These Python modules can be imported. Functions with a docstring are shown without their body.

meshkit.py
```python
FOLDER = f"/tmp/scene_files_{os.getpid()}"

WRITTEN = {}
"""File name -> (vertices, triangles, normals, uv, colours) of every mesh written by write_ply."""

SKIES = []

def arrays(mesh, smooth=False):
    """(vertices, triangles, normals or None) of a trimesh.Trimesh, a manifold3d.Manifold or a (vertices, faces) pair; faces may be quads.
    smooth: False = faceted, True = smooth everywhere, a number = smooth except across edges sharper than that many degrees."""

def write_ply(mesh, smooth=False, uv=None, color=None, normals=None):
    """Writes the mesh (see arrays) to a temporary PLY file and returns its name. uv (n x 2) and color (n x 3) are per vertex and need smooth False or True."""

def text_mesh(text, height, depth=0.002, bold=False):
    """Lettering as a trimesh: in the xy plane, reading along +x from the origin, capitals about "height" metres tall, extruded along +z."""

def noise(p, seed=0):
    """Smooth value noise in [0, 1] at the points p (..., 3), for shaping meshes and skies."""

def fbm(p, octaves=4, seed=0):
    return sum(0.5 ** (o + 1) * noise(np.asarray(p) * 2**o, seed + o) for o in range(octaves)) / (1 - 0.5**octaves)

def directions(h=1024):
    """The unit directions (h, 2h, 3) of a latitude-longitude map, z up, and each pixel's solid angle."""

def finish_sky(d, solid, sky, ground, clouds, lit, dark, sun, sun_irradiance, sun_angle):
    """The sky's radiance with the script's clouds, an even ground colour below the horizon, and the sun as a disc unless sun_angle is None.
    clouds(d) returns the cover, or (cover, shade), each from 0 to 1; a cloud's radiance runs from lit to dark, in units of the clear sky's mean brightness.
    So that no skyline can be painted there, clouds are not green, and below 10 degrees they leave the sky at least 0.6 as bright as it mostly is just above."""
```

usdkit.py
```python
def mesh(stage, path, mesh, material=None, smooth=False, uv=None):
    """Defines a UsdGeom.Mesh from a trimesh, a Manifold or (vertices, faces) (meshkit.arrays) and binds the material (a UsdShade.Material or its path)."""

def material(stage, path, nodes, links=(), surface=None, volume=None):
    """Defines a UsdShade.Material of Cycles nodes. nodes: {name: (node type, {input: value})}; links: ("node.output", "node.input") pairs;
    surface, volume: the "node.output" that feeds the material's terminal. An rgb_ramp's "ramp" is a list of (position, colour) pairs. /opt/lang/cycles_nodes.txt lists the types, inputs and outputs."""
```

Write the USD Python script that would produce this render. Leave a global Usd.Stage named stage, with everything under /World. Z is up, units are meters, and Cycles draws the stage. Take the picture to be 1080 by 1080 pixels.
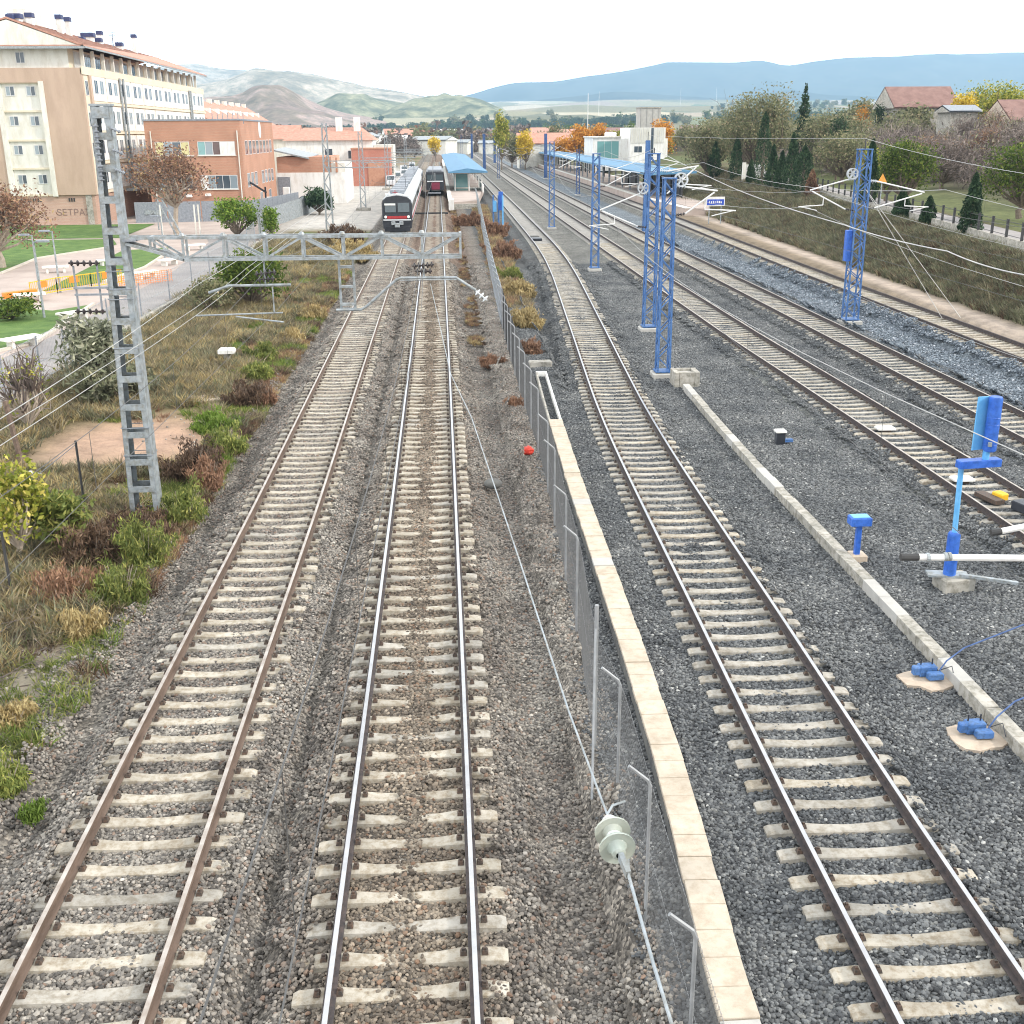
import math
import numpy as np, trimesh, usdkit, meshkit
from pxr import Usd, UsdGeom, UsdLux, UsdShade, Gf, Sdf, Vt

stage = Usd.Stage.CreateInMemory()
UsdGeom.SetStageUpAxis(stage, 'Z')
UsdGeom.SetStageMetersPerUnit(stage, 1.0)
W = UsdGeom.Xform.Define(stage, '/World')

# ------------------------------------------------------------------ camera, sky, sun, exposure
TH, ROLL, YAW, EYE = math.radians(18.87), math.radians(-0.47), math.radians(3.4583), 9.56
cam = UsdGeom.Camera.Define(stage, '/World/camera')
cam.CreateHorizontalApertureAttr(36.0)
cam.CreateFocalLengthAttr(36.0 * 1170.0 / 1080.0)
cam.CreateClippingRangeAttr(Gf.Vec2f(0.1, 60000.0))
cam.CreateExposureAttr(-0.5)
Fv = np.array([math.sin(YAW) * math.cos(TH), math.cos(YAW) * math.cos(TH), -math.sin(TH)])
R0 = np.array([math.cos(YAW), -math.sin(YAW), 0.0])
U0 = np.cross(R0, Fv)
Rv = R0 * math.cos(ROLL) + U0 * math.sin(ROLL)
Uv = -R0 * math.sin(ROLL) + U0 * math.cos(ROLL)
cam.AddTransformOp().Set(Gf.Matrix4d(*Rv, 0, *Uv, 0, *(-Fv), 0, 0, 0, EYE, 1))

SUN = np.array([0.93, -0.37, 0.0])
SUN /= np.linalg.norm(SUN)
ELEV = math.radians(31)
SUN = np.array([SUN[0] * math.cos(ELEV), SUN[1] * math.cos(ELEV), math.sin(ELEV)])
sun = UsdLux.DistantLight.Define(stage, '/World/sun')
sun.CreateNormalizeAttr(True)
sun.CreateIntensityAttr(1.25)
sun.CreateAngleAttr(3.0)
sun.CreateColorAttr(Gf.Vec3f(1.0, 0.93, 0.83))
zx = SUN
xx = np.cross([0, 0, 1.0], zx); xx /= np.linalg.norm(xx)
yx = np.cross(zx, xx)
sun.AddTransformOp().Set(Gf.Matrix4d(*xx, 0, *yx, 0, *zx, 0, 0, 0, 0, 1))

sky = UsdLux.DomeLight.Define(stage, '/World/sky')
sky.GetPrim().SetCustomDataByKey('kind', 'structure')
sky_m = usdkit.material(stage, '/World/Looks/sky', {
    'tc': ('texture_coordinate', {}),
    'map': ('mapping', {'scale': (1.0, 1.0, 3.2)}),
    'n': ('noise_texture', {'scale': 2.6, 'detail': 6.0, 'roughness': 0.55}),
    'r': ('rgb_ramp', {'ramp': [(0.0, (1, 1, 1)), (0.50, (0.97, 0.97, 0.97)), (0.66, (0.72, 0.72, 0.72)), (1.0, (0.5, 0.5, 0.5))]}),
    's': ('sky_texture', {'sky_type': 'single_scattering', 'sun_disc': False, 'sun_elevation': ELEV, 'sun_rotation': math.atan2(SUN[0], SUN[1]), 'altitude': 900.0}),
    'mx': ('mix', {'mix_type': 'mix', 'color2': (31.0, 31.2, 31.2)}),
    'b': ('background_shader', {'strength': 0.1}),
}, [('tc.generated', 'map.vector'), ('map.vector', 'n.vector'), ('n.fac', 'r.fac'), ('r.color', 'mx.fac'), ('s.color', 'mx.color1'), ('mx.color', 'b.color')], surface='b.background')
UsdShade.MaterialBindingAPI.Apply(sky.GetPrim()).Bind(sky_m)

# ------------------------------------------------------------------ helpers
RNG = np.random.default_rng(20)
_names = {}


def numbered(parent, name):
    k = (parent, name)
    n = _names.get(k, 0)
    _names[k] = n + 1
    return f'{parent}/{name}' if n == 0 else f'{parent}/{name}_{n:03d}'


def tag(prim, label=None, cat=None, group=None, kind=None):
    p = prim.GetPrim() if hasattr(prim, 'GetPrim') else prim
    for k, v in (('label', label), ('category', cat), ('group', group), ('kind', kind)):
        if v:
            p.SetCustomDataByKey(k, v)
    return p


SMALL_JOINED = {'lacing', 'wheels', 'vent_grille', 'roof_vent', 'band', 'clamp', 'cross_tie', 'pin', 'window_row', 'pantograph', 'aerial', 'line_wire', 'shackle', 'insulator', 'balcony', 'terminal', 'bars', 'net', 'bracket', 'steady_arm', 'tension_wheel', 'droppers', 'footing', 'horn', 'rail_bar', 'hanger', 'drop_post', 'frame', 'cross_beam', 'coping', 'step', 'coupler', 'platform', 'upstand'}


class T:
    """A thing: an Xform at its base with parts below it."""
    def __init__(self, name, label=None, cat=None, loc=(0, 0, 0), rot=0.0, group=None, kind=None, path=None):
        self.path = path or numbered('/World', name)
        self.loc = np.array(loc, float)
        self.x = UsdGeom.Xform.Define(stage, self.path)
        self.x.AddTranslateOp().Set(Gf.Vec3d(*map(float, loc)))
        if rot:
            self.x.AddRotateZOp().Set(float(math.degrees(rot)))
        tag(self.x, label, cat, group, kind)

    def copy(self, loc, rot=0.0, label=None, scale=None):
        p = stage.GetPrimAtPath(self.path)
        cd = p.GetCustomData()
        base = self.path.split('/')[-1]
        if base[-4:-3] == '_' and base[-3:].isdigit():
            base = base[:-4]
        x = UsdGeom.Xform.Define(stage, numbered('/World', base))
        x.GetPrim().GetReferences().AddInternalReference(self.path)
        x.GetPrim().SetInstanceable(True)
        x.ClearXformOpOrder()
        x.AddTranslateOp(opSuffix='c').Set(Gf.Vec3d(*map(float, loc)))
        if rot:
            x.AddRotateZOp(opSuffix='c').Set(float(math.degrees(rot)))
        if scale is not None:
            s = (scale,) * 3 if np.ndim(scale) == 0 else scale
            x.AddScaleOp(opSuffix='c').Set(Gf.Vec3f(*map(float, s)))
        tag(x, label or cd.get('label'), cd.get('category'), cd.get('group'))
        return x


class MB:
    """Collects solids into one mesh."""
    def __init__(self):
        self.v, self.f, self.n = [], [], 0

    def add(self, v, f):
        v = np.asarray(v, float)
        if isinstance(f, list):
            f = [tuple(q[k] for k in i) for q in f for i in (((0, 1, 2), (0, 2, 3)) if len(q) == 4 else ((0, 1, 2),))]
        f = np.asarray(f, int)
        if f.shape[1] == 4:
            f = np.vstack([f[:, [0, 1, 2]], f[:, [0, 2, 3]]])
        self.v.append(v); self.f.append(f + self.n); self.n += len(v)
        return self

    def mesh(self, m):
        return self.add(m.vertices, m.faces)

    def box(self, x0, x1, y0, y1, z0, z1):
        v = [(x, y, z) for z in (z0, z1) for x, y in ((x0, y0), (x1, y0), (x1, y1), (x0, y1))]
        return self.add(v, [(0, 3, 2, 1), (4, 5, 6, 7), (0, 1, 5, 4), (1, 2, 6, 5), (2, 3, 7, 6), (3, 0, 4, 7)])

    def cbox(self, c, s, bev=0.0, rz=0.0, taper=1.0):
        sx, sy, sz = s[0] / 2, s[1] / 2, s[2] / 2
        if bev > 0:
            b = bev
            ring = [(-sx + b, -sy), (sx - b, -sy), (sx, -sy + b), (sx, sy - b), (sx - b, sy), (-sx + b, sy), (-sx, sy - b), (-sx, -sy + b)]
            lay = [(-sz, 1.0), (sz - b, 1.0), (sz, 1 - 2 * b / (2 * max(sx, sy)))]
        else:
            ring = [(-sx, -sy), (sx, -sy), (sx, sy), (-sx, sy)]
            lay = [(-sz, 1.0), (sz, taper)]
        n = len(ring)
        v = np.array([(x * k, y * k, z) for z, k in lay for x, y in ring])
        f = []
        for a in range(len(lay) - 1):
            for i in range(n):
                j = (i + 1) % n
                f += [(a * n + i, a * n + j, (a + 1) * n + j), (a * n + i, (a + 1) * n + j, (a + 1) * n + i)]
        t = (len(lay) - 1) * n
        for i in range(1, n - 1):
            f += [(0, i + 1, i), (t, t + i, t + i + 1)]
        if rz:
            c_, s_ = math.cos(rz), math.sin(rz)
            v = np.c_[v[:, 0] * c_ - v[:, 1] * s_, v[:, 0] * s_ + v[:, 1] * c_, v[:, 2]]
        return self.add(v + np.array(c, float), f)

    def tube(self, pts, r, sides=8, caps=True):
        p = np.asarray(pts, float)
        r = np.broadcast_to(np.asarray(r, float), (len(p),))
        t = np.gradient(p, axis=0)
        t /= np.linalg.norm(t, axis=1, keepdims=True) + 1e-12
        ref = np.where(np.abs(t[:, 2:]) < 0.9, [[0, 0, 1.0]], [[1.0, 0, 0]])
        a = np.cross(t, ref); a /= np.linalg.norm(a, axis=1, keepdims=True) + 1e-12
        b = np.cross(t, a)
        g = np.arange(sides) * 2 * np.pi / sides
        v = (p[:, None] + r[:, None, None] * (np.cos(g)[None, :, None] * a[:, None] + np.sin(g)[None, :, None] * b[:, None])).reshape(-1, 3)
        i, j = np.meshgrid(np.arange(len(p) - 1), np.arange(sides), indexing='ij')
        q = np.stack([i * sides + j, (i + 1) * sides + j, (i + 1) * sides + (j + 1) % sides, i * sides + (j + 1) % sides], -1).reshape(-1, 4)
        f = np.vstack([q[:, [0, 1, 2]], q[:, [0, 2, 3]]])
        if caps:
            e = (len(p) - 1) * sides
            f = np.vstack([f] + [[(0, k, k + 1)] for k in range(1, sides - 1)] + [[(e, e + k + 1, e + k)] for k in range(1, sides - 1)])
        return self.add(v, f)

    def bar(self, a, b, w, h=None):
        """A square bar from a to b."""
        a, b = np.array(a, float), np.array(b, float)
        h = h or w
        t = b - a; t /= np.linalg.norm(t)
        ref = np.array([0, 0, 1.0]) if abs(t[2]) < 0.95 else np.array([0, 1.0, 0])
        u = np.cross(t, ref); u /= np.linalg.norm(u)
        k = np.cross(u, t)
        v = [e + su * u * w / 2 + sk * k * h / 2 for e in (a, b) for su, sk in ((-1, -1), (1, -1), (1, 1), (-1, 1))]
        return self.add(v, [(0, 1, 2, 3), (4, 7, 6, 5), (0, 4, 5, 1), (1, 5, 6, 2), (2, 6, 7, 3), (3, 7, 4, 0)])

    def lathe(self, c, prof, sides=12, axis='z', direction=None):
        g = np.arange(sides) * 2 * np.pi / sides
        v = np.array([(r * math.cos(k), r * math.sin(k), z) for r, z in prof for k in g])
        f = []
        for a in range(len(prof) - 1):
            for i in range(sides):
                j = (i + 1) % sides
                f += [(a * sides + i, a * sides + j, (a + 1) * sides + j), (a * sides + i, (a + 1) * sides + j, (a + 1) * sides + i)]
        if direction is not None:
            d = np.array(direction, float); d /= np.linalg.norm(d)
            ref = np.array([0, 0, 1.0]) if abs(d[2]) < 0.9 else np.array([1.0, 0, 0])
            u = np.cross(ref, d); u /= np.linalg.norm(u)
            w = np.cross(d, u)
            v = v[:, :1] * u + v[:, 1:2] * w + v[:, 2:] * d
        return self.add(v + np.array(c, float), f)

    def poly(self, pts, faces):
        return self.add(pts, faces)

    def get(self):
        return np.vstack(self.v), np.vstack(self.f)

    def build(self, name, m, parent=None, smooth=False, kind=None, label=None):
        """World coordinates in; made local to the parent thing."""
        v, f = self.get()
        if isinstance(parent, T):
            path = numbered(parent.path, name); v = v - parent.loc
        elif isinstance(parent, tuple):          # (thing, part path)
            path = numbered(parent[1], name); v = v - parent[0].loc
        else:
            path = numbered('/World', name)
        if name in SMALL_JOINED and not kind:
            kind = 'stuff'
        g = usdkit.mesh(stage, path, (v, f), m, smooth)
        if kind or label:
            tag(g, label, None, None, kind)
        self.prim, self.path = g, path
        return g


def sub(thing, mesh):
    return (thing, str(mesh.GetPath()))


def raw(name, v, f, m, parent=None, smooth=False, kind=None, label=None, cat=None, group=None, tint=None, rnd=None):
    base = parent.path if isinstance(parent, T) else (parent[1] if isinstance(parent, tuple) else '/World')
    loc = parent.loc if isinstance(parent, T) else (parent[0].loc if isinstance(parent, tuple) else np.zeros(3))
    g = usdkit.mesh(stage, numbered(base, name), (np.asarray(v, float) - loc, f), m, smooth)
    if tint is not None:
        UsdGeom.PrimvarsAPI(g).CreatePrimvar('tint', Sdf.ValueTypeNames.Color3fArray, 'vertex').Set(Vt.Vec3fArray.FromNumpy(np.asarray(tint, np.float32)))
    if rnd is not None:
        put_rnd(g, rnd)
    tag(g, label, cat, group, kind)
    return g


def put_rnd(g, rnd):
    """A random number per leaf or stone, so that each has its own tone."""
    UsdGeom.PrimvarsAPI(g).CreatePrimvar('rnd', Sdf.ValueTypeNames.FloatArray, 'vertex').Set(Vt.FloatArray.FromNumpy(np.asarray(rnd, np.float32)))


def instancer(name, protos, pts, quats, scales, idx, kind='stuff', label=None, cat=None, parent='/World'):
    """protos: list of (vertices, faces, material)."""
    path = numbered(parent, name)
    pi = UsdGeom.PointInstancer.Define(stage, path)
    ps = []
    for k, (v, f, m, *r) in enumerate(protos):
        pp = f'{path}/source_{k:03d}'
        g = usdkit.mesh(stage, pp, (v, f), m)
        if r:
            put_rnd(g, r[0])
        ps.append(pp)
    pi.CreatePrototypesRel().SetTargets(ps)
    pi.CreatePositionsAttr(Vt.Vec3fArray.FromNumpy(np.asarray(pts, np.float32)))
    q = np.asarray(quats, float)
    pi.CreateOrientationsAttr(Vt.QuathArray([Gf.Quath(float(a), float(b), float(c), float(d)) for a, b, c, d in q]))
    pi.CreateScalesAttr(Vt.Vec3fArray.FromNumpy(np.asarray(scales, np.float32)))
    pi.CreateProtoIndicesAttr(Vt.IntArray.FromNumpy(np.asarray(idx, np.int32)))
    tag(pi, label, cat, None, kind)
    return pi


def yawquat(a):
    z = np.zeros_like(a)
    return np.c_[np.cos(a / 2), z, z, np.sin(a / 2)]


def tiltquat(nrm, a):
    """Spin a about z, then tilt z onto nrm."""
    n = nrm / np.linalg.norm(nrm, axis=1, keepdims=True)
    w = 1 + n[:, 2]
    q1 = np.c_[w, -n[:, 1], n[:, 0], 0 * w]
    q1 /= np.linalg.norm(q1, axis=1, keepdims=True)
    q2 = yawquat(a)
    w1, x1, y1, z1 = q1.T; w2, x2, y2, z2 = q2.T
    return np.c_[w1*w2-x1*x2-y1*y2-z1*z2, w1*x2+x1*w2+y1*z2-z1*y2, w1*y2-x1*z2+y1*w2+z1*x2, w1*z2+x1*y2-y1*x2+z1*w2]


# ------------------------------------------------------------------ materials
L = {}


def mat(name, c, c2=None, scale=6.0, rough=0.7, metal=0.0, bump=0.0, bscale=40.0, detail=4.0, island=None, spec=0.35, lo=0.35, hi=0.65, dirt=None, dscale=11.0, stretch=None):
    """Two tones mixed by noise in world space; island: ramp of colours chosen per separate piece."""
    n = {'p': ('principled_bsdf', {'roughness': rough, 'metallic': metal, 'specular_ior_level': spec})}
    l = []
    n['g'] = ('geometry', {})
    src = 'g.position'
    if stretch:
        n['mp'] = ('mapping', {'scale': stretch}); l.append(('g.position', 'mp.vector')); src = 'mp.vector'
    if island:
        n['ir'] = ('rgb_ramp', {'ramp': island}); n['at'] = ('attribute', {'attribute': 'rnd'}); l.append(('at.fac', 'ir.fac'))
        col = 'ir.color'
        if c2 is not None:
            n['nz'] = ('noise_texture', {'scale': scale, 'detail': detail}); l.append((src, 'nz.vector'))
            n['nr'] = ('rgb_ramp', {'ramp': [(lo, (1, 1, 1)), (hi, c2)]}); l.append(('nz.fac', 'nr.fac'))
            n['mx'] = ('mix', {'mix_type': 'multiply', 'fac': 1.0}); l += [(col, 'mx.color1'), ('nr.color', 'mx.color2')]
            col = 'mx.color'
        l.append((col, 'p.base_color'))
    elif c2 is None:
        n['p'][1]['base_color'] = c
    else:
        n['nz'] = ('noise_texture', {'scale': scale, 'detail': detail, 'roughness': 0.6}); l.append((src, 'nz.vector'))
        n['nr'] = ('rgb_ramp', {'ramp': [(lo, c), (hi, c2)]}); l += [('nz.fac', 'nr.fac'), ('nr.color', 'p.base_color')]
    if dirt:                                                # stains and wear in patches of their own
        n['dn'] = ('noise_texture', {'scale': dscale, 'detail': 6.0, 'roughness': 0.68}); n['dr'] = ('rgb_ramp', {'ramp': [(0.36, dirt), (0.56, (1, 1, 1))]}); n['dm'] = ('mix', {'mix_type': 'multiply', 'fac': 1.0})
        for q in range(len(l)):
            if l[q][1] == 'p.base_color':
                l[q] = (l[q][0], 'dm.color1')
        l += [(src, 'dn.vector'), ('dn.fac', 'dr.fac'), ('dr.color', 'dm.color2'), ('dm.color', 'p.base_color')]
    if bump:
        n['bn'] = ('noise_texture', {'scale': bscale, 'detail': 4.0}); l.append((src, 'bn.vector'))
        n['bp'] = ('bump', {'strength': 1.0, 'distance': bump}); l += [('bn.fac', 'bp.height'), ('bp.normal', 'p.normal')]
    L[name] = usdkit.material(stage, '/World/Looks/' + name, n, l, surface='p.BSDF')
    return L[name]


def foliage(name, cols, trans=0.3, rough=0.6):
    """Leaves: a tone per leaf, some light let through."""
    n = {'g': ('geometry', {}), 'at': ('attribute', {'attribute': 'rnd'}), 'r': ('rgb_ramp', {'ramp': cols}), 'p': ('principled_bsdf', {'roughness': rough, 'specular_ior_level': 0.25}),
         't': ('translucent_bsdf', {}), 'm': ('mix_closure', {'fac': trans}),
         'nz': ('noise_texture', {'scale': 0.9, 'detail': 2.0}), 'nr': ('rgb_ramp', {'ramp': [(0.35, (0.72, 0.72, 0.72)), (0.65, (1.2, 1.18, 1.1))]}), 'mx': ('mix', {'mix_type': 'multiply', 'fac': 1.0})}
    l = [('at.fac', 'r.fac'), ('g.position', 'nz.vector'), ('nz.fac', 'nr.fac'), ('r.color', 'mx.color1'), ('nr.color', 'mx.color2'),
         ('mx.color', 'p.base_color'), ('mx.color', 't.color'), ('p.BSDF', 'm.closure1'), ('t.BSDF', 'm.closure2')]
    L[name] = usdkit.material(stage, '/World/Looks/' + name, n, l, surface='m.closure')
    return L[name]


def glass(name, tint=(0.06, 0.08, 0.1), rough=0.05):
    L[name] = usdkit.material(stage, '/World/Looks/' + name, {'p': ('principled_bsdf', {'base_color': tint, 'roughness': rough, 'specular_ior_level': 0.8})}, [], surface='p.BSDF')
    return L[name]


mat('ballast_warm', None, island=[(0, (0.085, 0.08, 0.074)), (0.35, (0.19, 0.178, 0.162)), (0.62, (0.27, 0.25, 0.22)), (0.86, (0.38, 0.355, 0.315)), (0.95, (0.24, 0.17, 0.13)), (1, (0.5, 0.47, 0.42))], c2=(0.62, 0.6, 0.6), scale=0.7, rough=0.85, spec=0.2)
mat('ballast_dark', None, island=[(0, (0.055, 0.057, 0.06)), (0.5, (0.128, 0.133, 0.136)), (0.85, (0.22, 0.226, 0.226)), (0.97, (0.2, 0.2, 0.19)), (1, (0.45, 0.45, 0.43))], c2=(0.6, 0.62, 0.65), scale=0.5, rough=0.85, spec=0.2)
mat('ballast_blue', None, island=[(0, (0.05, 0.06, 0.07)), (0.5, (0.13, 0.155, 0.18)), (0.9, (0.25, 0.29, 0.33)), (1, (0.5, 0.52, 0.55))], c2=(0.7, 0.7, 0.72), scale=0.6, rough=0.85, spec=0.2)
mat('sleeper', (0.31, 0.28, 0.23), (0.47, 0.435, 0.37), scale=1.3, dirt=(.66, .60, .52), dscale=9.0, rough=0.85, bump=0.004, bscale=60)
mat('sleeper_grey', (0.27, 0.255, 0.225), (0.42, 0.395, 0.35), scale=1.3, dirt=(.66, .62, .56), dscale=8.0, rough=0.85, bump=0.004, bscale=60)
mat('sleeper_mid', (0.26, 0.25, 0.235), (0.36, 0.35, 0.325), scale=3.0, rough=0.9)
mat('sleeper_old', (0.22, 0.185, 0.15), (0.33, 0.29, 0.24), scale=3.0, rough=0.9)
mat('rail_rust', (0.095, 0.066, 0.05), (0.17, 0.122, 0.095), scale=9.0, rough=0.75, bump=0.001, stretch=(1, .15, 1))
mat('rail_dark', (0.045, 0.04, 0.042), (0.09, 0.07, 0.065), scale=9.0, rough=0.7)
mat('rail_top', (0.52, 0.52, 0.53), (0.42, 0.42, 0.43), scale=3.0, rough=0.28, metal=1.0)
mat('rail_top_dull', (0.34, 0.29, 0.25), (0.5, 0.46, 0.42), scale=3.0, rough=0.42, metal=0.8)
mat('clip', (0.05, 0.045, 0.04), (0.11, 0.07, 0.05), scale=20, rough=0.6)
mat('galv', (0.25, 0.285, 0.31), (0.36, 0.395, 0.42), scale=5.0, rough=0.5, metal=0.25, dirt=(.72, .66, .58), dscale=7)
mat('galv_dark', (0.2, 0.22, 0.25), (0.29, 0.31, 0.34), scale=5.0, rough=0.5, metal=0.3)
mat('blue_paint', (0.045, 0.125, 0.33), (0.085, 0.185, 0.41), scale=2.2, rough=0.5, dirt=(.75, .66, .55), dscale=14)
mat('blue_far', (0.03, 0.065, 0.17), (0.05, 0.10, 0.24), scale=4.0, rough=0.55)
mat('blue_bright', (0.025, 0.10, 0.44), (0.05, 0.15, 0.52), scale=2.5, rough=0.4, dirt=(.7, .7, .68), dscale=9)
mat('blue_light', (0.10, 0.33, 0.62), (0.15, 0.40, 0.68), scale=4.0, rough=0.35)
mat('white_tube', (0.72, 0.72, 0.70), (0.6, 0.6, 0.6), scale=5.0, rough=0.4)
mat('insulator_glass', (0.27, 0.31, 0.28), (0.38, 0.40, 0.35), scale=5, rough=0.12, spec=0.8)
mat('insulator_dark', (0.02, 0.018, 0.02), (0.05, 0.04, 0.04), scale=9, rough=0.3)
mat('insulator_white', (0.62, 0.65, 0.66), (0.5, 0.52, 0.54), scale=9, rough=0.25)
mat('wire', (0.42, 0.42, 0.40), (0.3, 0.3, 0.3), scale=3, rough=0.5, metal=0.3)
mat('wire_dark', (0.06, 0.06, 0.06), (0.1, 0.1, 0.1), scale=3, rough=0.6)
mat('concrete', (0.29, 0.28, 0.25), (0.44, 0.415, 0.37), scale=1.4, rough=0.9, bump=0.004, bscale=50, dirt=(.55, .54, .5), dscale=5.0)
mat('slab', (0.41, 0.355, 0.285), (0.53, 0.465, 0.38), scale=1.3, rough=0.9, bump=0.004, bscale=50, dirt=(.84, .81, .77), dscale=5.0)
mat('slab_grey', (0.36, 0.35, 0.33), (0.44, 0.43, 0.40), scale=1.6, rough=0.9, bump=0.004, bscale=50)
mat('concrete_dark', (0.09, 0.09, 0.09), (0.15, 0.15, 0.14), scale=2.5, rough=0.95, bump=0.004, bscale=50)
mat('pale_mortar', (0.38, 0.31, 0.245), (0.50, 0.42, 0.335), scale=2.5, rough=0.9, bump=0.01, bscale=14)
mat('fence_steel', (0.24, 0.25, 0.26), (0.32, 0.33, 0.34), scale=4, rough=0.5, metal=0.3)
mat('fence_wire', (0.075, 0.078, 0.082), (0.11, 0.113, 0.117), scale=4, rough=0.6)
mat('dark_iron', (0.03, 0.03, 0.032), (0.05, 0.05, 0.05), scale=4, rough=0.6)
mat('white_paint', (0.76, 0.76, 0.74), (0.68, 0.68, 0.66), scale=0.6, rough=0.7, dirt=(.84, .82, .79), dscale=1.6, stretch=(1, 1, .3))
mat('off_white', (0.70, 0.69, 0.64), (0.62, 0.61, 0.56), scale=0.4, rough=0.8, dirt=(.84, .82, .78), dscale=1.4, stretch=(1, 1, .3))
mat('cream', (0.66, 0.59, 0.465), (0.60, 0.53, 0.41), scale=0.3, rough=0.85)
mat('beige_wall', (0.49, 0.365, 0.285), (0.43, 0.32, 0.245), scale=0.25, rough=0.85, dirt=(.88, .87, .86), dscale=.8, stretch=(1, 1, .25))
mat('roof_tile', (0.38, 0.19, 0.14), (0.48, 0.27, 0.205), scale=1.5, rough=0.85, bump=0.02, bscale=6)
mat('roof_tile_old', (0.18, 0.105, 0.09), (0.245, 0.15, 0.13), scale=0.8, rough=0.9, bump=0.02, bscale=6)
mat('shutter', (0.55, 0.55, 0.53), (0.48, 0.48, 0.47), scale=1, rough=0.7)
mat('yellow_blind', (0.62, 0.56, 0.30), (0.55, 0.5, 0.27), scale=1, rough=0.7)
mat('window_frame', (0.6, 0.6, 0.6), rough=0.5)
mat('navy_cap', (0.035, 0.045, 0.11), (0.05, 0.06, 0.14), scale=2, rough=0.5)
mat('blue_roof', (0.07, 0.18, 0.30), (0.10, 0.235, 0.37), scale=0.8, rough=0.6)
mat('lawn', (0.055, 0.115, 0.022), (0.11, 0.18, 0.042), scale=0.9, rough=0.9, bump=0.05, bscale=9)
mat('paving', (0.33, 0.27, 0.24), (0.42, 0.35, 0.31), scale=0.35, rough=0.9, bump=0.01, bscale=8)
mat('road', (0.22, 0.205, 0.205), (0.29, 0.27, 0.26), scale=0.3, rough=0.9, bump=0.01, bscale=8)
mat('kerb', (0.45, 0.42, 0.37), (0.52, 0.48, 0.42), scale=1, rough=0.9)
mat('yellow_plastic', (0.70, 0.42, 0.02), (0.62, 0.36, 0.02), scale=2, rough=0.5)
mat('orange_plastic', (0.75, 0.22, 0.03), (0.65, 0.2, 0.03), scale=2, rough=0.5)
mat('red_plastic', (0.6, 0.05, 0.03), (0.5, 0.05, 0.03), scale=2, rough=0.5)
mat('bark', (0.12, 0.09, 0.07), (0.2, 0.165, 0.13), scale=5, rough=0.95, bump=0.01, bscale=30)
mat('pale_bark', (0.30, 0.25, 0.20), (0.42, 0.36, 0.3), scale=5, rough=0.95)
mat('train_black', (0.018, 0.02, 0.026), (0.03, 0.033, 0.04), scale=3, rough=0.35)
mat('train_white', (0.6, 0.62, 0.64), (0.52, 0.54, 0.56), scale=1, rough=0.35)
mat('train_roof', (0.40, 0.44, 0.47), (0.52, 0.55, 0.58), scale=0.7, rough=0.5)
mat('train_red', (0.30, 0.03, 0.035), (0.4, 0.04, 0.04), scale=2, rough=0.4)
mat('train_maroon', (0.16, 0.02, 0.045), (0.2, 0.03, 0.055), scale=2, rough=0.4)
mat('lamp_glass', (0.85, 0.85, 0.8), rough=0.2)
mat('sign_blue', (0.03, 0.07, 0.40), (0.04, 0.09, 0.45), scale=3, rough=0.4)
mat('sign_orange', (0.65, 0.30, 0.06), rough=0.5)
mat('granite', (0.62, 0.60, 0.55), (0.72, 0.70, 0.65), scale=4, rough=0.7)
mat('rubble', (0.5, 0.42, 0.34), (0.34, 0.28, 0.22), scale=1.2, rough=0.95, bump=0.04, bscale=7)
mat('graffiti', (0.21, 0.14, 0.12), rough=0.8)
mat('brick_pier', (0.40, 0.2, 0.13), (0.46, 0.25, 0.17), scale=2, rough=0.9)
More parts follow.
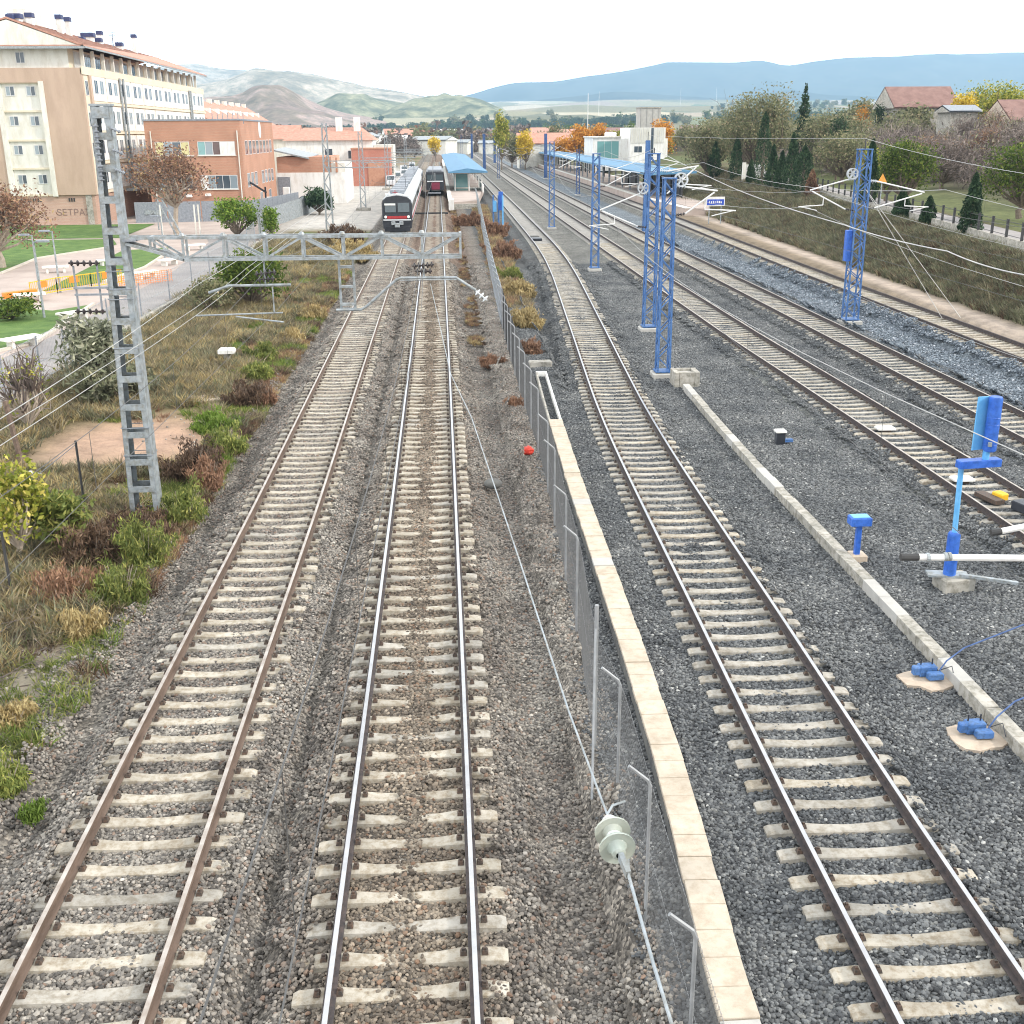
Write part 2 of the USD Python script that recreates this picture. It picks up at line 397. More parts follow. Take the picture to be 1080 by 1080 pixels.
glass('pane'); glass('pane_pale', (0.22, 0.27, 0.3)); glass('pane_green', (0.16, 0.33, 0.33)); glass('pane_brown', (0.09, 0.05, 0.045)); glass('windscreen', (0.05, 0.07, 0.08))
mat('car_paint', (0.04, 0.05, 0.07), (0.05, 0.06, 0.08), scale=2, rough=0.25, spec=0.7)
mat('van_paint', (0.6, 0.6, 0.62), (0.55, 0.55, 0.57), scale=2, rough=0.3, spec=0.6)
mat('tyre', (0.02, 0.02, 0.02), rough=0.9)


def brick_mat(name, c1, c2, mortar, axis='xz'):
    n = {'g': ('geometry', {}), 'mp': ('mapping', {'rotation': (math.pi / 2, 0, 0) if axis == 'xz' else (math.pi / 2, 0, math.pi / 2)}),
         's': ('separate_xyz', {}), 'c': ('combine_xyz', {}),
         'b': ('brick_texture', {'color1': c1, 'color2': c2, 'mortar': mortar, 'scale': 1.0, 'mortar_size': 0.012, 'brick_width': 0.26, 'row_height': 0.085, 'bias': 0.0}),
         'nz': ('noise_texture', {'scale': 0.4, 'detail': 5.0}), 'nr': ('rgb_ramp', {'ramp': [(0.3, (0.86, 0.86, 0.86)), (0.7, (1.1, 1.1, 1.1))]}), 'mx': ('mix', {'mix_type': 'multiply', 'fac': 1.0}),
         'p': ('principled_bsdf', {'roughness': 0.9, 'specular_ior_level': 0.2})}
    u = 's.x' if axis == 'xz' else 's.y'
    l = [('g.position', 's.vector'), (u, 'c.x'), ('s.z', 'c.y'), ('c.vector', 'b.vector'), ('g.position', 'nz.vector'), ('nz.fac', 'nr.fac'), ('b.color', 'mx.color1'), ('nr.color', 'mx.color2'), ('mx.color', 'p.base_color')]
    n.pop('mp')
    L[name] = usdkit.material(stage, '/World/Looks/' + name, n, l, surface='p.BSDF')


brick_mat('brick_front', (0.40, 0.185, 0.115), (0.46, 0.225, 0.145), (0.42, 0.30, 0.23))
brick_mat('brick_side', (0.40, 0.185, 0.115), (0.46, 0.225, 0.145), (0.42, 0.30, 0.23), 'yz')
brick_mat('brick_pink', (0.42, 0.26, 0.20), (0.47, 0.30, 0.235), (0.45, 0.36, 0.3))
brick_mat('brick_red', (0.40, 0.13, 0.09), (0.46, 0.165, 0.115), (0.4, 0.24, 0.19))

def rust_band(name, x0):
    """Brown brake dust lying on the ballast between the rails of a straight track at x0."""
    base = f'/World/Looks/{name}'
    n = {k: UsdShade.Shader.Define(stage, f'{base}/{k}') for k in ('bx', 'bs', 'ba', 'bm', 'bmix')}
    for k, i in (('bx', 'separate_xyz'), ('bs', 'math'), ('ba', 'math'), ('bm', 'map_range'), ('bmix', 'mix')):
        n[k].CreateIdAttr('cycles_' + i)
    tk = Sdf.ValueTypeNames
    geo = UsdShade.Shader.Get(stage, base + '/g')
    out = lambda s, o: s.CreateOutput(o, tk.Token)
    n['bx'].CreateInput('vector', tk.Token).ConnectToSource(out(geo, 'position'))
    n['bs'].CreateInput('math_type', tk.Token).Set('subtract'); n['bs'].CreateInput('value1', tk.Token).ConnectToSource(out(n['bx'], 'x')); n['bs'].CreateInput('value2', tk.Float).Set(float(x0))
    n['ba'].CreateInput('math_type', tk.Token).Set('absolute'); n['ba'].CreateInput('value1', tk.Token).ConnectToSource(out(n['bs'], 'value'))
    for k, v in (('from_min', 1.7), ('from_max', .7), ('to_min', 0.0), ('to_max', 1.0)):
        n['bm'].CreateInput(k, tk.Float).Set(v)
    n['bm'].CreateInput('clamp', tk.Bool).Set(True)
    n['bm'].CreateInput('value', tk.Token).ConnectToSource(out(n['ba'], 'value'))
    n['bmix'].CreateInput('mix_type', tk.Token).Set('multiply')
    n['bmix'].CreateInput('fac', tk.Token).ConnectToSource(out(n['bm'], 'result'))
    n['bmix'].CreateInput('color2', tk.Float3).Set(Gf.Vec3f(.88, .80, .71))
    p = UsdShade.Shader.Get(stage, base + '/p'); i = p.GetInput('base_color')
    src = i.GetConnectedSources()[0][0]
    n['bmix'].CreateInput('color1', tk.Token).ConnectToSource(UsdShade.Shader(src.source.GetPrim()).GetOutput(src.sourceName))
    i.ConnectToSource(out(n['bmix'], 'color'))


rust_band('ballast_warm', -.69)
foliage('leaf_green', [(0, (0.03, 0.055, 0.012)), (0.5, (0.075, 0.12, 0.02)), (0.85, (0.13, 0.18, 0.03)), (1, (0.24, 0.26, 0.06))])
foliage('leaf_bright', [(0, (0.06, 0.11, 0.015)), (0.5, (0.13, 0.22, 0.03)), (0.85, (0.2, 0.3, 0.05)), (1, (0.34, 0.36, 0.08))])
foliage('leaf_dark', [(0, (0.014, 0.034, 0.018)), (0.6, (0.032, 0.066, 0.032)), (1, (0.07, 0.115, 0.05))], 0.15)
foliage('leaf_willow', [(0, (0.10, 0.115, 0.065)), (0.5, (0.19, 0.20, 0.11)), (0.85, (0.27, 0.26, 0.15)), (1, (0.36, 0.28, 0.19))])
foliage('leaf_brown', [(0, (0.09, 0.05, 0.035)), (0.4, (0.20, 0.11, 0.075)), (0.8, (0.32, 0.19, 0.13)), (1, (0.36, 0.28, 0.14))], 0.2)
foliage('leaf_orange', [(0, (0.30, 0.12, 0.015)), (0.5, (0.52, 0.23, 0.03)), (1, (0.68, 0.36, 0.07))], 0.3)
foliage('leaf_yellow', [(0, (0.4, 0.28, 0.02)), (0.5, (0.62, 0.45, 0.03)), (1, (0.75, 0.58, 0.10))], 0.3)
foliage('leaf_yellowgreen', [(0, (0.10, 0.13, 0.02)), (0.45, (0.25, 0.28, 0.04)), (0.8, (0.42, 0.40, 0.08)), (1, (0.6, 0.5, 0.14))], 0.3)
foliage('leaf_silver', [(0, (0.10, 0.115, 0.075)), (0.5, (0.22, 0.235, 0.165)), (1, (0.40, 0.40, 0.32))], 0.2)
foliage('twig_grey', [(0, (0.08, 0.065, 0.06)), (0.5, (0.16, 0.13, 0.12)), (1, (0.27, 0.22, 0.20))], 0.0)
foliage('dry_grass', [(0, (0.10, 0.08, 0.052)), (0.4, (0.20, 0.165, 0.105)), (0.8, (0.32, 0.27, 0.18)), (0.93, (0.14, 0.165, 0.06)), (1, (0.45, 0.39, 0.28))], 0.25)
foliage('slope_grass', [(0, (0.085, 0.085, 0.06)), (0.4, (0.145, 0.15, 0.098)), (0.75, (0.175, 0.19, 0.11)), (1, (0.29, 0.265, 0.19))], 0.2)
foliage('green_grass', [(0, (0.06, 0.10, 0.015)), (0.5, (0.12, 0.2, 0.03)), (1, (0.2, 0.27, 0.06))], 0.25)
foliage('weed_green', [(0, (0.08, 0.11, 0.03)), (0.5, (0.165, 0.2, 0.055)), (0.85, (0.26, 0.28, 0.085)), (1, (0.42, 0.40, 0.12))], 0.3)
foliage('weed_dark', [(0, (0.05, 0.032, 0.024)), (0.5, (0.10, 0.065, 0.045)), (1, (0.17, 0.11, 0.075))], 0.1)
foliage('weed_red', [(0, (0.14, 0.08, 0.055)), (0.5, (0.235, 0.135, 0.09)), (1, (0.34, 0.21, 0.14))], 0.2)
foliage('weed_straw', [(0, (0.22, 0.16, 0.07)), (0.5, (0.36, 0.28, 0.14)), (1, (0.48, 0.40, 0.22))], 0.25)
# ------------------------------------------------------------------ ground
def ss(a, b, x):
    t = np.clip((np.asarray(x, float) - a) / (b - a), 0, 1)
    return t * t * (3 - 2 * t)


TRK = {1: ([-60, 10, 18, 30, 48, 70, 95, 200, 430], [-4.52, -4.52, -4.50, -4.42, -4.40, -4.38, -4.36, -4.34, -4.34]),
       2: ([-60, 10, 20, 50, 170, 430], [-0.70, -0.70, -0.68, -0.66, -0.72, -0.72]),
       3: ([-60, 9, 13, 16.5, 21, 26, 33, 39.5, 46, 53, 61, 70, 80, 92, 106, 133, 160, 260, 600], [5.82, 5.82, 5.84, 5.90, 5.99, 6.08, 6.23, 6.46, 6.80, 7.20, 7.65, 8.16, 8.70, 9.18, 9.46, 9.62, 9.73, 9.85, 10.2]),
       4: ([-60, 26, 40, 57, 75, 122, 200, 540, 700], [15.25, 15.20, 15.08, 14.85, 14.84, 14.92, 15.2, 16.8, 17.6]),
       5: ([-60, 35, 60, 95, 165, 300, 700], [19.75, 19.72, 19.66, 19.58, 19.62, 20.3, 22.0]),
       6: ([-60, 47, 75, 95, 135, 200, 300, 500, 700], [26.25, 26.30, 26.40, 26.60, 27.2, 27.5, 27.7, 28.4, 29.2])}
from scipy.interpolate import PchipInterpolator
TC = {k: PchipInterpolator(*v) for k, v in TRK.items()}


def nz2(x, y, s, seed=0, o=3):
    return meshkit.fbm(np.stack([np.asarray(x, float) * s, np.asarray(y, float) * s, np.zeros_like(np.asarray(x, float))], -1), o, seed) - 0.5


def bed_z(x, y):
    """The ballast surface."""
    x, y = np.broadcast_arrays(np.asarray(x, float), np.asarray(y, float))
    z = np.full(x.shape, -0.66)
    z = np.where(x > 7, -0.44, z)
    z = np.where((x > 2.2) & (x < 5), -0.30, z)
    z = np.where(x > 22, -0.62, z)
    for k in TC:
        d = np.abs(x - TC[k](y))
        hi = -0.274 + (0.045 * np.exp(-(d / 0.35) ** 2) if k == 2 else 0.012) + 0.0 * d
        t = hi - np.maximum(d - 1.46, 0) / 1.2 - 0.02 * ss(1.0, 1.3, d)
        z = np.maximum(z, t)
    z = np.where(x < -6.9, np.maximum(z, -0.52) + 0.10 * ss(-6.9, -7.6, x), z)
    z = z + np.where((x > -6.2) & (x < 1.2), 0.03 * ss(30, 80, y), 0)
    return z + 0.05 * nz2(x, y, 0.9, 3) + 0.03 * nz2(x, y, 3.1, 5, 2)


def surf_z(x, y):
    return np.where((np.asarray(x) > -7.4) & (np.asarray(x) < 5), bed_z(x, y), ground_z(x, y))


def emb(y):
    y = np.asarray(y, float)
    b = 30.0 + 0.03 * (np.clip(y, 20, 400) - 56)
    t = 36.8 + 0.107 * (np.clip(y, 20, 300) - 70)
    h = 2.2 + 0.008 * (np.clip(y, 20, 300) - 70)
    return b, t, h


def ground_z(x, y):
    x, y = np.broadcast_arrays(np.asarray(x, float), np.asarray(y, float))
    z = np.full(x.shape, -0.42)
    z = np.where((x > -7.35) & (x < 29) & (y < 620), -1.0, z)
    z = np.where(x < -7.35, -0.44 + 0.14 * ss(-7.2, -10, x), z)
    z = z + np.where((x < -7.2) & (x > -16), 0.16 * nz2(x, y, 0.35, 8), 0)
    b, t, h = emb(y)
    s = ss(0, 1, (x - b) / (t - b))
    r = -0.3 + (h + 0.3) * s + 0.22 * nz2(x, y, 0.3, 9) * (s > 0) * (s < 1)
    plat = h + 0.085 * np.clip(x - t - 9, 0, 130) * ss(400, 250, y)
    r = np.where(x >= t, plat, r)
    fade = ss(420, 330, y)
    z = np.where(x > 29, r * fade + -0.4 * (1 - fade), z)
    far = 112 * ss(1000, 4300, y) * (0.75 + 0.5 * nz2(x, y, 0.0011, 14)) + 90 * ss(4000, 7000, y)
    far = far * (0.35 + 0.65 * ss(-900, 500, x)) + 26 * nz2(x, y, 0.0021, 15, 4) * ss(1100, 2200, y)
    return z + far


gx = np.concatenate([-np.geomspace(7500, 80, 46), np.arange(-78, -16, 1.0), np.arange(-16, -6, .25), np.arange(-6, 28, 1.0), np.arange(28, 46, .5), np.arange(46, 96, 1.0), np.geomspace(97, 7500, 50)])
gy = np.concatenate([[-120, -60, -30], np.arange(-15, 260, 1.3), np.geomspace(262, 10500, 110)])
GX, GY = np.meshgrid(gx, gy)
GZ = ground_z(GX, GY)


def gridfaces(ny, nx):
    i, j = np.meshgrid(np.arange(ny - 1), np.arange(nx - 1), indexing='ij')
    a = (i * nx + j).ravel()
    return np.c_[a, a + 1, a + nx + 1, a + nx]


def lerp(a, b, t):
    return a + (np.asarray(b) - a) * t[..., None]


tint = np.empty(GX.shape + (3,)); tint[:] = (0.20, 0.16, 0.115)
n1, n2 = nz2(GX, GY, 0.16, 31, 4), nz2(GX, GY, 0.45, 32, 4)
verge = (GX < -6) & (GX > -17.5)
tint = np.where(verge[..., None], lerp(lerp(tint, (0.135, 0.115, 0.06), ss(-0.12, 0.08, n1)), (0.085, 0.12, 0.035), ss(0.08, 0.2, n2)), tint)
pink = np.exp(-(((GX + 10.5) / 3.2) ** 2 + ((GY - 37.5) / 3.6) ** 2) ** 2)
tint = lerp(tint, (0.36, 0.245, 0.18), np.clip(pink, 0, 1))
near = ss(24, 19, GY) * ss(-6.2, -7.4, GX)
tint = lerp(tint, (0.215, 0.185, 0.16), near * 0.9)
tint = lerp(tint, (0.42, 0.40, 0.37), ss(-5.8, -6.5, GX) * ss(122, 130, GY) * ss(420, 300, GY))
tint = lerp(tint, (0.31, 0.27, 0.235), ss(-16.2, -17.2, GX) * ss(150, 90, GY))
tint = lerp(tint, (0.30, 0.275, 0.25), ss(-15, -20, GX) * ss(95, 125, GY) * ss(420, 300, GY))
bB, tT, hH = emb(GY)
tint = lerp(tint, lerp(np.broadcast_to(np.array([0.10, 0.085, 0.05]), GX.shape + (3,)), (0.10, 0.115, 0.05), ss(-0.1, 0.15, n1)), ss(0, 1.0, GX - bB))
tint = lerp(tint, (0.36, 0.30, 0.25), ss(1.2, 0.2, np.abs(GX - bB + 0.5)) * ss(20, 22, GX))
tint = lerp(tint, lerp(np.broadcast_to(np.array([0.115, 0.13, 0.058]), GX.shape + (3,)), (0.11, 0.09, 0.075), ss(9, 22, GX - tT)), ss(4.5, 6.5, GX - tT))
farw = ss(420, 700, GY + 1.2 * np.maximum(0, np.abs(GX) - 150))
tint = lerp(tint, (0.21, 0.17, 0.12), farw)
L['ground'] = usdkit.material(stage, '/World/Looks/ground', {
    'g': ('geometry', {}), 'a': ('attribute', {'attribute': 'tint'}),
    'n': ('noise_texture', {'scale': 1.1, 'detail': 8.0, 'roughness': 0.68}), 'r': ('rgb_ramp', {'ramp': [(0.25, (0.55, 0.55, 0.55)), (0.5, (1, 1, 1)), (0.75, (1.4, 1.36, 1.3))]}),
    'm1': ('mix', {'mix_type': 'multiply', 'fac': 1.0}),
    'mp': ('mapping', {'scale': (0.0045, 0.0016, 0.004), 'rotation': (0, 0, 0.5)}),
    'v': ('voronoi_texture', {'scale': 1.0, 'feature': 'f1'}), 'sc': ('separate_color', {}),
    'fr': ('rgb_ramp', {'ramp': [(0, (0.30, 0.24, 0.16)), (0.2, (0.11, 0.12, 0.06)), (0.42, (0.17, 0.12, 0.10)), (0.6, (0.40, 0.35, 0.25)), (0.8, (0.09, 0.12, 0.05)), (1, (0.24, 0.21, 0.12))]}),
    's': ('separate_xyz', {}), 'mr': ('map_range', {'range_type': 'smoothstep', 'from_min': 500.0, 'from_max': 900.0, 'to_min': 0.0, 'to_max': 1.0, 'clamp': True}),
    'm2': ('mix', {'mix_type': 'mix'}), 'bp': ('bump', {'strength': 1.0, 'distance': 0.06}), 'bn': ('noise_texture', {'scale': 7.0, 'detail': 5.0}),
    'p': ('principled_bsdf', {'roughness': 0.95, 'specular_ior_level': 0.1})},
    [('g.position', 'n.vector'), ('n.fac', 'r.fac'), ('a.color', 'm1.color1'), ('r.color', 'm1.color2'), ('g.position', 'mp.vector'), ('mp.vector', 'v.vector'), ('v.color', 'sc.color'), ('sc.r', 'fr.fac'),
     ('g.position', 's.vector'), ('s.y', 'mr.value'), ('mr.result', 'm2.fac'), ('m1.color', 'm2.color1'), ('fr.color', 'm2.color2'), ('m2.color', 'p.base_color'),
     ('g.position', 'bn.vector'), ('bn.fac', 'bp.height'), ('bp.normal', 'p.normal')], surface='p.BSDF')
raw('ground', np.c_[GX.ravel(), GY.ravel(), GZ.ravel()], gridfaces(*GX.shape), L['ground'], smooth=True, kind='structure', tint=tint.reshape(-1, 3))

# ------------------------------------------------------------------ ballast bed: one sheet, then real stones on its near part
L['ballast_bed'] = usdkit.material(stage, '/World/Looks/ballast_bed', {
    'g': ('geometry', {}), 's': ('separate_xyz', {}), 'a': ('attribute', {'attribute': 'tint'}),
    'v': ('voronoi_texture', {'scale': 19.0, 'feature': 'f1'}), 'sc': ('separate_color', {}),
    'r': ('rgb_ramp', {'ramp': [(0, (0.35, 0.35, 0.35)), (0.5, (0.9, 0.9, 0.9)), (0.9, (1.6, 1.58, 1.52)), (1, (2.6, 2.5, 2.4))]}),
    'm': ('mix', {'mix_type': 'multiply', 'fac': 1.0}), 'n': ('noise_texture', {'scale': 0.55, 'detail': 6.0}), 'nr': ('rgb_ramp', {'ramp': [(0.3, (0.75, 0.74, 0.73)), (0.7, (1.2, 1.2, 1.2))]}),
    'm2': ('mix', {'mix_type': 'multiply', 'fac': 1.0}), 'bp': ('bump', {'strength': 1.0, 'distance': 0.05, 'invert': True}), 'p': ('principled_bsdf', {'roughness': 0.9, 'specular_ior_level': 0.15})},
    [('g.position', 'v.vector'), ('v.color', 'sc.color'), ('sc.r', 'r.fac'), ('a.color', 'm.color1'), ('r.color', 'm.color2'), ('g.position', 'n.vector'), ('n.fac', 'nr.fac'), ('m.color', 'm2.color1'), ('nr.color', 'm2.color2'),
     ('m2.color', 'p.base_color'), ('v.distance', 'bp.height'), ('bp.normal', 'p.normal')], surface='p.BSDF')


FXL = lambda y: np.interp(y, [6, 12, 16, 21, 30, 40, 60], [2.42, 2.5, 2.52, 2.7, 2.95, 3.05, 3.25])


def bed_tint(x, y):
    x, y = np.broadcast_arrays(np.asarray(x, float), np.asarray(y, float))
    warm, dark, blue = np.array([0.165, 0.152, 0.136]), np.array([0.095, 0.099, 0.102]), np.array([0.15, 0.175, 0.2])
    t = np.empty(x.shape + (3,)); t[:] = warm
    t = lerp(t, (0.17, 0.115, 0.085), ss(45, 110, y) * ss(3.2, 1.5, x) * ss(-3.5, -2.2, x) * 0.8)
    t = lerp(t, dark, ss(-.15, .25, x - np.where(y < 60, FXL(y), 3.4)))
    t = lerp(t, (0.13, 0.135, 0.13), ss(10.5, 13, x))
    t = lerp(t, (0.16, 0.16, 0.15), ss(60, 120, y) * ss(8, 10, x))
    t = lerp(t, blue, ss(21.3, 22, x) * ss(25.2, 24.6, x))
    t = lerp(t, (0.27, 0.235, 0.2), ss(27.6, 28.6, x))
    d = np.abs(x - TC[6](y)); t = lerp(t, (0.25, 0.22, 0.19), ss(1.2, 0.6, d))
    for k in (1, 2):
        d = np.abs(x - TC[k](y)); t = lerp(t, (0.15, 0.115, 0.085), ss(0.35, 0.1, np.abs(d - 0.84)) * 0.6)
    return t


bx_ = np.concatenate([np.arange(-7.6, 12, 0.2), np.arange(12, 29.9, 0.3)])
by_ = np.concatenate([np.arange(3, 46, 0.3), np.arange(46, 130, 0.8), np.geomspace(131, 640, 90)])
BX, BY = np.meshgrid(bx_, by_)
widen = np.maximum(0, TC[6](BY) - 26.6) * ss(22, 29, BX)
BXw = BX + widen
BZ = bed_z(BXw, BY)
edge = ss(-7.3, -7.6, BX) * 0.22 + ss(29.4, 29.8, BX) * 0.15
raw('ballast_bed', np.c_[BXw.ravel(), BY.ravel(), (BZ - edge).ravel()], gridfaces(*BX.shape), L['ballast_bed'], smooth=True, kind='structure', tint=bed_tint(BX, BY).reshape(-1, 3))


def stone_clump(seed, n=130, half=0.33):
    r = np.random.default_rng(seed)
    ico = trimesh.creation.icosphere(0)
    V, F = np.array(ico.vertices), np.array(ico.faces)
    vs, fs = [], []
    g = int(math.sqrt(n))
    for k in range(g * g):
        c = np.array([(k % g + r.uniform(0.1, 0.9)) / g * 2 - 1, (k // g + r.uniform(0.1, 0.9)) / g * 2 - 1, 0]) * half
        s = r.uniform(0.021, 0.042) * np.array([r.uniform(0.8, 1.3), r.uniform(0.7, 1.1), r.uniform(0.55, 0.95)])
        v = V * r.uniform(0.78, 1.18, (len(V), 1)) * s
        a, b = r.uniform(0, 6.28), r.normal(0, 0.5)
        ca, sa, cb, sb = math.cos(a), math.sin(a), math.cos(b), math.sin(b)
        v = v @ np.array([[1, 0, 0], [0, cb, -sb], [0, sb, cb]]).T @ np.array([[ca, -sa, 0], [sa, ca, 0], [0, 0, 1]]).T
        c[2] = r.uniform(-0.012, 0.02)
        vs.append(v + c); fs.append(F + len(V) * k)
    return np.vstack(vs), np.vstack(fs), np.repeat(r.random(g * g), len(V))


CLUMPS = [stone_clump(s) for s in range(6)]
rs = np.random.default_rng(5)


def scatter_stones(name, m, keep, step, y0, y1, x0, x1, scale=(0.9, 1.15), label=None):
    X, Y = np.meshgrid(np.arange(x0, x1, step), np.arange(y0, y1, step))
    X = X.ravel() + rs.uniform(-0.4, 0.4, X.size) * step; Y = Y.ravel() + rs.uniform(-0.4, 0.4, Y.size) * step
    vis = (X > -0.62 * Y - 1.5) & (X < 0.60 * Y + 2.0)
    k = vis & keep(X, Y); X, Y = X[k], Y[k]
    e = 0.12
    nx = -(bed_z(X + e, Y) - bed_z(X - e, Y)) / (2 * e); ny = -(bed_z(X, Y + e) - bed_z(X, Y - e)) / (2 * e)
    q = tiltquat(np.c_[nx, ny, np.ones_like(X)], rs.uniform(0, 6.28, X.size))
    s = rs.uniform(*scale, X.size)
    instancer(name, [(v, f, m, q_) for v, f, q_ in CLUMPS], np.c_[X, Y, bed_z(X, Y)], q, np.c_[s, s, s], rs.integers(0, len(CLUMPS), X.size), label=label, cat='gravel')


scatter_stones('ballast_stones', L['ballast_warm'], lambda x, y: (x < np.where(y < 46, FXL(y), 3.3) + 0.25 * nz2(x, y, 0.7, 2)) & (x > -7.5 + 1.3 * nz2(x, y, 0.7, 77)), 0.40, 8.3, 90, -8.1, 4.0, label='warm grey and brown ballast stones around the two left tracks')
scatter_stones('ballast_stones', L['ballast_dark'], lambda x, y: (x > np.where(y < 46, FXL(y), 3.3) + 0.06 + 0.25 * nz2(x, y, 0.7, 2)) & ((x < 4.3) | (x > 4.0)), 0.40, 8.3, 90, 2.2, 22.5, label='dark grey ballast stones around the curving track and the middle tracks')
scatter_stones('ballast_stones', L['ballast_blue'], lambda x, y: (x > 21.4) & (x < 25.1), 0.55, 34, 125, 21, 25.5, scale=(1.2, 1.8), label='pale blue grey stones heaped between the two rightmost tracks')

Y_ = rs.uniform(11, 60, 12000); X_ = rs.uniform(-10.5, -7.0, 12000)
k_ = rs.random(12000) < np.exp((X_ + 7.0) / (.75 + .9 * ss(27, 20, Y_)))
X_, Y_ = X_[k_], Y_[k_]
lone = trimesh.creation.icosphere(0)
q_ = rs.normal(size=(len(X_), 4)); q_ /= np.linalg.norm(q_, axis=1, keepdims=True)
s_ = rs.uniform(.02, .06, (len(X_), 1)) * rs.uniform(.7, 1.2, (len(X_), 3))
instancer('loose_stones', [(np.array(lone.vertices), np.array(lone.faces), L['ballast_warm'], np.full(12, a)) for a in (.2, .5, .8, .99)], np.c_[X_, Y_, surf_z(X_, Y_) + .01], q_, s_, rs.integers(0, 4, len(X_)), label='loose grey stones strewn over the bare soil beside the leftmost track', cat='gravel')

# ------------------------------------------------------------------ tracks
RAILP = [(-0.036, 0.0), (-0.036, -0.034), (-0.009, -0.046), (-0.008, -0.138), (-0.075, -0.152), (-0.075, -0.164), (0.075, -0.164), (0.075, -0.152), (0.008, -0.138), (0.009, -0.046), (0.036, -0.034), (0.036, 0.0)]
SL_ST = [(-1.30, -0.212, 0.105), (-1.24, -0.194, 0.12), (-1.0, -0.178, 0.125), (-0.70, -0.176, 0.122), (-0.45, -0.198, 0.105), (0.0, -0.212, 0.095), (0.45, -0.198, 0.105), (0.70, -0.176, 0.122), (1.0, -0.178, 0.125), (1.24, -0.194, 0.12), (1.30, -0.212, 0.105)]


def sleeper_mesh(r):
    v = []
    for x, z, w in SL_ST:
        j = r.uniform(-0.004, 0.004)
        v += [(x, -w - 0.03, -0.42), (x, -w - 0.004, z - 0.014 + j), (x, -w + 0.018, z + j), (x, w - 0.018, z + j), (x, w + 0.004, z - 0.014 + j), (x, w + 0.03, -0.42)]
    n = 6
    f = []
    for a in range(len(SL_ST) - 1):
        for i in range(n - 1):
            f.append((a * n + i, (a + 1) * n + i, (a + 1) * n + i + 1, a * n + i + 1))
    e = (len(SL_ST) - 1) * n
    f += [(0, 1, 4, 5), (1, 2, 3, 4), (e + 5, e + 4, e + 1, e), (e + 4, e + 3, e + 2, e + 1)]
    return np.array(v), np.array(f)


def track(k, label, y0, y1, ysolo, side, top, slp, phase=0.0, clip_to=55, group=None, y_rail0=None):
    c = TC[k]
    t = T('railway_track', label, 'railway track', (float(c(y0)), y0, -0.4))
    r = np.random.default_rng(100 + k)
    ys = np.concatenate([np.arange(y0 - 2, min(y1, 140), 1.0), np.arange(140, y1 + 8, 6.0)])
    ys = ys[ys <= y1 + 6]
    xc, dx = c(ys), c.derivative()(ys)
    nrm = np.c_[np.ones_like(ys), -dx]; nrm /= np.linalg.norm(nrm, axis=1, keepdims=True)
    for s in (-1, 1):
        o = s * 0.87
        pts = np.stack([np.c_[xc + nrm[:, 0] * (o + px), ys + nrm[:, 1] * (o + px), np.full_like(ys, pz)] for px, pz in RAILP], 1)
        n = len(RAILP)
        i, j = np.meshgrid(np.arange(len(ys) - 1), np.arange(n), indexing='ij')
        q = np.stack([i * n + j, i * n + (j + 1) % n, (i + 1) * n + (j + 1) % n, (i + 1) * n + j], -1).reshape(-1, 4)
        rail = raw('rail', pts.reshape(-1, 3), q, side, t)
        w = 0.031
        hp = np.stack([np.c_[xc + nrm[:, 0] * (o + a), ys + nrm[:, 1] * (o + a), np.full_like(ys, z)] for a, z in ((-w, 0.0008), (-w + .008, 0.003), (w - .008, 0.003), (w, 0.0008))], 1)
        i, j = np.meshgrid(np.arange(len(ys) - 1), np.arange(3), indexing='ij')
        q = np.stack([i * 4 + j, i * 4 + j + 1, (i + 1) * 4 + j + 1, (i + 1) * 4 + j], -1).reshape(-1, 4)
        raw('running_surface', hp.reshape(-1, 3), q, top, sub(t, rail))
    sy = np.arange(y0 + phase, y1, 0.6)
    rest = MB(); clips = MB()
    for y in sy:
        y = y + r.normal(0, 0.012)
        a = math.atan2(-float(c.derivative()(y)), 1) + r.normal(0, 0.006)
        ca, sa = math.cos(a), math.sin(a)
        x0 = float(c(y)) + r.normal(0, 0.012)
        if y < ysolo:
            v, f = sleeper_mesh(r)
        else:
            v = np.array([(x, w_, z) for x in (-1.3, -0.7, 0.0, 0.7, 1.3) for w_, z in ((-0.12, -0.25), (-0.10, -0.185 - 0.02 * (abs(x) < .1)), (0.10, -0.185 - 0.02 * (abs(x) < .1)), (0.12, -0.25))])
            f = np.array([(a_ * 4 + i, (a_ + 1) * 4 + i, (a_ + 1) * 4 + i + 1, a_ * 4 + i + 1) for a_ in range(4) for i in range(3)])
        vw = np.c_[x0 + v[:, 0] * ca - v[:, 1] * sa, y + v[:, 0] * sa + v[:, 1] * ca, v[:, 2] + r.normal(0, 0.004)]
        if y < ysolo:
            raw('sleeper', vw, f, L['sleeper_old'] if k <= 2 and r.random() < .75 * float(ss(30, 85, y)) else (slp[0] if r.random() < slp[2] else slp[1]), t)
        else:
            rest.add(vw, f)
        if y < clip_to:
            for s in (-1, 1):
                for e in (-0.135, 0.135):
                    clips.cbox((x0 + (s * 0.87 + e) * ca, y + (s * 0.87 + e) * sa, -0.148), (0.085, 0.11, 0.05), rz=a, taper=0.7)
                    clips.cbox((x0 + (s * 0.87 + e) * ca, y + (s * 0.87 + e) * sa, -0.115), (0.034, 0.034, 0.035), rz=a)
    rest.build('far_sleepers', L['sleeper_old' if k <= 2 else 'sleeper_mid'], t, kind='stuff')
    if clips.v:
        clips.build('rail_clips', L['clip'], t, kind='stuff')
    return t


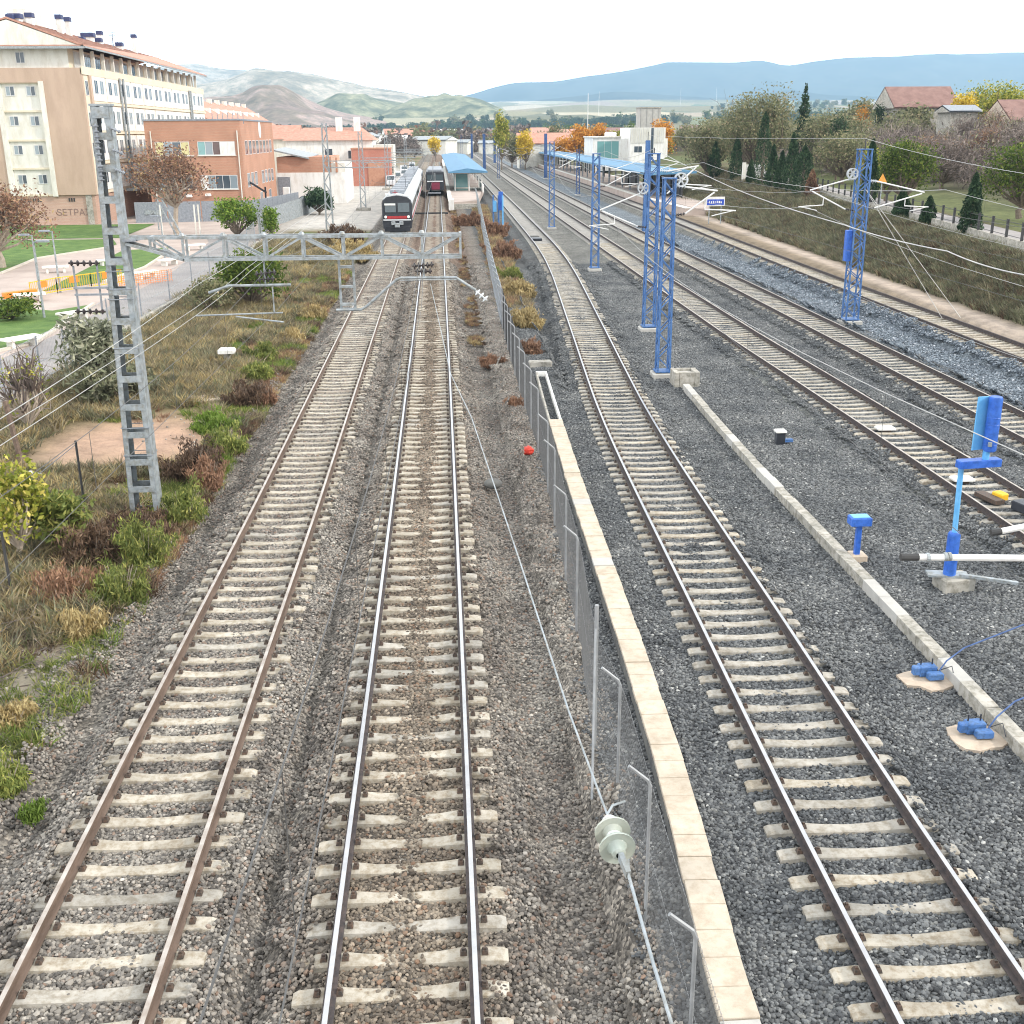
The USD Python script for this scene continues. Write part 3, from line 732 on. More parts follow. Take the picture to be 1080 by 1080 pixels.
SP, SG, SO = L['sleeper'], L['sleeper_grey'], L['sleeper_old']
track(1, 'leftmost railway track with brown rails, running along the weedy verge up to the waiting train', 8.3, 420, 105, L['rail_rust'], L['rail_top_dull'], (SP, SG, .8), 0.35)
track(2, 'track with polished rail heads gleaming white, just left of the chain link fence', 8.3, 420, 105, L['rail_dark'], L['rail_top'], (SP, SG, .85), 0.12)
track(3, 'curving track with dark rails on clean white sleepers, right of the chain link fence', 8.3, 600, 105, L['rail_dark'], L['rail_top'], (SG, SP, .8), 0.0)
track(4, 'straight track with dark rails just right of the row of blue lattice masts', 20, 600, 105, L['rail_dark'], L['rail_top_dull'], (SG, SP, .8), 0.1)
track(5, 'second track from the right, on dark ballast below the heap of blue grey stones', 30, 600, 115, L['rail_dark'], L['rail_top_dull'], (SG, SP, .8), 0.2)
track(6, 'rightmost track with dark rails at the foot of the grassy bank', 40, 600, 120, L['rail_dark'], L['rail_dark'], (SP, SG, .6), 0.3)
# ------------------------------------------------------------------ cable walkway of concrete slabs, open trough, chain link fence
WK = PchipInterpolator([5, 9.84, 12.16, 15.46, 21.5, 29.4, 36.85, 46.5], [3.14, 3.15, 3.26, 3.43, 3.56, 3.67, 3.83, 4.10])
t = T('cable_walkway', 'long cable walkway of square sandy concrete slabs beside the chain link fence', 'walkway', (3.2, 8.4, -0.4))
rw = np.random.default_rng(9)
y = 8.4; k = 0
mb_l, mb_r = MB(), MB()
while y < 37.6:
    ln = 0.5
    ya, yb = y + 0.006, y + ln - 0.006
    a = math.atan2(-float(WK.derivative()(y + .25)), 1)
    m = MB().cbox((float(WK(y + .25)) + rw.normal(0, 0.006), y + .25, -0.035 + rw.normal(0, 0.006)), (0.47 + rw.normal(0, .004), yb - ya, 0.07), bev=0.008, rz=a + rw.normal(0, 0.008))
    m.build('slab', L['slab_grey'] if k in (0, 1, 2, 31, 40) else L['slab'], t)
    y += ln; k += 1
ys = np.arange(8.2, 37.8, 0.8)
for sgn, nm in ((-1, 'side_wall'), (1, 'side_wall')):
    m = MB()
    xa = WK(ys) + sgn * 0.215
    for i in range(len(ys) - 1):
        for q, (dx, z0, z1) in enumerate(((0, -0.55, -0.074),)):
            v = [(xa[i] - .03, ys[i], z0), (xa[i] + .03, ys[i], z0), (xa[i + 1] + .03, ys[i + 1], z0), (xa[i + 1] - .03, ys[i + 1], z0)]
            m.add(v + [(p[0], p[1], z1) for p in v], [(0, 3, 2, 1), (4, 5, 6, 7), (1, 2, 6, 5), (3, 0, 4, 7)])
    m.build(nm, L['concrete_dark'], t)
t = T('open_trough', 'open concrete cable trough with two pale walls where the slab walkway ends', 'cable trough', (4.0, 38, -0.5))
for s in (-1, 1):
    m = MB()
    for ya, yb in ((37.9, 42.2), (42.22, 46.3)):
        xa, xb = float(WK(ya)) + s * 0.2, float(WK(yb)) + s * 0.2
        v = [(xa - .035, ya, -.6), (xa + .035, ya, -.6), (xb + .035, yb, -.6), (xb - .035, yb, -.6)]
        m.add(v + [(p[0], p[1], -0.06) for p in v], [(0, 3, 2, 1), (4, 5, 6, 7), (0, 1, 5, 4), (1, 2, 6, 5), (2, 3, 7, 6), (3, 0, 4, 7)])
    m.build('trough_wall', L['white_paint'] if s > 0 else L['concrete'], t)
MB().cbox((4.0, 42.1, -0.52), (0.34, 8.3, 0.05)).build('trough_floor', L['concrete_dark'], t)
MB().cbox((4.1, 46.42, -0.3), (0.46, 0.1, 0.5)).build('end_wall', L['white_paint'], t)
t = T('concrete_block', 'pale broken concrete block lying at the far end of the open trough', 'concrete block', (4.1, 48.6, -0.4))
MB().cbox((4.25, 48.6, -0.2), (1.0, 0.5, 0.34), bev=0.03, rz=0.08).build('block', L['concrete'], t)

FX = PchipInterpolator([6, 9.2, 11.98, 14.68, 16.43, 20.95, 23.68, 27.56, 30.34, 34.6, 39, 46.6, 63.8, 87.9, 124.6, 168], [2.36, 2.40, 2.44, 2.48, 2.36, 2.59, 2.66, 2.79, 2.87, 2.96, 2.98, 3.0, 3.2, 3.65, 4.45, 5.35])
FP = [6.4, 9.2, 11.98, 14.68, 16.43, 20.95, 23.68, 27.56, 30.34, 34.6, 37.7, 40.8, 43.8, 46.8] + list(np.arange(49.8, 168, 3.0))
t = T('chain_link_fence', 'grey chain link fence with bent top posts between the second track and the slab walkway', 'fence', (2.4, 6.4, -0.4))
for i, yy in enumerate(FP):
    x = float(FX(yy)); m = MB()
    if abs(yy - 16.43) < .01:
        m.tube([(x, yy, -.5), (x, yy, 2.3)], 0.035, 8).tube([(x - .02, yy - .05, 1.9), (x - .25, yy - 1.6, -0.3)], 0.022, 6)
    else:
        m.tube([(x, yy, -.5), (x, yy, 1.76), (x - .03, yy, 1.84), (x - .28, yy, 2.06)], 0.024 if yy < 60 else 0.035, 7)
    m.build('post', L['fence_steel'] if yy < 60 else L['galv'], t)
m = MB()
u = 0.085
ylim = 60.0
L_, H_ = ylim - 6.4, 2.02
nw = int(L_ / u)
ztop = 1.76
for k in range(-int(H_ / u) - 1, nw):
    for d in (1, -1):
        y0 = 6.4 + k * u if d == 1 else 6.4 + (k + int(H_ / u) + 1) * u
        n = 5
        yy = y0 + d * np.linspace(0, H_, n); zz = np.linspace(-0.3, ztop, n)
        ok = (yy > 6.4) & (yy < ylim)
        if ok.sum() < 2:
            continue
        yy, zz = yy[ok], zz[ok]
        p = np.c_[FX(yy) + 0.027 + (0.003 if d > 0 else 0), yy, zz]
        m.tube(p, 0.0018 + 0.00002 * float(yy.mean()), 3, caps=False)
m.build('wire_mesh', L['fence_wire'], t, kind='stuff')
m = MB()
for zz in (-0.25, 0.75, 1.74):
    ys = np.arange(6.4, 60, 1.0); m.tube(np.c_[FX(ys) + 0.03, ys, np.full_like(ys, zz)], 0.0022, 3)
m.build('line_wire', L['fence_steel'], t)
m = MB(); ys = np.arange(60, 168, 1.5)
for i in range(len(ys) - 1):
    for a in np.linspace(0, 1, 6)[:-1]:
        yy = ys[i] + a * 1.5; m.bar((float(FX(yy)), yy, -.4), (float(FX(yy)), yy, 1.75), 0.03)
for zz in (0.0, 0.85, 1.75):
    m.tube(np.c_[FX(ys), ys, np.full_like(ys, zz)], 0.02, 4)
m.build('far_pickets', L['galv_dark'], t, kind='stuff')

# ------------------------------------------------------------------ blue lattice masts with their cantilevers
def insul(m, a, b, n=4, r=0.075):
    a, b = np.array(a, float), np.array(b, float)
    ln = np.linalg.norm(b - a)
    prof = [(0.018, 0)]
    for i in range(n):
        z = ln * (i + 0.5) / n
        prof += [(0.02, z - ln * .3 / n), (r, z - ln * .05 / n), (r * .9, z + ln * .1 / n), (0.025, z + ln * .25 / n)]
    prof += [(0.018, ln)]
    m.lathe(a, prof, 10, direction=b - a)


def mast(x, y, label, h=8.9, w=0.55, wt=0.42, arms=(), mt='blue_paint', tip=0.5, solid=False, cap=True, z0=-0.36, box=False, stay=False):
    t = T('lattice_mast', label, 'catenary mast', (x, y, z0))
    bm = L[mt]
    hz = z0 + h
    MB().cbox((x, y, z0 + 0.04), (w + 0.42, w + 0.42, 0.2), bev=0.04).build('foundation', L['slab_grey'], t)
    MB().cbox((x, y, z0 + 0.2), (w + 0.2, w + 0.2, 0.05)).build('base_plate', bm, t)
    W_ = lambda z: (w + (wt - w) * (z - z0) / h) / 2
    for sx in (-1, 1):
        for sy in (-1, 1):
            m = MB(); a0, a1 = W_(z0), W_(hz)
            m.bar((x + sx * a0, y + sy * a0, z0 + .2), (x + sx * a1, y + sy * a1, hz), 0.075)
            m.build('corner_leg', bm, t)
    m = MB(); n = int(h / 0.52); zs = np.linspace(z0 + 0.3, hz - 0.1, n + 1)
    for i in range(n):
        a, b = W_(zs[i]), W_(zs[i + 1]); s = 1 if i % 2 else -1
        for sy in (-1, 1):
            m.bar((x - s * a, y + sy * a, zs[i]), (x + s * b, y + sy * b, zs[i + 1]), 0.045)
            m.bar((x + sy * a, y - s * a, zs[i]), (x + sy * b, y + s * b, zs[i + 1]), 0.045)
    m.build('lacing', bm, t)
    if solid:
        MB().cbox((x - 0.02, y - W_(z0) - .03, z0 + h * .5 + .2), (w * .95, 0.03, h * .98)).build('front_plate', bm, t)
    if cap:
        MB().cbox((x, y, hz + 0.02), (wt + .12, wt + .12, 0.05)).build('cap_plate', bm, t)
    if tip:
        m = MB(); m.tube([(x, y, hz), (x, y, hz + tip)], 0.03, 6); m.build('tip_rod', L['dark_iron'], t)
    if box:
        MB().cbox((x - W_(4) - .18, y - .05, z0 + 4.1), (0.3, 0.42, 1.6), bev=.03).build('cabinet', L['blue_bright'], t)
    for (s, reach, zu, zl, zt, wh) in arms:            # side, reach, upper and lower fixing, height of the tube's end
        e = x + s * reach; f = x + s * (W_(zu) + .04)
        m = MB(); insul(m, (f, y, zu), (f + s * .45, y, zu - .04), 4); m.build('insulator', L['insulator_white'], t)
        m = MB(); insul(m, (f, y, zl), (f + s * .45, y, zl + .06), 4, .07); m.build('insulator', L['insulator_dark'], t)
        m = MB(); m.tube([(f + s * .45, y, zu - .04), (e, y, zt)], 0.036, 7); m.build('top_tube', L['white_tube'], t)
        m = MB(); m.tube([(f + s * .45, y, zl + .06), (e - s * .12, y, zt - .06)], 0.036, 7); m.build('strut', L['white_tube'], t)
        fx = f + s * .45 + (e - f - s * .45) * .62; fz = zl + .06 + (zt - .06 - zl - .06) * .62
        m = MB(); m.tube([(fx, y, fz - .35), (fx + s * 1.3, y, fz - .42)], 0.028, 6); m.tube([(fx + s * 1.2, y, fz - .42), (fx + s * .3, y, fz - .62)], 0.022, 6); m.tube([(fx, y, fz), (fx, y, fz - .35)], 0.02, 6); m.build('steady_arm', L['white_tube'], t)
        if wh:
            m = MB()
            wx, wz = x + s * (W_(zu) + .26), zu + .25
            for q in range(3):
                m.lathe((wx, y - .1 + .1 * q, wz), [(.235, -.02), (.28, -.03), (.28, .03), (.235, .02), (.235, -.02)], 20, direction=(0.25, 1, 0))
                for a_ in range(3):
                    m.bar((wx - .24 * math.cos(a_ * 1.05), y - .1 + .1 * q, wz - .24 * math.sin(a_ * 1.05)), (wx + .24 * math.cos(a_ * 1.05), y - .1 + .1 * q, wz + .24 * math.sin(a_ * 1.05)), .03)
            m.build('tension_wheel', L['insulator_white'], t)
    if stay:
        for dx in (3.0, 4.0):
            m = MB(); m.tube([(x + .2, y, z0 + 7.0), (x + dx + 1.0, y - 2.5, 0.2)], 0.014, 4); m.build('stay_wire', L['wire'], t)
    return t


mast(22.1, 59.3, 'blue lattice mast on the right with white arms to both sides and two stay wires', 8.95, .66, .56, [(-1, 2.75, 7.15, 5.55, 6.6, True), (1, 3.4, 7.05, 5.6, 6.42, False)], tip=.55, box=True, stay=True)
mast(10.85, 58.2, 'blue lattice mast just behind the nearest one, with white arms toward the curving track', 8.85, .58, .46, [(-1, 2.7, 6.6, 4.9, 5.8, True), (1, 2.3, 7.7, 6.5, 7.9, False)], tip=.3)
mast(9.35, 46.6, 'nearest blue lattice mast, next to the pale concrete inspection box', 8.1, .52, .42, [(1, 2.0, 7.45, 6.3, 7.25, True)], tip=0)
mast(11.6, 85.3, 'blue lattice mast with white arm, alone left of the twin masts', 8.4, .56, .46, [(1, 2.6, 7.2, 5.7, 6.7, False)], tip=0)
mast(12.1, 124.2, 'slender blue lattice mast before the blue canopy, left of the station clock side', 8.95, .56, .46, [(1, 2.6, 7.4, 5.9, 6.9, False)], tip=0, mt='blue_paint')
mast(20.95, 116.0, 'solid looking blue mast rising dark before the white station building', 9.0, .5, .34, [(-1, 3.4, 6.9, 5.6, 6.0, False), (1, 3.2, 7.2, 5.7, 6.6, False)], tip=.9, solid=True)
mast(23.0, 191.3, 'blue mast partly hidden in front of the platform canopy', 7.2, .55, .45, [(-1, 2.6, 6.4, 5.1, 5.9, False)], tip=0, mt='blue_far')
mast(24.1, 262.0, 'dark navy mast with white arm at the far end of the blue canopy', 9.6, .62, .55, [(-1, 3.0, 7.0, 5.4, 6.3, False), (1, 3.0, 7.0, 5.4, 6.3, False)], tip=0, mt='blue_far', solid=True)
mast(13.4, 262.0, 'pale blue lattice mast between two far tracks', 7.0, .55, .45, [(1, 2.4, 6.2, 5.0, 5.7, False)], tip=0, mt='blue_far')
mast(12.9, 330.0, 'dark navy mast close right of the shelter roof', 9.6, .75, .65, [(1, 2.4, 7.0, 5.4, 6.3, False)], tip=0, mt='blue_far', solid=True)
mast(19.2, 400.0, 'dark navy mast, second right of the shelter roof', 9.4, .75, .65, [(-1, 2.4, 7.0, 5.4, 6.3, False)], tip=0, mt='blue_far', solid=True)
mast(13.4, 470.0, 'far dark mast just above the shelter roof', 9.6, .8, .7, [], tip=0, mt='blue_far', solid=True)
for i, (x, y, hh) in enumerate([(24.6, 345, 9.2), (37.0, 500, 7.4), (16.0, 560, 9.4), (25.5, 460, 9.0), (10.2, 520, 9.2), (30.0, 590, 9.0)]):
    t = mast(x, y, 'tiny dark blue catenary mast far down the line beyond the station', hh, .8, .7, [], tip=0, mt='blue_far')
    tag(t.x, group='far catenary masts')

# mast outside the picture on the right that carries the near tube ends
t = mast(9.5, 10.0, 'near mast at the right edge, only its white tube ends reaching into view', 8.6, .55, .45, [], tip=.3)
m = MB(); m.tube([(9.25, 10, 5.35), (4.62, 10.0, 5.545)], 0.034, 10); m.build('cross_tube', L['white_tube'], t)
m = MB(); m.tube([(4.64, 10, 5.544), (4.46, 10.0, 5.55)], 0.037, 10); m.build('end_cap', L['dark_iron'], t)
m = MB()
for xx in (4.72, 4.9, 4.94):
    m.tube([(xx, 10, 5.54), (xx + .03, 10.0, 5.54)], 0.045, 10)
m.build('clamp', L['galv'], t)
m = MB(); m.tube([(9.25, 10.9, 6.05), (5.92, 10.9, 5.45)], 0.034, 10); m.build('upper_tube', L['white_tube'], t)
m = MB(); m.tube([(5.94, 10.9, 5.453), (5.83, 10.9, 5.437)], 0.037, 10); m.build('end_cap', L['dark_iron'], t)

# ------------------------------------------------------------------ left gantry: ladder mast and lattice beam
YM = 29.1
t = T('gantry_mast', 'tall grey ladder shaped steel gantry mast on the weedy verge', 'gantry mast', (-8.15, YM, -0.35))
h0, h1 = -0.2, 10.25
wx = lambda z: 0.37 + (0.21 - 0.37) * (z - h0) / (h1 - h0)
wy = lambda z: 0.26 + (0.17 - 0.26) * (z - h0) / (h1 - h0)
xc0 = lambda z: -8.17 + (-8.10 + 8.17) * (z - h0) / (h1 - h0)
for s in (-1, 1):
    m = MB()
    n = 8
    for i in range(n):
        za, zb = h0 + (h1 - h0) * i / n, h0 + (h1 - h0) * (i + 1) / n
        for (ex0, ex1, ey0, ey1) in ((0.0, 0.014, -1, 1), (-0.12, 0.0, -1, -1), (-0.12, 0.0, 1, 1)):
            v = []
            for z in (za, zb):
                cx, a, b = xc0(z), wx(z), wy(z)
                xs_ = sorted((cx + s * (a + ex0), cx + s * (a + ex1)))
                y0_, y1_ = (YM - b, YM + b) if ey0 != ey1 else (YM + ey0 * b - .007, YM + ey0 * b + .007)
                v += [(xs_[0], y0_, z), (xs_[1], y0_, z), (xs_[1], y1_, z), (xs_[0], y1_, z)]
            m.add(v, [(0, 3, 2, 1), (4, 5, 6, 7), (0, 1, 5, 4), (1, 2, 6, 5), (2, 3, 7, 6), (3, 0, 4, 7)])
    m.build('channel_leg', L['galv'], t)
zs = [-0.1] + [0.62 + 0.745 * i for i in range(13)]
for z in zs + [10.1]:
    cx, a, b = xc0(z), wx(z), wy(z)
    for s in (-1, 1):
        hgt = 0.17 if z < 10 else 0.26
        MB().cbox((cx, YM + s * (b + 0.016), z), (2 * a - .02, 0.016, hgt)).build('batten_plate', L['galv'], t)
m = MB()
for s in (-1, 1):
    m.cbox((-8.17 + s * .33, YM, -0.33), (0.16, 0.5, 0.34), bev=.02)
m.build('footing', L['concrete_dark'], t)
MB().cbox((xc0(10.3), YM, 10.275), (0.5, 0.4, 0.05)).build('cap_plate', L['galv'], t)
m = MB()
for z, dx, ln in ((9.85, -.16, .5), (9.35, -.1, .55), (8.9, -.12, .4)):
    insul(m, (xc0(z) - .12, YM - wy(z) - .08, z), (xc0(z) - .12 + .02, YM - wy(z) - .13, z - ln), 4, .075)
    insul(m, (xc0(z) + .2, YM - wy(z) - .05, z - .1), (xc0(z) + .45, YM - wy(z) - .05, z - .2), 3, .05)
m.build('insulator', L['galv_dark'], t)
m = MB()
for z in (6.55, 5.35):
    insul(m, (-8.55, YM - .2, z), (-9.3, YM - .25, z + .02), 5, .08)
m.build('insulator', L['insulator_dark'], t)
m = MB()
for xx in (-8.62, -9.2):
    m.bar((xx, YM - .22, 5.35), (xx, YM - .22, 6.5), .04)
m.bar((-8.4, YM - .22, 5.95), (-9.25, YM - .22, 5.95), .10, .05); m.bar((-8.4, YM - .22, 5.78), (-9.25, YM - .22, 5.78), .06, .05)
m.build('bracket', L['galv_dark'], t)
m = MB()
for z in (6.35, 5.9, 5.65, 4.4, 2.3, 1.55):
    cx, a, b = xc0(z), wx(z), wy(z)
    p = [(cx - a - .03, YM - b - .03, z), (cx + a + .03, YM - b - .03, z), (cx + a + .03, YM + b + .03, z), (cx - a - .03, YM + b + .03, z), (cx - a - .03, YM - b - .03, z)]
    m.tube(p, .012, 5)
m.build('band', L['galv_dark'], t)

t = T('gantry_beam', 'horizontal grey lattice beam spanning the two left tracks from the ladder mast', 'gantry beam', (-7.8, YM, 6.6))
zt, zb = 7.12, 6.6
xs = [-7.25, -6.45, -5.44, -4.44, -3.49, -2.48, -1.5, -0.48, 0.49]
for yy in (YM - .22, YM + .22):
    m = MB(); m.bar((-7.85, yy, 7.15), (0.52, yy, zt), .07); m.build('top_chord', L['galv'], t)
    m = MB(); m.bar((-7.85, yy, 7.02), (-6.45, yy, zb), .07); m.bar((-6.47, yy, zb), (0.52, yy, zb - .02), .07); m.build('bottom_chord', L['galv'], t)
    for i, x in enumerate(xs):
        z0_ = zb if i else 6.84
        m = MB(); m.bar((x, yy, z0_), (x, yy, zt), .055); m.build('post', L['galv'], t)
        if i < len(xs) - 1:
            a, b = (zt, zb) if i % 2 == 0 else (zb, zt)
            m = MB(); m.bar((x, yy, a), (xs[i + 1], yy, b), .05); m.build('diagonal', L['galv'], t)
m = MB()
for x in xs:
    m.bar((x, YM - .22, zt + .03), (x, YM + .22, zt + .03), .06); m.bar((x, YM - .22, zb if x > -7 else 6.84), (x, YM + .22, zb if x > -7 else 6.84), .05)
m.build('cross_tie', L['galv'], t)
for x in xs[1:-1]:
    MB().lathe((x, YM - .22, zt + .02), [(.0, 0), (.07, .0), (.08, .05), (.05, .11), (0, .12)], 10).build('bolt_cap', L['galv'], t)
MB().cbox((-7.72, YM, 7.1), (.3, .6, .05)).build('mount_plate', L['galv_dark'], t)
m = MB()
for xx in (-2.62, -2.26):
    m.bar((xx, YM, 6.6), (xx, YM, 5.3), .06)
for z in (6.35, 5.85, 5.4, 5.27):
    m.bar((-2.64, YM, z), (-2.24, YM, z), .13, .06)
m.build('drop_post', L['galv'], t)
m = MB(); m.tube([(-2.75, YM - .1, 5.27), (-2.1, YM - .1, 5.27), (-1.95, YM - .1, 5.36), (-1.17, YM - .1, 6.02), (-1.05, YM - .1, 6.06), (0.36, YM - .1, 6.05), (0.86, YM - .1, 5.72)], .035, 8); m.build('bent_tube', L['galv'], t)
m = MB(); insul(m, (-0.75, YM - .1, 6.35), (-0.2, YM - .1, 6.38), 5, .09); insul(m, (-0.68, YM - .1, 6.22), (-0.25, YM - .1, 6.22), 4, .08); m.build('insulator', L['insulator_dark'], t)
m = MB(); m.bar((-.46, YM - .1, 6.6), (-.46, YM - .1, 6.05), .05); m.build('hanger', L['galv'], t)
m = MB(); insul(m, (0.86, YM - .1, 5.70), (1.15, YM - .1, 5.45), 3, .1); m.build('insulator', L['insulator_white'], t)
m = MB(); m.tube([(-5.95, YM - .1, 5.76), (-5.42, YM - .1, 5.93), (-3.86, YM - .1, 5.93)], .036, 8); m.build('bent_tube', L['galv'], t)
m = MB(); m.bar((-4.5, YM - .1, 6.6), (-4.5, YM - .1, 5.9), .04); m.bar((-4.33, YM - .1, 5.9), (-4.33, YM - .1, 5.22), .03); m.build('hanger', L['galv'], t)
m = MB(); insul(m, (-4.75, YM - .1, 6.2), (-4.2, YM - .1, 6.26), 5, .09); insul(m, (-4.7, YM - .1, 6.07), (-4.25, YM - .1, 6.09), 4, .08); m.build('insulator', L['insulator_dark'], t)
m = MB(); m.tube([(-6.3, YM - .2, 5.2), (-4.1, YM - .2, 5.24)], .022, 6); m.tube([(-5.3, YM - .2, 5.16), (-4.1, YM - .2, 5.0)], .022, 6); m.tube([(-1.3, YM + 6, 5.25), (.6, YM + 6, 5.25)], .016, 5); m.build('steady_arm', L['galv'], t)

# grey gantry masts farther along the left side
def grey_mast(x, y, h, label):
    t = T('grey_lattice_mast', label, 'catenary mast', (x, y, -.35))
    MB().cbox((x, y, -.15), (1.9, 1.9, .5), bev=.05).build('foundation', L['concrete'], t)
    for s in (-1, 1):
        for q in (-1, 1):
            m = MB(); m.bar((x + s * .35, y + q * .35, 0), (x + s * .22, y + q * .22, h), .10); m.build('corner_leg', L['galv'], t)
    m = MB(); zz = np.linspace(.2, h, 12)
    for i in range(11):
        s = 1 if i % 2 else -1; a = .35 - .13 * zz[i] / h; b = .35 - .13 * zz[i + 1] / h
        for q in (-1, 1):
            m.bar((x - s * a, y + q * a, zz[i]), (x + s * b, y + q * b, zz[i + 1]), .06); m.bar((x + q * a, y - s * a, zz[i]), (x + q * b, y + s * b, zz[i + 1]), .06)
    m.build('lacing', L['galv'], t)
    m = MB(); m.bar((x, y, h * .66), (x + 7.2, y, h * .66), .09); m.bar((x, y, h * .6), (x + 7.2, y, h * .6), .09)
    for k in range(8):
        m.bar((x + k * .9, y, h * (.66 if k % 2 else .6)), (x + k * .9 + .9, y, h * (.6 if k % 2 else .66)), .05)
    m.build('cross_beam', L['galv'], t)
    m = MB(); insul(m, (x + 6.7, y, h * .6), (x + 6.7, y, h * .6 - .6), 4, .09); m.build('insulator', L['insulator_dark'], t)


grey_mast(-11.4, 118.7, 10.6, 'pale grey lattice mast in front of the low brick and white shed')
grey_mast(-10.4, 157.0, 9.9, 'stout grey mast on a square footing in front of the red brick block')
grey_mast(-9.6, 215.0, 9.5, 'grey mast beside the red brick block, above the parked train')
grey_mast(-13.6, 330.0, 8.2, 'distant grey mast among the yard wires left of the train')
grey_mast(-8.2, 290.0, 9.0, 'distant grey mast just above the roof of the parked train')


# ------------------------------------------------------------------ overhead wires
def wire(name, label, pts, r=0.008, m='wire', sag=None, group=None):
    mb = MB()
    p = [np.array(q, float) for q in pts]
    for a, b in zip(p[:-1], p[1:]):
        n = 12
        s = np.linspace(0, 1, n)
        q = a + (b - a) * s[:, None]
        q[:, 2] -= (sag or 0) * 4 * s * (1 - s)
        mb.tube(q, r, 4, caps=False)
    g = mb.build(name, L[m])
    tag(g, label, 'wire', group)


def catenary(k, ys, x_of, label, zc=5.3, zm=6.55, r=0.005):
    """Contact wire, messenger and droppers of one track as one thing."""
    t = T('overhead_line', label, 'overhead line', (float(x_of(ys[0])), ys[0], zc))
    st = [(0.2 if i % 2 else -0.2) for i in range(len(ys))]
    mc, mm, md = MB(), MB(), MB()
    for i in range(len(ys) - 1):
        s = np.linspace(0, 1, 13); yy = ys[i] + (ys[i + 1] - ys[i]) * s
        xx = x_of(ys[i]) + st[i] + (x_of(ys[i + 1]) + st[i + 1] - x_of(ys[i]) - st[i]) * s
        zz = zm - min(0.9, 0.00033 * (ys[i + 1] - ys[i]) ** 2 + .3) * 4 * s * (1 - s)
        rr = r * (1 + yy.mean() / 120)
        mc.tube(np.c_[xx, yy, np.full_like(yy, zc)], rr, 4, caps=False); mm.tube(np.c_[xx, yy, zz], rr, 4, caps=False)
        for q in range(1, 12, 2):
            md.bar((xx[q], yy[q], zc), (xx[q], yy[q], zz[q]), .006)
    mc.build('contact_wire', L['wire_dark'], t); mm.build('messenger_wire', L['wire' if k > 2 else 'wire_dark'], t); md.build('droppers', L['wire_dark'], t, kind='stuff')


catenary(1, [3, 29, 80, 118, 157, 215, 290], lambda y: -4.45, 'thin twin overhead wires above the leftmost track')
catenary(2, [3, 29, 80, 118, 157, 215, 290, 380], lambda y: -0.75, 'thin twin overhead wires above the second track')
catenary(3, [10, 58, 85, 125, 191, 262], lambda y: float(TC[3](y)), 'thin twin overhead wires above the curving track')
catenary(4, [4, 46.6, 85, 125, 191, 262, 345, 460], lambda y: float(TC[4](y)), 'thin twin overhead wires above the straight track beside the blue masts')
catenary(5, [4, 59, 116, 191, 262, 345, 460], lambda y: float(TC[5](y)), 'thin twin overhead wires left of the right hand mast')
catenary(6, [4, 59, 116, 191, 262, 345, 460], lambda y: float(TC[6](y)), 'thin twin overhead wires above the rightmost track', r=.009)
wire('feeder_wire', 'pale wire sagging from the right hand mast top across the trees', [(21, 116, 9.2), (22.05, 59.3, 9.15), (22.0, 42.4, 7.96), (22.0, 30, 7.3), (21.8, 10, 7.2)], .011, sag=.12)
wire('feeder_wire', 'thick pale wire slanting down to the right across the grassy bank', [(10.85, 58.2, 8.75), (10.4, 40, 7.62), (10.2, 28.4, 7.29), (10.2, 22.3, 7.23), (10.2, 19.2, 7.13), (9.8, 10, 7.4)], .013, sag=.05)
wire('feeder_wire', 'pale wire between the far mast tops above the station roof', [(11.6, 85.3, 8.0), (10.85, 58.2, 8.75)], .011, sag=.4)
wire('feeder_wire', 'low pale wire crossing the blue grey stones at the right', [(22.1, 59.3, 1.2), (24.0, 44, .5), (24.5, 36, .5)], .009, sag=.1)
wire('anchor_wire', 'upper pale wire running down to the left edge across the verge', [(-5.9, 60, 6.2), (-6.16, 28.6, 6.0), (-5.94, 14.8, 6.0), (-5.8, 8, 6.0)], .008, sag=.06)
wire('anchor_wire', 'lower pale wire pair crossing the ladder mast toward the left edge', [(-6.2, 60, 5.6), (-6.25, 37.5, 5.35), (-6.16, 28.9, 5.3), (-6.5, 16.1, 5.3), (-6.6, 8, 5.3)], .008, sag=.03)
wire('anchor_wire', 'faint wire beside the lower pale pair over the dry grass', [(-6.35, 60, 5.65), (-6.4, 37.5, 5.42), (-6.33, 28.9, 5.38), (-6.7, 16.1, 5.4), (-6.8, 8, 5.4)], .008, sag=.03)
t = T('strung_insulator', 'pale steel rope with two big glass insulator discs strung toward the footbridge', 'insulator', (0.93, 5.5, 5.6))
rope = [(-0.30, 29.0, 5.9), (0.1, 18.9, 5.64), (0.37, 15.73, 5.65), (0.67, 10.0, 5.65), (0.82, 7.0, 5.64), (0.915, 5.72, 5.63)]
m = MB(); m.tube(rope, .0075, 6); m.build('rope', L['galv'], t)
m = MB(); m.tube([(0.955, 5.22, 5.60), (0.965, 4.5, 5.6), (1.03, 2.5, 5.6)], .0095, 6); m.build('rope', L['galv'], t)
d = np.array([0.93, 5.36, 5.61]) - np.array([0.915, 5.72, 5.63]); d /= np.linalg.norm(d)
for k in range(2):
    c = np.array([0.918, 5.63, 5.625]) + d * .145 * k
    m = MB(); m.lathe(c, [(0.03, -.02), (.05, -.01), (.085, .012), (.108, .045), (.108, .06), (.095, .055), (.06, .05), (.045, .075), (.04, .11), (.02, .12)], 20, direction=d); m.build('glass_disc', L['insulator_glass'], t, smooth=40)
    m = MB(); m.lathe(c, [(0.0, -.07), (.035, -.07), (.048, -.05), (.05, -.012)], 14, direction=d); m.build('metal_cap', L['insulator_white'], t, smooth=40)
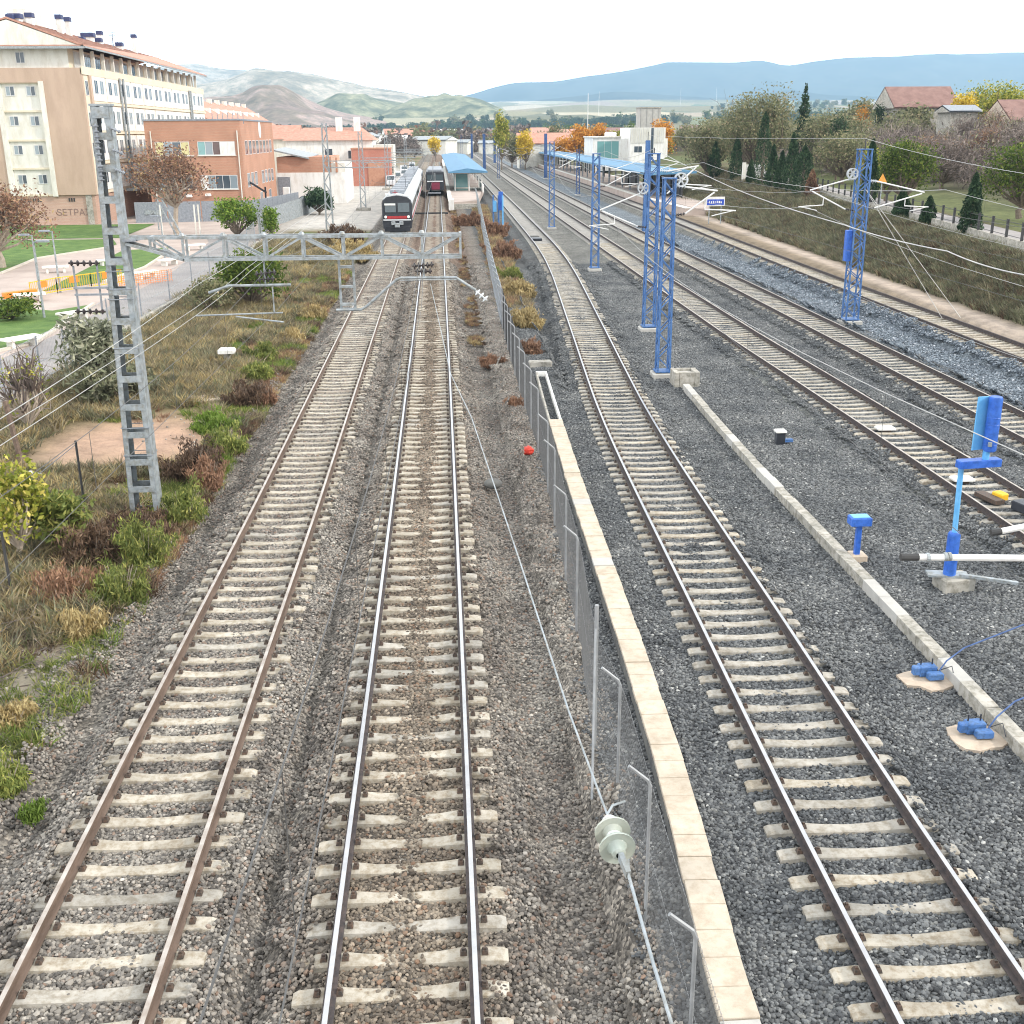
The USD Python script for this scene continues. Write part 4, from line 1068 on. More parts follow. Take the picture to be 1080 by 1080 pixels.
m = MB(); m.bar((0.935, 5.36, 5.612), (0.955, 5.2, 5.60), .03, .05); m.bar((0.97, 5.3, 5.63), (0.95, 5.15, 5.6), .012); m.tube([(0.915, 5.75, 5.63), (0.95, 5.78, 5.67), (1.03, 5.79, 5.69)], .008, 5); m.build('shackle', L['galv'], t)

# ------------------------------------------------------------------ right foreground equipment
t = T('track_signal', 'bright blue track signal on a cranked post with its back to the camera', 'signal', (11.4, 22.9, -.45))
MB().cbox((11.55, 22.95, -.33), (.75, .6, .4), bev=.03, rz=.1).build('footing', L['concrete'], t)
m = MB(); m.cbox((11.38, 22.95, -.1), (.9, .34, .05), rz=-.2); m.bar((11.6, 22.8, -.06), (12.75, 22.35, -.12), .10, .06); m.build('platform', L['galv'], t)
m = MB(); m.lathe((11.4, 22.9, -.08), [(.14, 0), (.14, .98), (.11, 1.03), (.0, 1.03)], 12); m.build('lower_post', L['blue_bright'], t, smooth=40)
m = MB(); m.tube([(11.4, 22.9, .9), (11.36, 22.9, 2.5)], .06, 10); m.build('upper_post', L['blue_light'], t, smooth=40)
MB().cbox((11.72, 22.85, 2.58), (1.0, .24, .17), bev=.02, rz=.12).build('crank', L['blue_bright'], t)
m = MB(); m.tube([(11.86, 22.85, 2.66), (11.86, 22.85, 2.92)], .075, 10); m.build('neck', L['blue_light'], t, smooth=40)
m = MB(); m.lathe((11.92, 22.85, 2.85), [(0, 0), (.125, 0), (.145, .03), (.145, 1.18), (.125, 1.22), (0, 1.22)], 18); m.build('head', L['blue_bright'], t, smooth=40)
m = MB(); m.cbox((11.70, 22.97, 3.45), (.30, .03, 1.2), bev=.01, rz=.25); m.build('back_board', L['blue_light'], t)
m = MB()
for z in (3.0, 3.45, 3.6):
    m.lathe((11.92, 22.85, z), [(.147, 0), (.153, .01), (.147, .02)], 18)
m.build('band', L['blue_bright'], t)
MB().cbox((11.82, 22.66, 3.05), (.07, .05, .1)).build('handle', L['galv'], t)

t = T('marker_post', 'short blue post with a flat box head beside the cable duct', 'marker post', (9.92, 24.75, -.45))
MB().cbox((9.95, 24.8, -.35), (.42, .4, .22), bev=.03).build('footing', L['pale_mortar'], t)
MB().cbox((9.92, 24.75, .12), (.13, .13, .9), bev=.015).build('stem', L['blue_bright'], t)
MB().cbox((9.92, 24.75, .63), (.5, .36, .2), bev=.02).build('head', L['blue_bright'], t)
MB().cbox((9.92, 24.75, .738), (.42, .28, .012)).build('lid', L['blue_light'], t)
m = MB(); m.tube([(9.62, 24.9, -.38), (9.55, 25.1, -.2), (9.5, 25.3, -.36)], .012, 5); m.build('cable', L['train_red'], t)

DCT = PchipInterpolator([5, 15.9, 24.0, 31, 43.7], [9.60, 9.57, 9.56, 9.55, 9.80])
t = T('cable_duct', 'narrow pale concrete cable duct running along the dark ballast toward the inspection box', 'cable duct', (9.6, 12, -.4))
rw = np.random.default_rng(4)
y = 9.0
while y < 43.4:
    a = math.atan2(-float(DCT.derivative()(y + .5)), 1)
    MB().cbox((float(DCT(y + .5)) + rw.normal(0, .006), y + .5, -.33 + rw.normal(0, .006)), (.27, .992, .30), bev=.012, rz=a + rw.normal(0, .004)).build('cover', L['slab_grey'] if rw.random() < .35 else L['concrete'], t)
    y += 1.0
t = T('inspection_box', 'pale concrete inspection box with a sunken lid at the foot of the nearest blue mast', 'inspection box', (9.95, 44.9, -.4))
m = MB()
for s in (-1, 1):
    m.cbox((9.95 + s * .42, 44.9, -.12), (.2, 1.0, .62), bev=.02); m.cbox((9.95, 44.9 + s * .42, -.121), (.62, .16, .618))
m.build('wall', L['concrete'], t)
MB().cbox((9.95, 44.9, .06), (.63, .67, .06)).build('lid', L['slab_grey'], t)
t = T('relay_box', 'small dark track box with a white lid on the ballast', 'track box', (11.2, 35.5, -.45))
MB().cbox((11.2, 35.5, -.25), (.3, .28, .45), bev=.02).build('body', L['train_black'], t)
MB().cbox((11.2, 35.5, .02), (.36, .34, .07), bev=.015).build('lid', L['white_paint'], t)
MB().cbox((11.46, 35.45, -.3), (.34, .14, .1), bev=.02).build('plug', L['blue_paint'], t)


def pad(x, y, label, r):
    t = T('connector_pad', label, 'connector pad', (x, y, -.42))
    g = np.linspace(0, 2 * np.pi, 15)[:-1]
    rad = r.uniform(.42, .62, 14)
    ring = np.c_[x + np.cos(g) * rad * 1.0, y + np.sin(g) * rad * .85]
    v = [(a, b, -.5) for a, b in ring] + [(a, b, -.385 + r.uniform(-.012, .012)) for a, b in ring] + [(x, y, -.355)]
    f = [(i, (i + 1) % 14, 14 + (i + 1) % 14, 14 + i) for i in range(14)]
    m = MB().add(v, f); m.add(v, [(14 + i, 14 + (i + 1) % 14, 28) for i in range(14)]); m.build('mortar_pad', L['pale_mortar'], t)
    m = MB(); m.cbox((x + .02, y + .12, -.24), (.34, .2, .2), bev=.02); m.cbox((x + .1, y - .08, -.27), (.3, .16, .12), bev=.02); m.cbox((x - .2, y + .1, -.23), (.14, .14, .16), bev=.02); m.build('terminal', L['blue_paint'], t)
    m = MB()
    for dx in (-.1, .12):
        m.tube([(x + dx, y + .14, -.2), (x + dx, y + .14, -.02)], .014, 6)
    m.build('pin', L['train_black'], t)
    m = MB(); m.tube([(x + .2, y - .02, -.2), (x + .36, y + .06, -.04), (x + .9, y + .5, .0), (x + 3.5, y + 1.2, .55)], .016, 6); m.build('cable', L['blue_far'], t)
    m = MB(); m.tube([(x + .22, y, -.2), (x + .42, y - .05, -.1), (x + .4, y - .25, -.26)], .01, 5); m.build('loop', L['train_black'], t)


pad(9.05, 18.5, 'pale mortar pad with a blue terminal, upper of the two by the cable duct', np.random.default_rng(1))
pad(8.98, 16.35, 'pale mortar pad with a blue terminal, lower of the two by the cable duct', np.random.default_rng(2))
# things lying between the rails of the fourth track
t = T('point_machine', 'black point machine with yellow lid between the rails of the fourth track', 'point machine', (15.4, 27.4, -.25))
MB().cbox((15.55, 27.0, -.05), (.42, 1.3, .24), bev=.03, rz=.25).build('body', L['train_black'], t)
MB().cbox((15.25, 28.3, -.04), (.28, .38, .18), bev=.03, rz=.25).build('lid', L['yellow_plastic'], t)
MB().cbox((14.95, 28.3, -.1), (.3, .9, .12), rz=.2).build('drive_rod', L['clip'], t)
for (x, y) in ((15.0, 30.1), (15.0, 36.0)):
    t = T('track_beacon', 'flat white beacon plate between the rails, %s' % ('beside the blue signal head' if y < 33 else 'farther from the blue signal'), 'beacon', (x, y, -.2))
    MB().cbox((x, y, -.1), (.62, .42, .07), bev=.02).build('plate', L['white_paint'], t)
    MB().cbox((x, y, -.17), (.3, .3, .1)).build('support', L['clip'], t)
t = T('blue_signal_pair', 'small blue signal boards on posts beside the curving track before the shelter', 'signal', (6.6, 128, -.4))
for dx in (-.55, 0.0, .45):
    m = MB(); m.tube([(6.5 + dx, 128 - dx, -.4), (6.5 + dx, 128 - dx, 3.0)], .09, 7); m.build('post', L['blue_light' if dx == 0.45 else 'blue_paint'], t)
MB().cbox((6.75, 127.8, 2.4), (.5, .2, 2.0), bev=.03).build('board', L['blue_bright'], t)
MB().cbox((6.1, 128.4, 1.8), (.4, .2, 1.2), bev=.03).build('board', L['blue_light'], t)
t = T('track_box', 'dark box between the rails of the curving track', 'track box', (8.9, 107, -.25))
MB().cbox((9.1, 108.5, -.08), (.9, 1.3, .24), bev=.03, rz=.1).build('body', L['train_black'], t)
MB().cbox((9.2, 111.5, -.1), (.8, .7, .16), bev=.03, rz=.1).build('cover', L['concrete_dark'], t)
t = T('orange_bag', 'crumpled orange red plastic bag against the foot of the fence', 'plastic bag', (2.55, 34.4, -.3))
ic = trimesh.creation.icosphere(3); v = np.array(ic.vertices); v *= (1 + .5 * (meshkit.fbm(v * 3, 3) - .5))[:, None] * np.array([.18, .14, .15])
raw('bag', v + [2.62, 34.4, -.14], ic.faces, L['red_plastic'], t, smooth=True)
tag(raw('drain_stone', np.array(trimesh.creation.icosphere(2).vertices) * [.28, .22, .16] + [1.35, 31.6, -.35], trimesh.creation.icosphere(2).faces, L['concrete_dark']), 'dark lump lying in the ballast furrow left of the fence', 'stone')
# ------------------------------------------------------------------ buildings
def wallbox(t, name, m, x0, x1, y0, y1, z0, z1):
    return MB().box(x0, x1, y0, y1, z0, z1).build(name, m, t)


def win_front(t, x0, x1, z0, z1, yf, panes=None, frame='window_frame', depth=.12, name='window', n=2):
    """A window in a wall that faces the camera: frame proud of the wall, panes sunk in it."""
    f = MB(); w = .06
    f.box(x0, x1, yf - .03, yf + depth, z0, z0 + w).box(x0, x1, yf - .03, yf + depth, z1 - w, z1)
    k = (x1 - x0 - w) / n
    for i in range(n + 1):
        f.box(x0 + i * k, x0 + i * k + w, yf - .03, yf + depth, z0 + w, z1 - w)
    fr = f.build(name, L[frame], t)
    panes = panes or ['pane'] * n
    for i in range(n):
        m = MB(); y_ = yf - .012; a, b = x0 + i * k + w, x0 + (i + 1) * k
        m.box(a, b, y_, y_ + .02, z0 + w, z1 - w).build('pane', L[panes[i]], sub(t, fr))


def win_side(t, y0, y1, z0, z1, xf, pane='pane', frame='window_frame', n=2, name='window', s=1):
    """The same in a wall that faces +x (s=1) at xf."""
    f = MB(); w = .06
    a0, a1 = sorted((xf - s * .1, xf + s * .03))
    f.box(a0, a1, y0, y1, z0, z0 + w).box(a0, a1, y0, y1, z1 - w, z1)
    k = (y1 - y0 - w) / n
    for i in range(n + 1):
        f.box(a0, a1, y0 + i * k, y0 + i * k + w, z0 + w, z1 - w)
    fr = f.build(name, L[frame], t)
    m = MB(); b0, b1 = sorted((xf - s * .01, xf + s * .012))
    m.box(b0, b1, y0 + w, y1 - w, z0 + w, z1 - w).build('pane', L[pane], sub(t, fr))


# big apartment block at the left
t = T('apartment_block', 'tall beige and cream apartment block with white window panel and red tiled roof', 'building', (-48, 137.3, -.3))
X0, X1, YF, YB = -57.0, -40.0, 137.3, 206.0
wallbox(t, 'brick_base', L['brick_pink'], X0, X1 - .25, YF + .25, YB, -.6, 3.1)
PX0, PX1 = -49.7, -44.75
m = MB(); m.box(X0, PX0, YF, YF + .6, 3.1, 16.9).box(PX1, X1, YF, YF + .6, 3.1, 16.9).box(PX0, PX1, YF, YF + .6, 15.35, 16.9); m.build('front_wall', L['beige_wall'], t)
wallbox(t, 'core', L['cream'], X0, X1 - .02, YF + .62, YB, 3.1, 16.9)
wallbox(t, 'recessed_panel', L['off_white'], PX0, PX1, YF + .35, YF + .6, 2.95, 15.35)
for x in (PX0 - .02, PX1 - .16):
    wallbox(t, 'pilaster', L['off_white'], x, x + .55, YF - .12, YF + .4, 2.95, 15.5)
for z in (2.98, 5.95, 9.05, 12.2, 15.25):
    wallbox(t, 'string_course', L['cream'], PX0, PX1 - .17, YF + .15, YF + .36, z, z + .22)
for z in (4.35, 7.6, 10.75, 13.95):
    for x in (-48.75, -46.45):
        win_front(t, x, x + 1.0, z, z + 1.05, YF + .33, ['pane_pale', 'pane'], n=2)
for x0, x1 in ((-52.8, -50.4), (-48.8, -46.0), (-43.3, -42.2)):
    m = MB()
    n = int((x1 - x0) / .28)
    for i in range(n):
        m.box(x0 + i * .28, x0 + i * .28 + .14, YF + .18, YF + .26, 2.35, 2.75)
    m.build('vent_grille', L['dark_iron'], t)
wallbox(t, 'corner_pier', L['concrete'], X1 - 1.3, X1 - .62, YF + .1, YF + .3, -.5, 3.05)
tx = meshkit.text_mesh('SETPAI', 0.75, 0.01)
tv = np.array(tx.vertices); tv = np.c_[tv[:, 0] - 44.9, np.full(len(tv), YF + .235) - tv[:, 2], tv[:, 1] + .78]
raw('graffiti', tv, np.array(tx.faces), L['graffiti'], t)
# side facade: bays of white panels with windows
by = np.linspace(YF + 3.2, YB - .6, 12)
for fl, z in enumerate((3.5, 6.85, 10.2, 13.5)):
    hgt = 2.75
    for i in range(len(by) - 1):
        a, b = by[i] + .22, by[i + 1] - .22
        wallbox(t, 'facade_panel', L['white_paint'], X1 - .02, X1 + .08, a, b, z, z + hgt)
        ww = (b - a)
        win_side(t, a + .14 * ww, a + .40 * ww, z + .75, z + 2.3, X1 + .08, 'pane')
        win_side(t, a + .56 * ww, a + .84 * ww, z + .75, z + 2.3, X1 + .08, 'pane_pale')
for z in (6.45, 9.8, 13.1):
    wallbox(t, 'floor_band', L['cream'], X1 - .02, X1 + .16, YF + 3, YB, z, z + .3)
win_side(t, YF + .9, YF + 2.0, 14.0, 15.6, X1 + .01, 'pane'); win_side(t, YF + .9, YF + 2.0, 10.6, 12.2, X1 + .01, 'pane'); win_side(t, YF + .9, YF + 2.0, 7.3, 8.9, X1 + .01, 'pane')
wallbox(t, 'wall_strip', L['beige_wall'], X1 - .01, X1 + .2, YF + 2.3, YF + 3.1, 7.0, 16.2)
for y in (by[2], by[2] + 1.6, by[9], by[9] + 1.1):
    m = MB(); m.tube([(X1 + .25, y, 3.4), (X1 + .25, y, 16.4)], .14, 8); m.build('downpipe', L['galv'], t)
m = MB()
for i in range(20):
    y = YF + 14 + i * 1.1; m.bar((X1 + 1.3, y, 3.2), (X1 + 1.3, y, 4.5), .05)
m.bar((X1 + 1.3, YF + 13, 4.5), (X1 + 1.3, YF + 37, 4.5), .07); m.box(X1 + .01, X1 + 1.4, YF + 13, YF + 37, 2.9, 3.2); m.build('balcony', L['galv'], t)
# attic floor, set back, with terraces
wallbox(t, 'attic_wall', L['cream'], X0, X1 - 1.5, YF + .7, YB - .4, 16.9, 19.0)
wallbox(t, 'attic_front', L['off_white'], X0, X1 - 1.45, YF + .55, YF + .69, 16.9, 19.0)
win_front(t, -47.2, -46.2, 17.4, 18.6, YF + .55, n=2)
for i in range(16):
    y = YF + 2.0 + i * 4.15
    wallbox(t, 'terrace_pillar', L['off_white'], X1 - .5, X1 - .15, y, y + .35, 16.9, 19.0)
    win_side(t, y + .9, y + 3.2, 16.95, 18.8, X1 - 1.49, ['shutter', 'pane_pale', 'pane', 'shutter'][i % 4], n=3, name='terrace_door')
wallbox(t, 'parapet', L['cream'], X1 - .1, X1 + .12, YF + .0, YB, 16.2, 17.05)
RX = -47.3
v = [(X0 - .5, YF - .5, 19.05), (X1 + .75, YF - .5, 19.05), (RX, YF - .5, 21.95), (X0 - .5, YB + .6, 19.05), (X1 + .75, YB + .6, 19.05), (RX, YB + .6, 21.95)]
up = lambda q, d: [(a, b, c + d) for a, b, c in q]
m = MB().add(v + up(v, .2), [(1, 4, 5, 2), (0, 2, 5, 3), (7, 8, 11, 8), (7, 10, 11, 8), (6, 8, 11, 9), (0, 1, 7, 6), (1, 4, 10, 7), (1, 2, 8, 7), (0, 6, 8, 2)]); roof = m.build('roof', L['roof_tile'], t)
m = MB().add([(X0 - .4, YF - .46, 19.1), (X1 + .5, YF - .46, 19.1), (RX, YF - .46, 21.85)], [(0, 1, 2)]); m.build('gable', L['off_white'], t)
wallbox(t, 'eaves_band', L['galv'], X0 - .5, X1 + .78, YF - .56, YF - .3, 18.86, 19.12)
wallbox(t, 'gutter', L['galv'], X1 + .72, X1 + .86, YF - .3, YB + .6, 18.95, 19.13)
chim = [(-47, 139, 22.5, 1.5, 1.2), (-46.5, 142.3, 22.9, .9, 1), (-45.5, 149.8, 23.4, .8, .9), (-45.4, 152.8, 23.4, .75, .8), (-46, 158.9, 21.6, 1.4, 1), (-46, 163, 22.4, 1.7, 1.2), (-45.5, 165.9, 22.0, .9, 1), (-46, 168.6, 23.1, .8, .8), (-45.5, 176.4, 22.2, 1.0, 1), (-46, 187.1, 24.1, .8, .8), (-47.2, 137.9, 22.35, .8, .7)]
for x, y, z, wx_, wy_ in chim:
    ch = MB().cbox((x, y, (z + 20.6) / 2 - .2), (wx_ * .8, wy_ * .8, z - 20.6)); ch.build('chimney', L['white_paint'], t)
    MB().cbox((x, y, z - .12), (wx_, wy_, .5), bev=.05).build('cowl', L['navy_cap'], (t, ch.path))
for (x, y, w_, h_) in ((-48, 146, 6.5, 1.9), (-47.8, 171, 5, 1.4)):
    MB().cbox((x, y, 21.6 + h_ / 2), (2.0, w_, h_)).build('roof_housing', L['off_white'], t)
m = MB()
for x, y, z in ((-45, 171, 23), (-45.6, 173.5, 23.6)):
    m.tube([(x, y, 21), (x, y, z)], .04, 5); m.bar((x - .5, y, z - .2), (x + .5, y, z - .2), .04); m.bar((x - .4, y, z - .5), (x + .4, y, z - .5), .04)
m.build('aerial', L['galv_dark'], t)

# brick school-like block
t = T('brick_building', 'three storey orange brick building with long window strips and round emblem on its side', 'building', (-30, 145, -.3))
BX0, BX1, BY0, BY1, BZ_ = -35.6, -24.1, 145.0, 173.0, 11.25
wallbox(t, 'front_wall', L['brick_front'], BX0, BX1 - .02, BY0, BY0 + .3, -.6, BZ_)
wallbox(t, 'side_wall', L['brick_side'], BX1 - .3, BX1, BY0 + .31, BY1, -.6, BZ_)
wallbox(t, 'rear_block', L['brick_side'], BX0, BX1 - .31, BY0 + .31, BY1, -.6, BZ_ - .3)
m = MB(); m.box(BX0 - .08, BX1 + .08, BY0 - .08, BY0 + .35, BZ_, BZ_ + .2).box(BX1 - .3, BX1 + .08, BY0 + .36, BY1 + .05, BZ_, BZ_ + .2); m.build('coping', L['galv_dark'], t)
win_front(t, -34.5, -30.4, 7.25, 8.85, BY0, ['yellow_blind', 'pane_pale', 'pane', 'yellow_blind'], n=4)
win_front(t, -29.4, -24.9, 7.25, 8.85, BY0, ['pane_green', 'pane_pale', 'pane_brown', 'white_paint', 'white_paint'], n=5)
win_front(t, -34.5, -30.4, 3.25, 4.9, BY0, ['pane_pale', 'shutter', 'pane', 'pane'], n=4)
win_front(t, -29.4, -24.9, 3.25, 4.9, BY0, ['white_paint', 'pane_pale', 'pane', 'pane', 'pane_pale'], n=5)
for x0 in (-34.6, -29.5):
    for z in (3.15, 7.15):
        wallbox(t, 'sill', L['off_white'], x0, x0 + 4.7, BY0 - .12, BY0 - .03, z, z + .1)
win_front(t, -33.0, -31.2, .1, 1.5, BY0, n=2); win_front(t, -27.1, -25.6, .1, 1.5, BY0, n=2)
for i in range(8):
    y = 147.6 + i * 3.0; win_side(t, y, y + 2.0, 7.2, 8.9, BX1, 'pane' if i % 2 else 'pane_brown', n=2)
for i in range(8):
    y = 147.6 + i * 3.0
    if i != 3:
        win_side(t, y, y + 2.0, 3.3, 5.0, BX1, 'pane' if i != 5 else 'pane_pale', n=2)
for y in (157, 165):
    win_side(t, y, y + 2.2, .2, 2.3, BX1, 'pane', n=2)
m = MB(); m.lathe((BX1, 160.5, 10.2), [(0, .06), (1.0, .06), (1.05, .04), (1.05, 0)], 24, direction=(1, 0, 0)); m.build('emblem', L['white_paint'], t)
for (x, y) in ((-34.9, BY0 - .1), (-24.5, BY0 - .1)):
    m = MB(); m.tube([(x, y, -.3), (x, y, 10.1)], .07, 7); m.build('drainpipe', L['off_white'], t)
for (x, z) in ((-28.6, 2.6), (-30.9, 2.5)):
    MB().cbox((x, BY0 - .35, z), (.7, .5, .3), bev=.08).build('wall_lamp', L['white_paint'], t)
m = MB()
for i in range(7):
    m.tube([(-27.5 + i * .62, BY0 + 1, BZ_ - .4), (-27.5 + i * .62, BY0 + 1, BZ_ + .9)], .05, 5)
m.build('roof_vent', L['galv_dark'], t)

t = T('tiled_block', 'long red tiled roof with rows of small white dormers behind the brick building', 'building', (-46, 212, -.3))
wallbox(t, 'wall', L['cream'], -52.5, -39.6, 209, 287, -.5, 11.7)
MB().add([(-53, 208, 11.7), (-39, 208, 11.7), (-46, 208, 15.9), (-53, 288, 11.7), (-39, 288, 11.7), (-46, 288, 15.9)], [(0, 1, 2), (3, 5, 4), (1, 4, 5, 2), (0, 2, 5, 3), (0, 3, 4, 1)]).build('roof', L['roof_tile'], t)
for i in range(9):
    MB().cbox((-42.6, 213 + i * 8.4, 13.9), (1.3, 1.4, .9)).build('dormer', L['white_paint'], t)
    MB().cbox((-45.6, 215 + i * 8.4, 16.0), (.9, 1.0, .9)).build('chimney', L['off_white'], t)

t = T('low_shed', 'low shed, white below and brick above, with a grey sheet roof beside the car', 'building', (-19, 174, -.3))
wallbox(t, 'white_wall', L['white_paint'], -24.2, -14.0, 174.2, 190, -.5, 4.2)
wallbox(t, 'brick_band', L['brick_front'], -24.0, -16.0, 174.3, 189.5, 4.2, 6.4)
MB().add([(-24.4, 173.6, 7.5), (-19.2, 173.6, 6.3), (-19.2, 188, 6.6), (-24.4, 188, 7.7), (-24.4, 173.6, 7.3), (-19.2, 173.6, 6.1), (-19.2, 188, 6.4), (-24.4, 188, 7.5)], [(0, 1, 2, 3), (4, 7, 6, 5), (0, 4, 5, 1), (1, 5, 6, 2), (3, 2, 6, 7), (0, 3, 7, 4)]).build('sheet_roof', L['galv'], t)
wallbox(t, 'gate', L['galv_dark'], -24.0, -22.2, 174.05, 174.18, -.4, 3.6)
m = MB(); m.box(-16.0, -14.0, 174.3, 189, 4.2, 5.5); m.build('annexe', L['off_white'], t)
m = MB(); m.bar((-15.2, 174, 4.2), (-15.2, 174, 6.3), .3); m.build('chimney', L['brick_pier'], t)

t = T('white_house', 'wide white house with red tiled roof and one arched window behind the low shed', 'building', (-25, 240, -.3))
wallbox(t, 'wall', L['white_paint'], -31.0, -13.5, 240, 256, -.5, 8.4)
v = [(-31.6, 239.4, 8.4), (-13, 239.4, 8.4), (-31.6, 256.6, 8.4), (-13, 256.6, 8.4), (-28, 248, 10.9), (-16, 248, 10.9)]
MB().add(v, [(0, 1, 5), (0, 5, 4), (1, 3, 5), (3, 2, 4), (3, 4, 5), (2, 0, 4), (0, 2, 3, 1)]).build('roof', L['roof_tile'], t)
win_front(t, -23.2, -21.6, 4.6, 6.8, 240, n=2); win_front(t, -18.5, -17.2, 4.8, 6.4, 240, n=2)
for x in (-20.5, -16.8):
    MB().cbox((x, 246, 11.4), (1.3, 1.2, 3.0)).build('chimney', L['white_paint'], t)
m = MB(); m.box(-13.4, -9.4, 244, 256, -.5, 7.4); m.build('wing', L['off_white'], t)
t = T('red_roof_house', 'house with faded red roof just left of the white house', 'building', (-36, 262, -.3))
wallbox(t, 'wall', L['off_white'], -44, -31.5, 262, 276, -.5, 8.6)
MB().add([(-44.6, 261.4, 8.6), (-31, 261.4, 8.6), (-44.6, 276, 8.6), (-31, 276, 8.6), (-44.6, 269, 11.6), (-31, 269, 11.6)], [(0, 1, 5, 4), (3, 2, 4, 5), (0, 4, 2), (1, 3, 5), (0, 2, 3, 1)]).build('roof', L['roof_tile'], t)
t = T('brick_block', 'windowless deep red brick block between the grey masts left of the train', 'building', (-14, 233, -.3))
wallbox(t, 'wall', L['brick_red'], -17.3, -9.7, 233, 241, -.5, 6.7)
wallbox(t, 'parapet', L['brick_pier'], -17.4, -9.6, 232.9, 241.1, 6.7, 6.95)
wallbox(t, 'door', L['brick_pier'], -14.1, -10.9, 232.85, 232.97, -.4, 3.9)
wallbox(t, 'door_frame', L['brick_pier'], -14.3, -10.7, 232.87, 232.96, 3.9, 4.2)

# ------------------------------------------------------------------ trains
t = T('commuter_train', 'parked electric train with black cab front and red stripe on the leftmost track', 'train', (-4.37, 116.5, -.17))
xc = -4.37
ys_len = 90.0
prof = [(-1.45, .95), (-1.5, 1.2), (-1.5, 2.9), (-1.42, 3.25), (-1.1, 3.55), (-.5, 3.75), (0, 3.8), (.5, 3.75), (1.1, 3.55), (1.42, 3.25), (1.5, 2.9), (1.5, 1.2), (1.45, .95)]
for c in range(4):
    ya, yb = 116.9 + c * 23.2, 116.9 + c * 23.2 + 22.6
    n = len(prof)
    v = [(xc + a, y, z) for y in (ya, yb) for a, z in prof]
    f = [(i, i + 1, n + i + 1, n + i) for i in list(range(0, 3)) + list(range(9, 12))]
    body = MB().add(v, f).add(v, [(0, i + 1, i) for i in range(1, n - 1)]).add(v, [(n, n + i, n + i + 1) for i in range(1, n - 1)])
    body.build('car_body', L['train_white'], t)
    MB().add(v, [(i, i + 1, n + i + 1, n + i) for i in range(3, 9)]).build('car_roof', L['train_roof'], t)
    MB().box(xc - 1.3, xc + 1.3, ya + .3, yb - .3, .35, .95).build('underframe', L['train_black'], t)
    for s in (-1, 1):
        m = MB()
        for i in range(7):
            m.box(*sorted((xc + s * 1.5, xc + s * 1.515)), ya + 1.3 + i * 3.0, ya + 3.5 + i * 3.0, 1.95, 2.75)
        m.build('window_row', L['windscreen'], t)
        MB().box(*sorted((xc + s * 1.5, xc + s * 1.512)), ya + .2, yb - .2, 1.3, 1.55).build('stripe', L['train_red'], t)
    for i in range(4):
        MB().cbox((xc, ya + 3 + i * 5, 3.95), (1.5, 2.2, .35), bev=.06).build('roof_unit', L['galv_dark'], t)
    m = MB()
    for yy in (ya + 3.6, yb - 3.6):
        for q in (-1.2, 1.2):
            for s in (-.86, .86):
                m.lathe((xc + s - .06, yy + q, .28), [(0, 0), (.45, 0), (.45, .12), (0, .12)], 14, direction=(1, 0, 0))
    m.build('wheels', L['train_black'], t)
cp = [(-1.45, .45), (-1.5, 1.2), (-1.5, 2.9), (-1.40, 3.2), (-1.0, 3.5), (0, 3.66), (1.0, 3.5), (1.40, 3.2), (1.5, 2.9), (1.5, 1.2), (1.45, .45)]
n = len(cp)
v = [(xc + a * 1.02, 116.93, z * 1.01) for a, z in cp] + [(xc + a * .97, 116.55 + max(0, z - 1.7) * .12, z * .995) for a, z in cp]
MB().add(v, [(i, i + 1, n + i + 1, n + i) for i in range(n - 1)]).add(v, [(n, n + i + 1, n + i) for i in range(1, n - 1)]).build('cab_front', L['train_black'], t)
m = MB().add([(xc - 1.2, 116.57, 2.05), (xc - .1, 116.57, 2.05), (xc - .1, 116.68, 2.95), (xc - 1.2, 116.68, 2.95)], [(0, 1, 2, 3)]); m.build('windscreen', L['windscreen'], t); m = MB().add([(xc + .1, 116.57, 2.05), (xc + 1.25, 116.57, 2.05), (xc + 1.25, 116.68, 2.95), (xc + .1, 116.68, 2.95)], [(0, 1, 2, 3)]); m.build('windscreen', L['windscreen'], t)
MB().box(xc - 1.25, xc - .15, 116.60, 116.64, 2.72, 2.9).build('destination_blind', L['white_paint'], t)
MB().box(xc - 1.0, xc + 1.0, 116.48, 116.56, 1.42, 1.68).build('red_stripe', L['train_red'], t)
for s in (-1, 1):
    MB().lathe((xc + s * 1.15, 116.5, 1.6), [(0, .05), (.14, .05), (.14, 0)], 12, direction=(0, -1, 0)).build('headlight', L['lamp_glass'], t)
m = MB(); m.box(xc - 1.4, xc + 1.4, 116.45, 116.55, 1.24, 1.36); m.build('bumper_line', L['train_white'], t)
m = MB()
for s in (-1, 1):
    m.cbox((xc + s * .4, 116.35, 1.0), (.42, .4, .35), bev=.05)
m.cbox((xc, 116.3, .8), (.5, .45, .4), bev=.05); m.build('coupler', L['galv'], t)
m = MB(); m.cbox((xc, 116.6, .4), (2.6, .3, .5), bev=.06); m.build('obstacle_guard', L['train_black'], t)
m = MB(); m.cbox((xc - .9, 117.6, 3.75), (.5, .6, .2), bev=.05); m.cbox((xc + .7, 117.2, 3.58), (1.2, .5, .1)); m.build('roof_front', L['train_white'], t)
m = MB(); m.bar((xc - .15, 117.4, 3.7), (xc - .15, 117.4, 4.2), .06); m.bar((xc - .4, 117.4, 3.95), (xc + .1, 117.4, 3.95), .06); m.build('horn', L['train_red'], t)
m = MB()
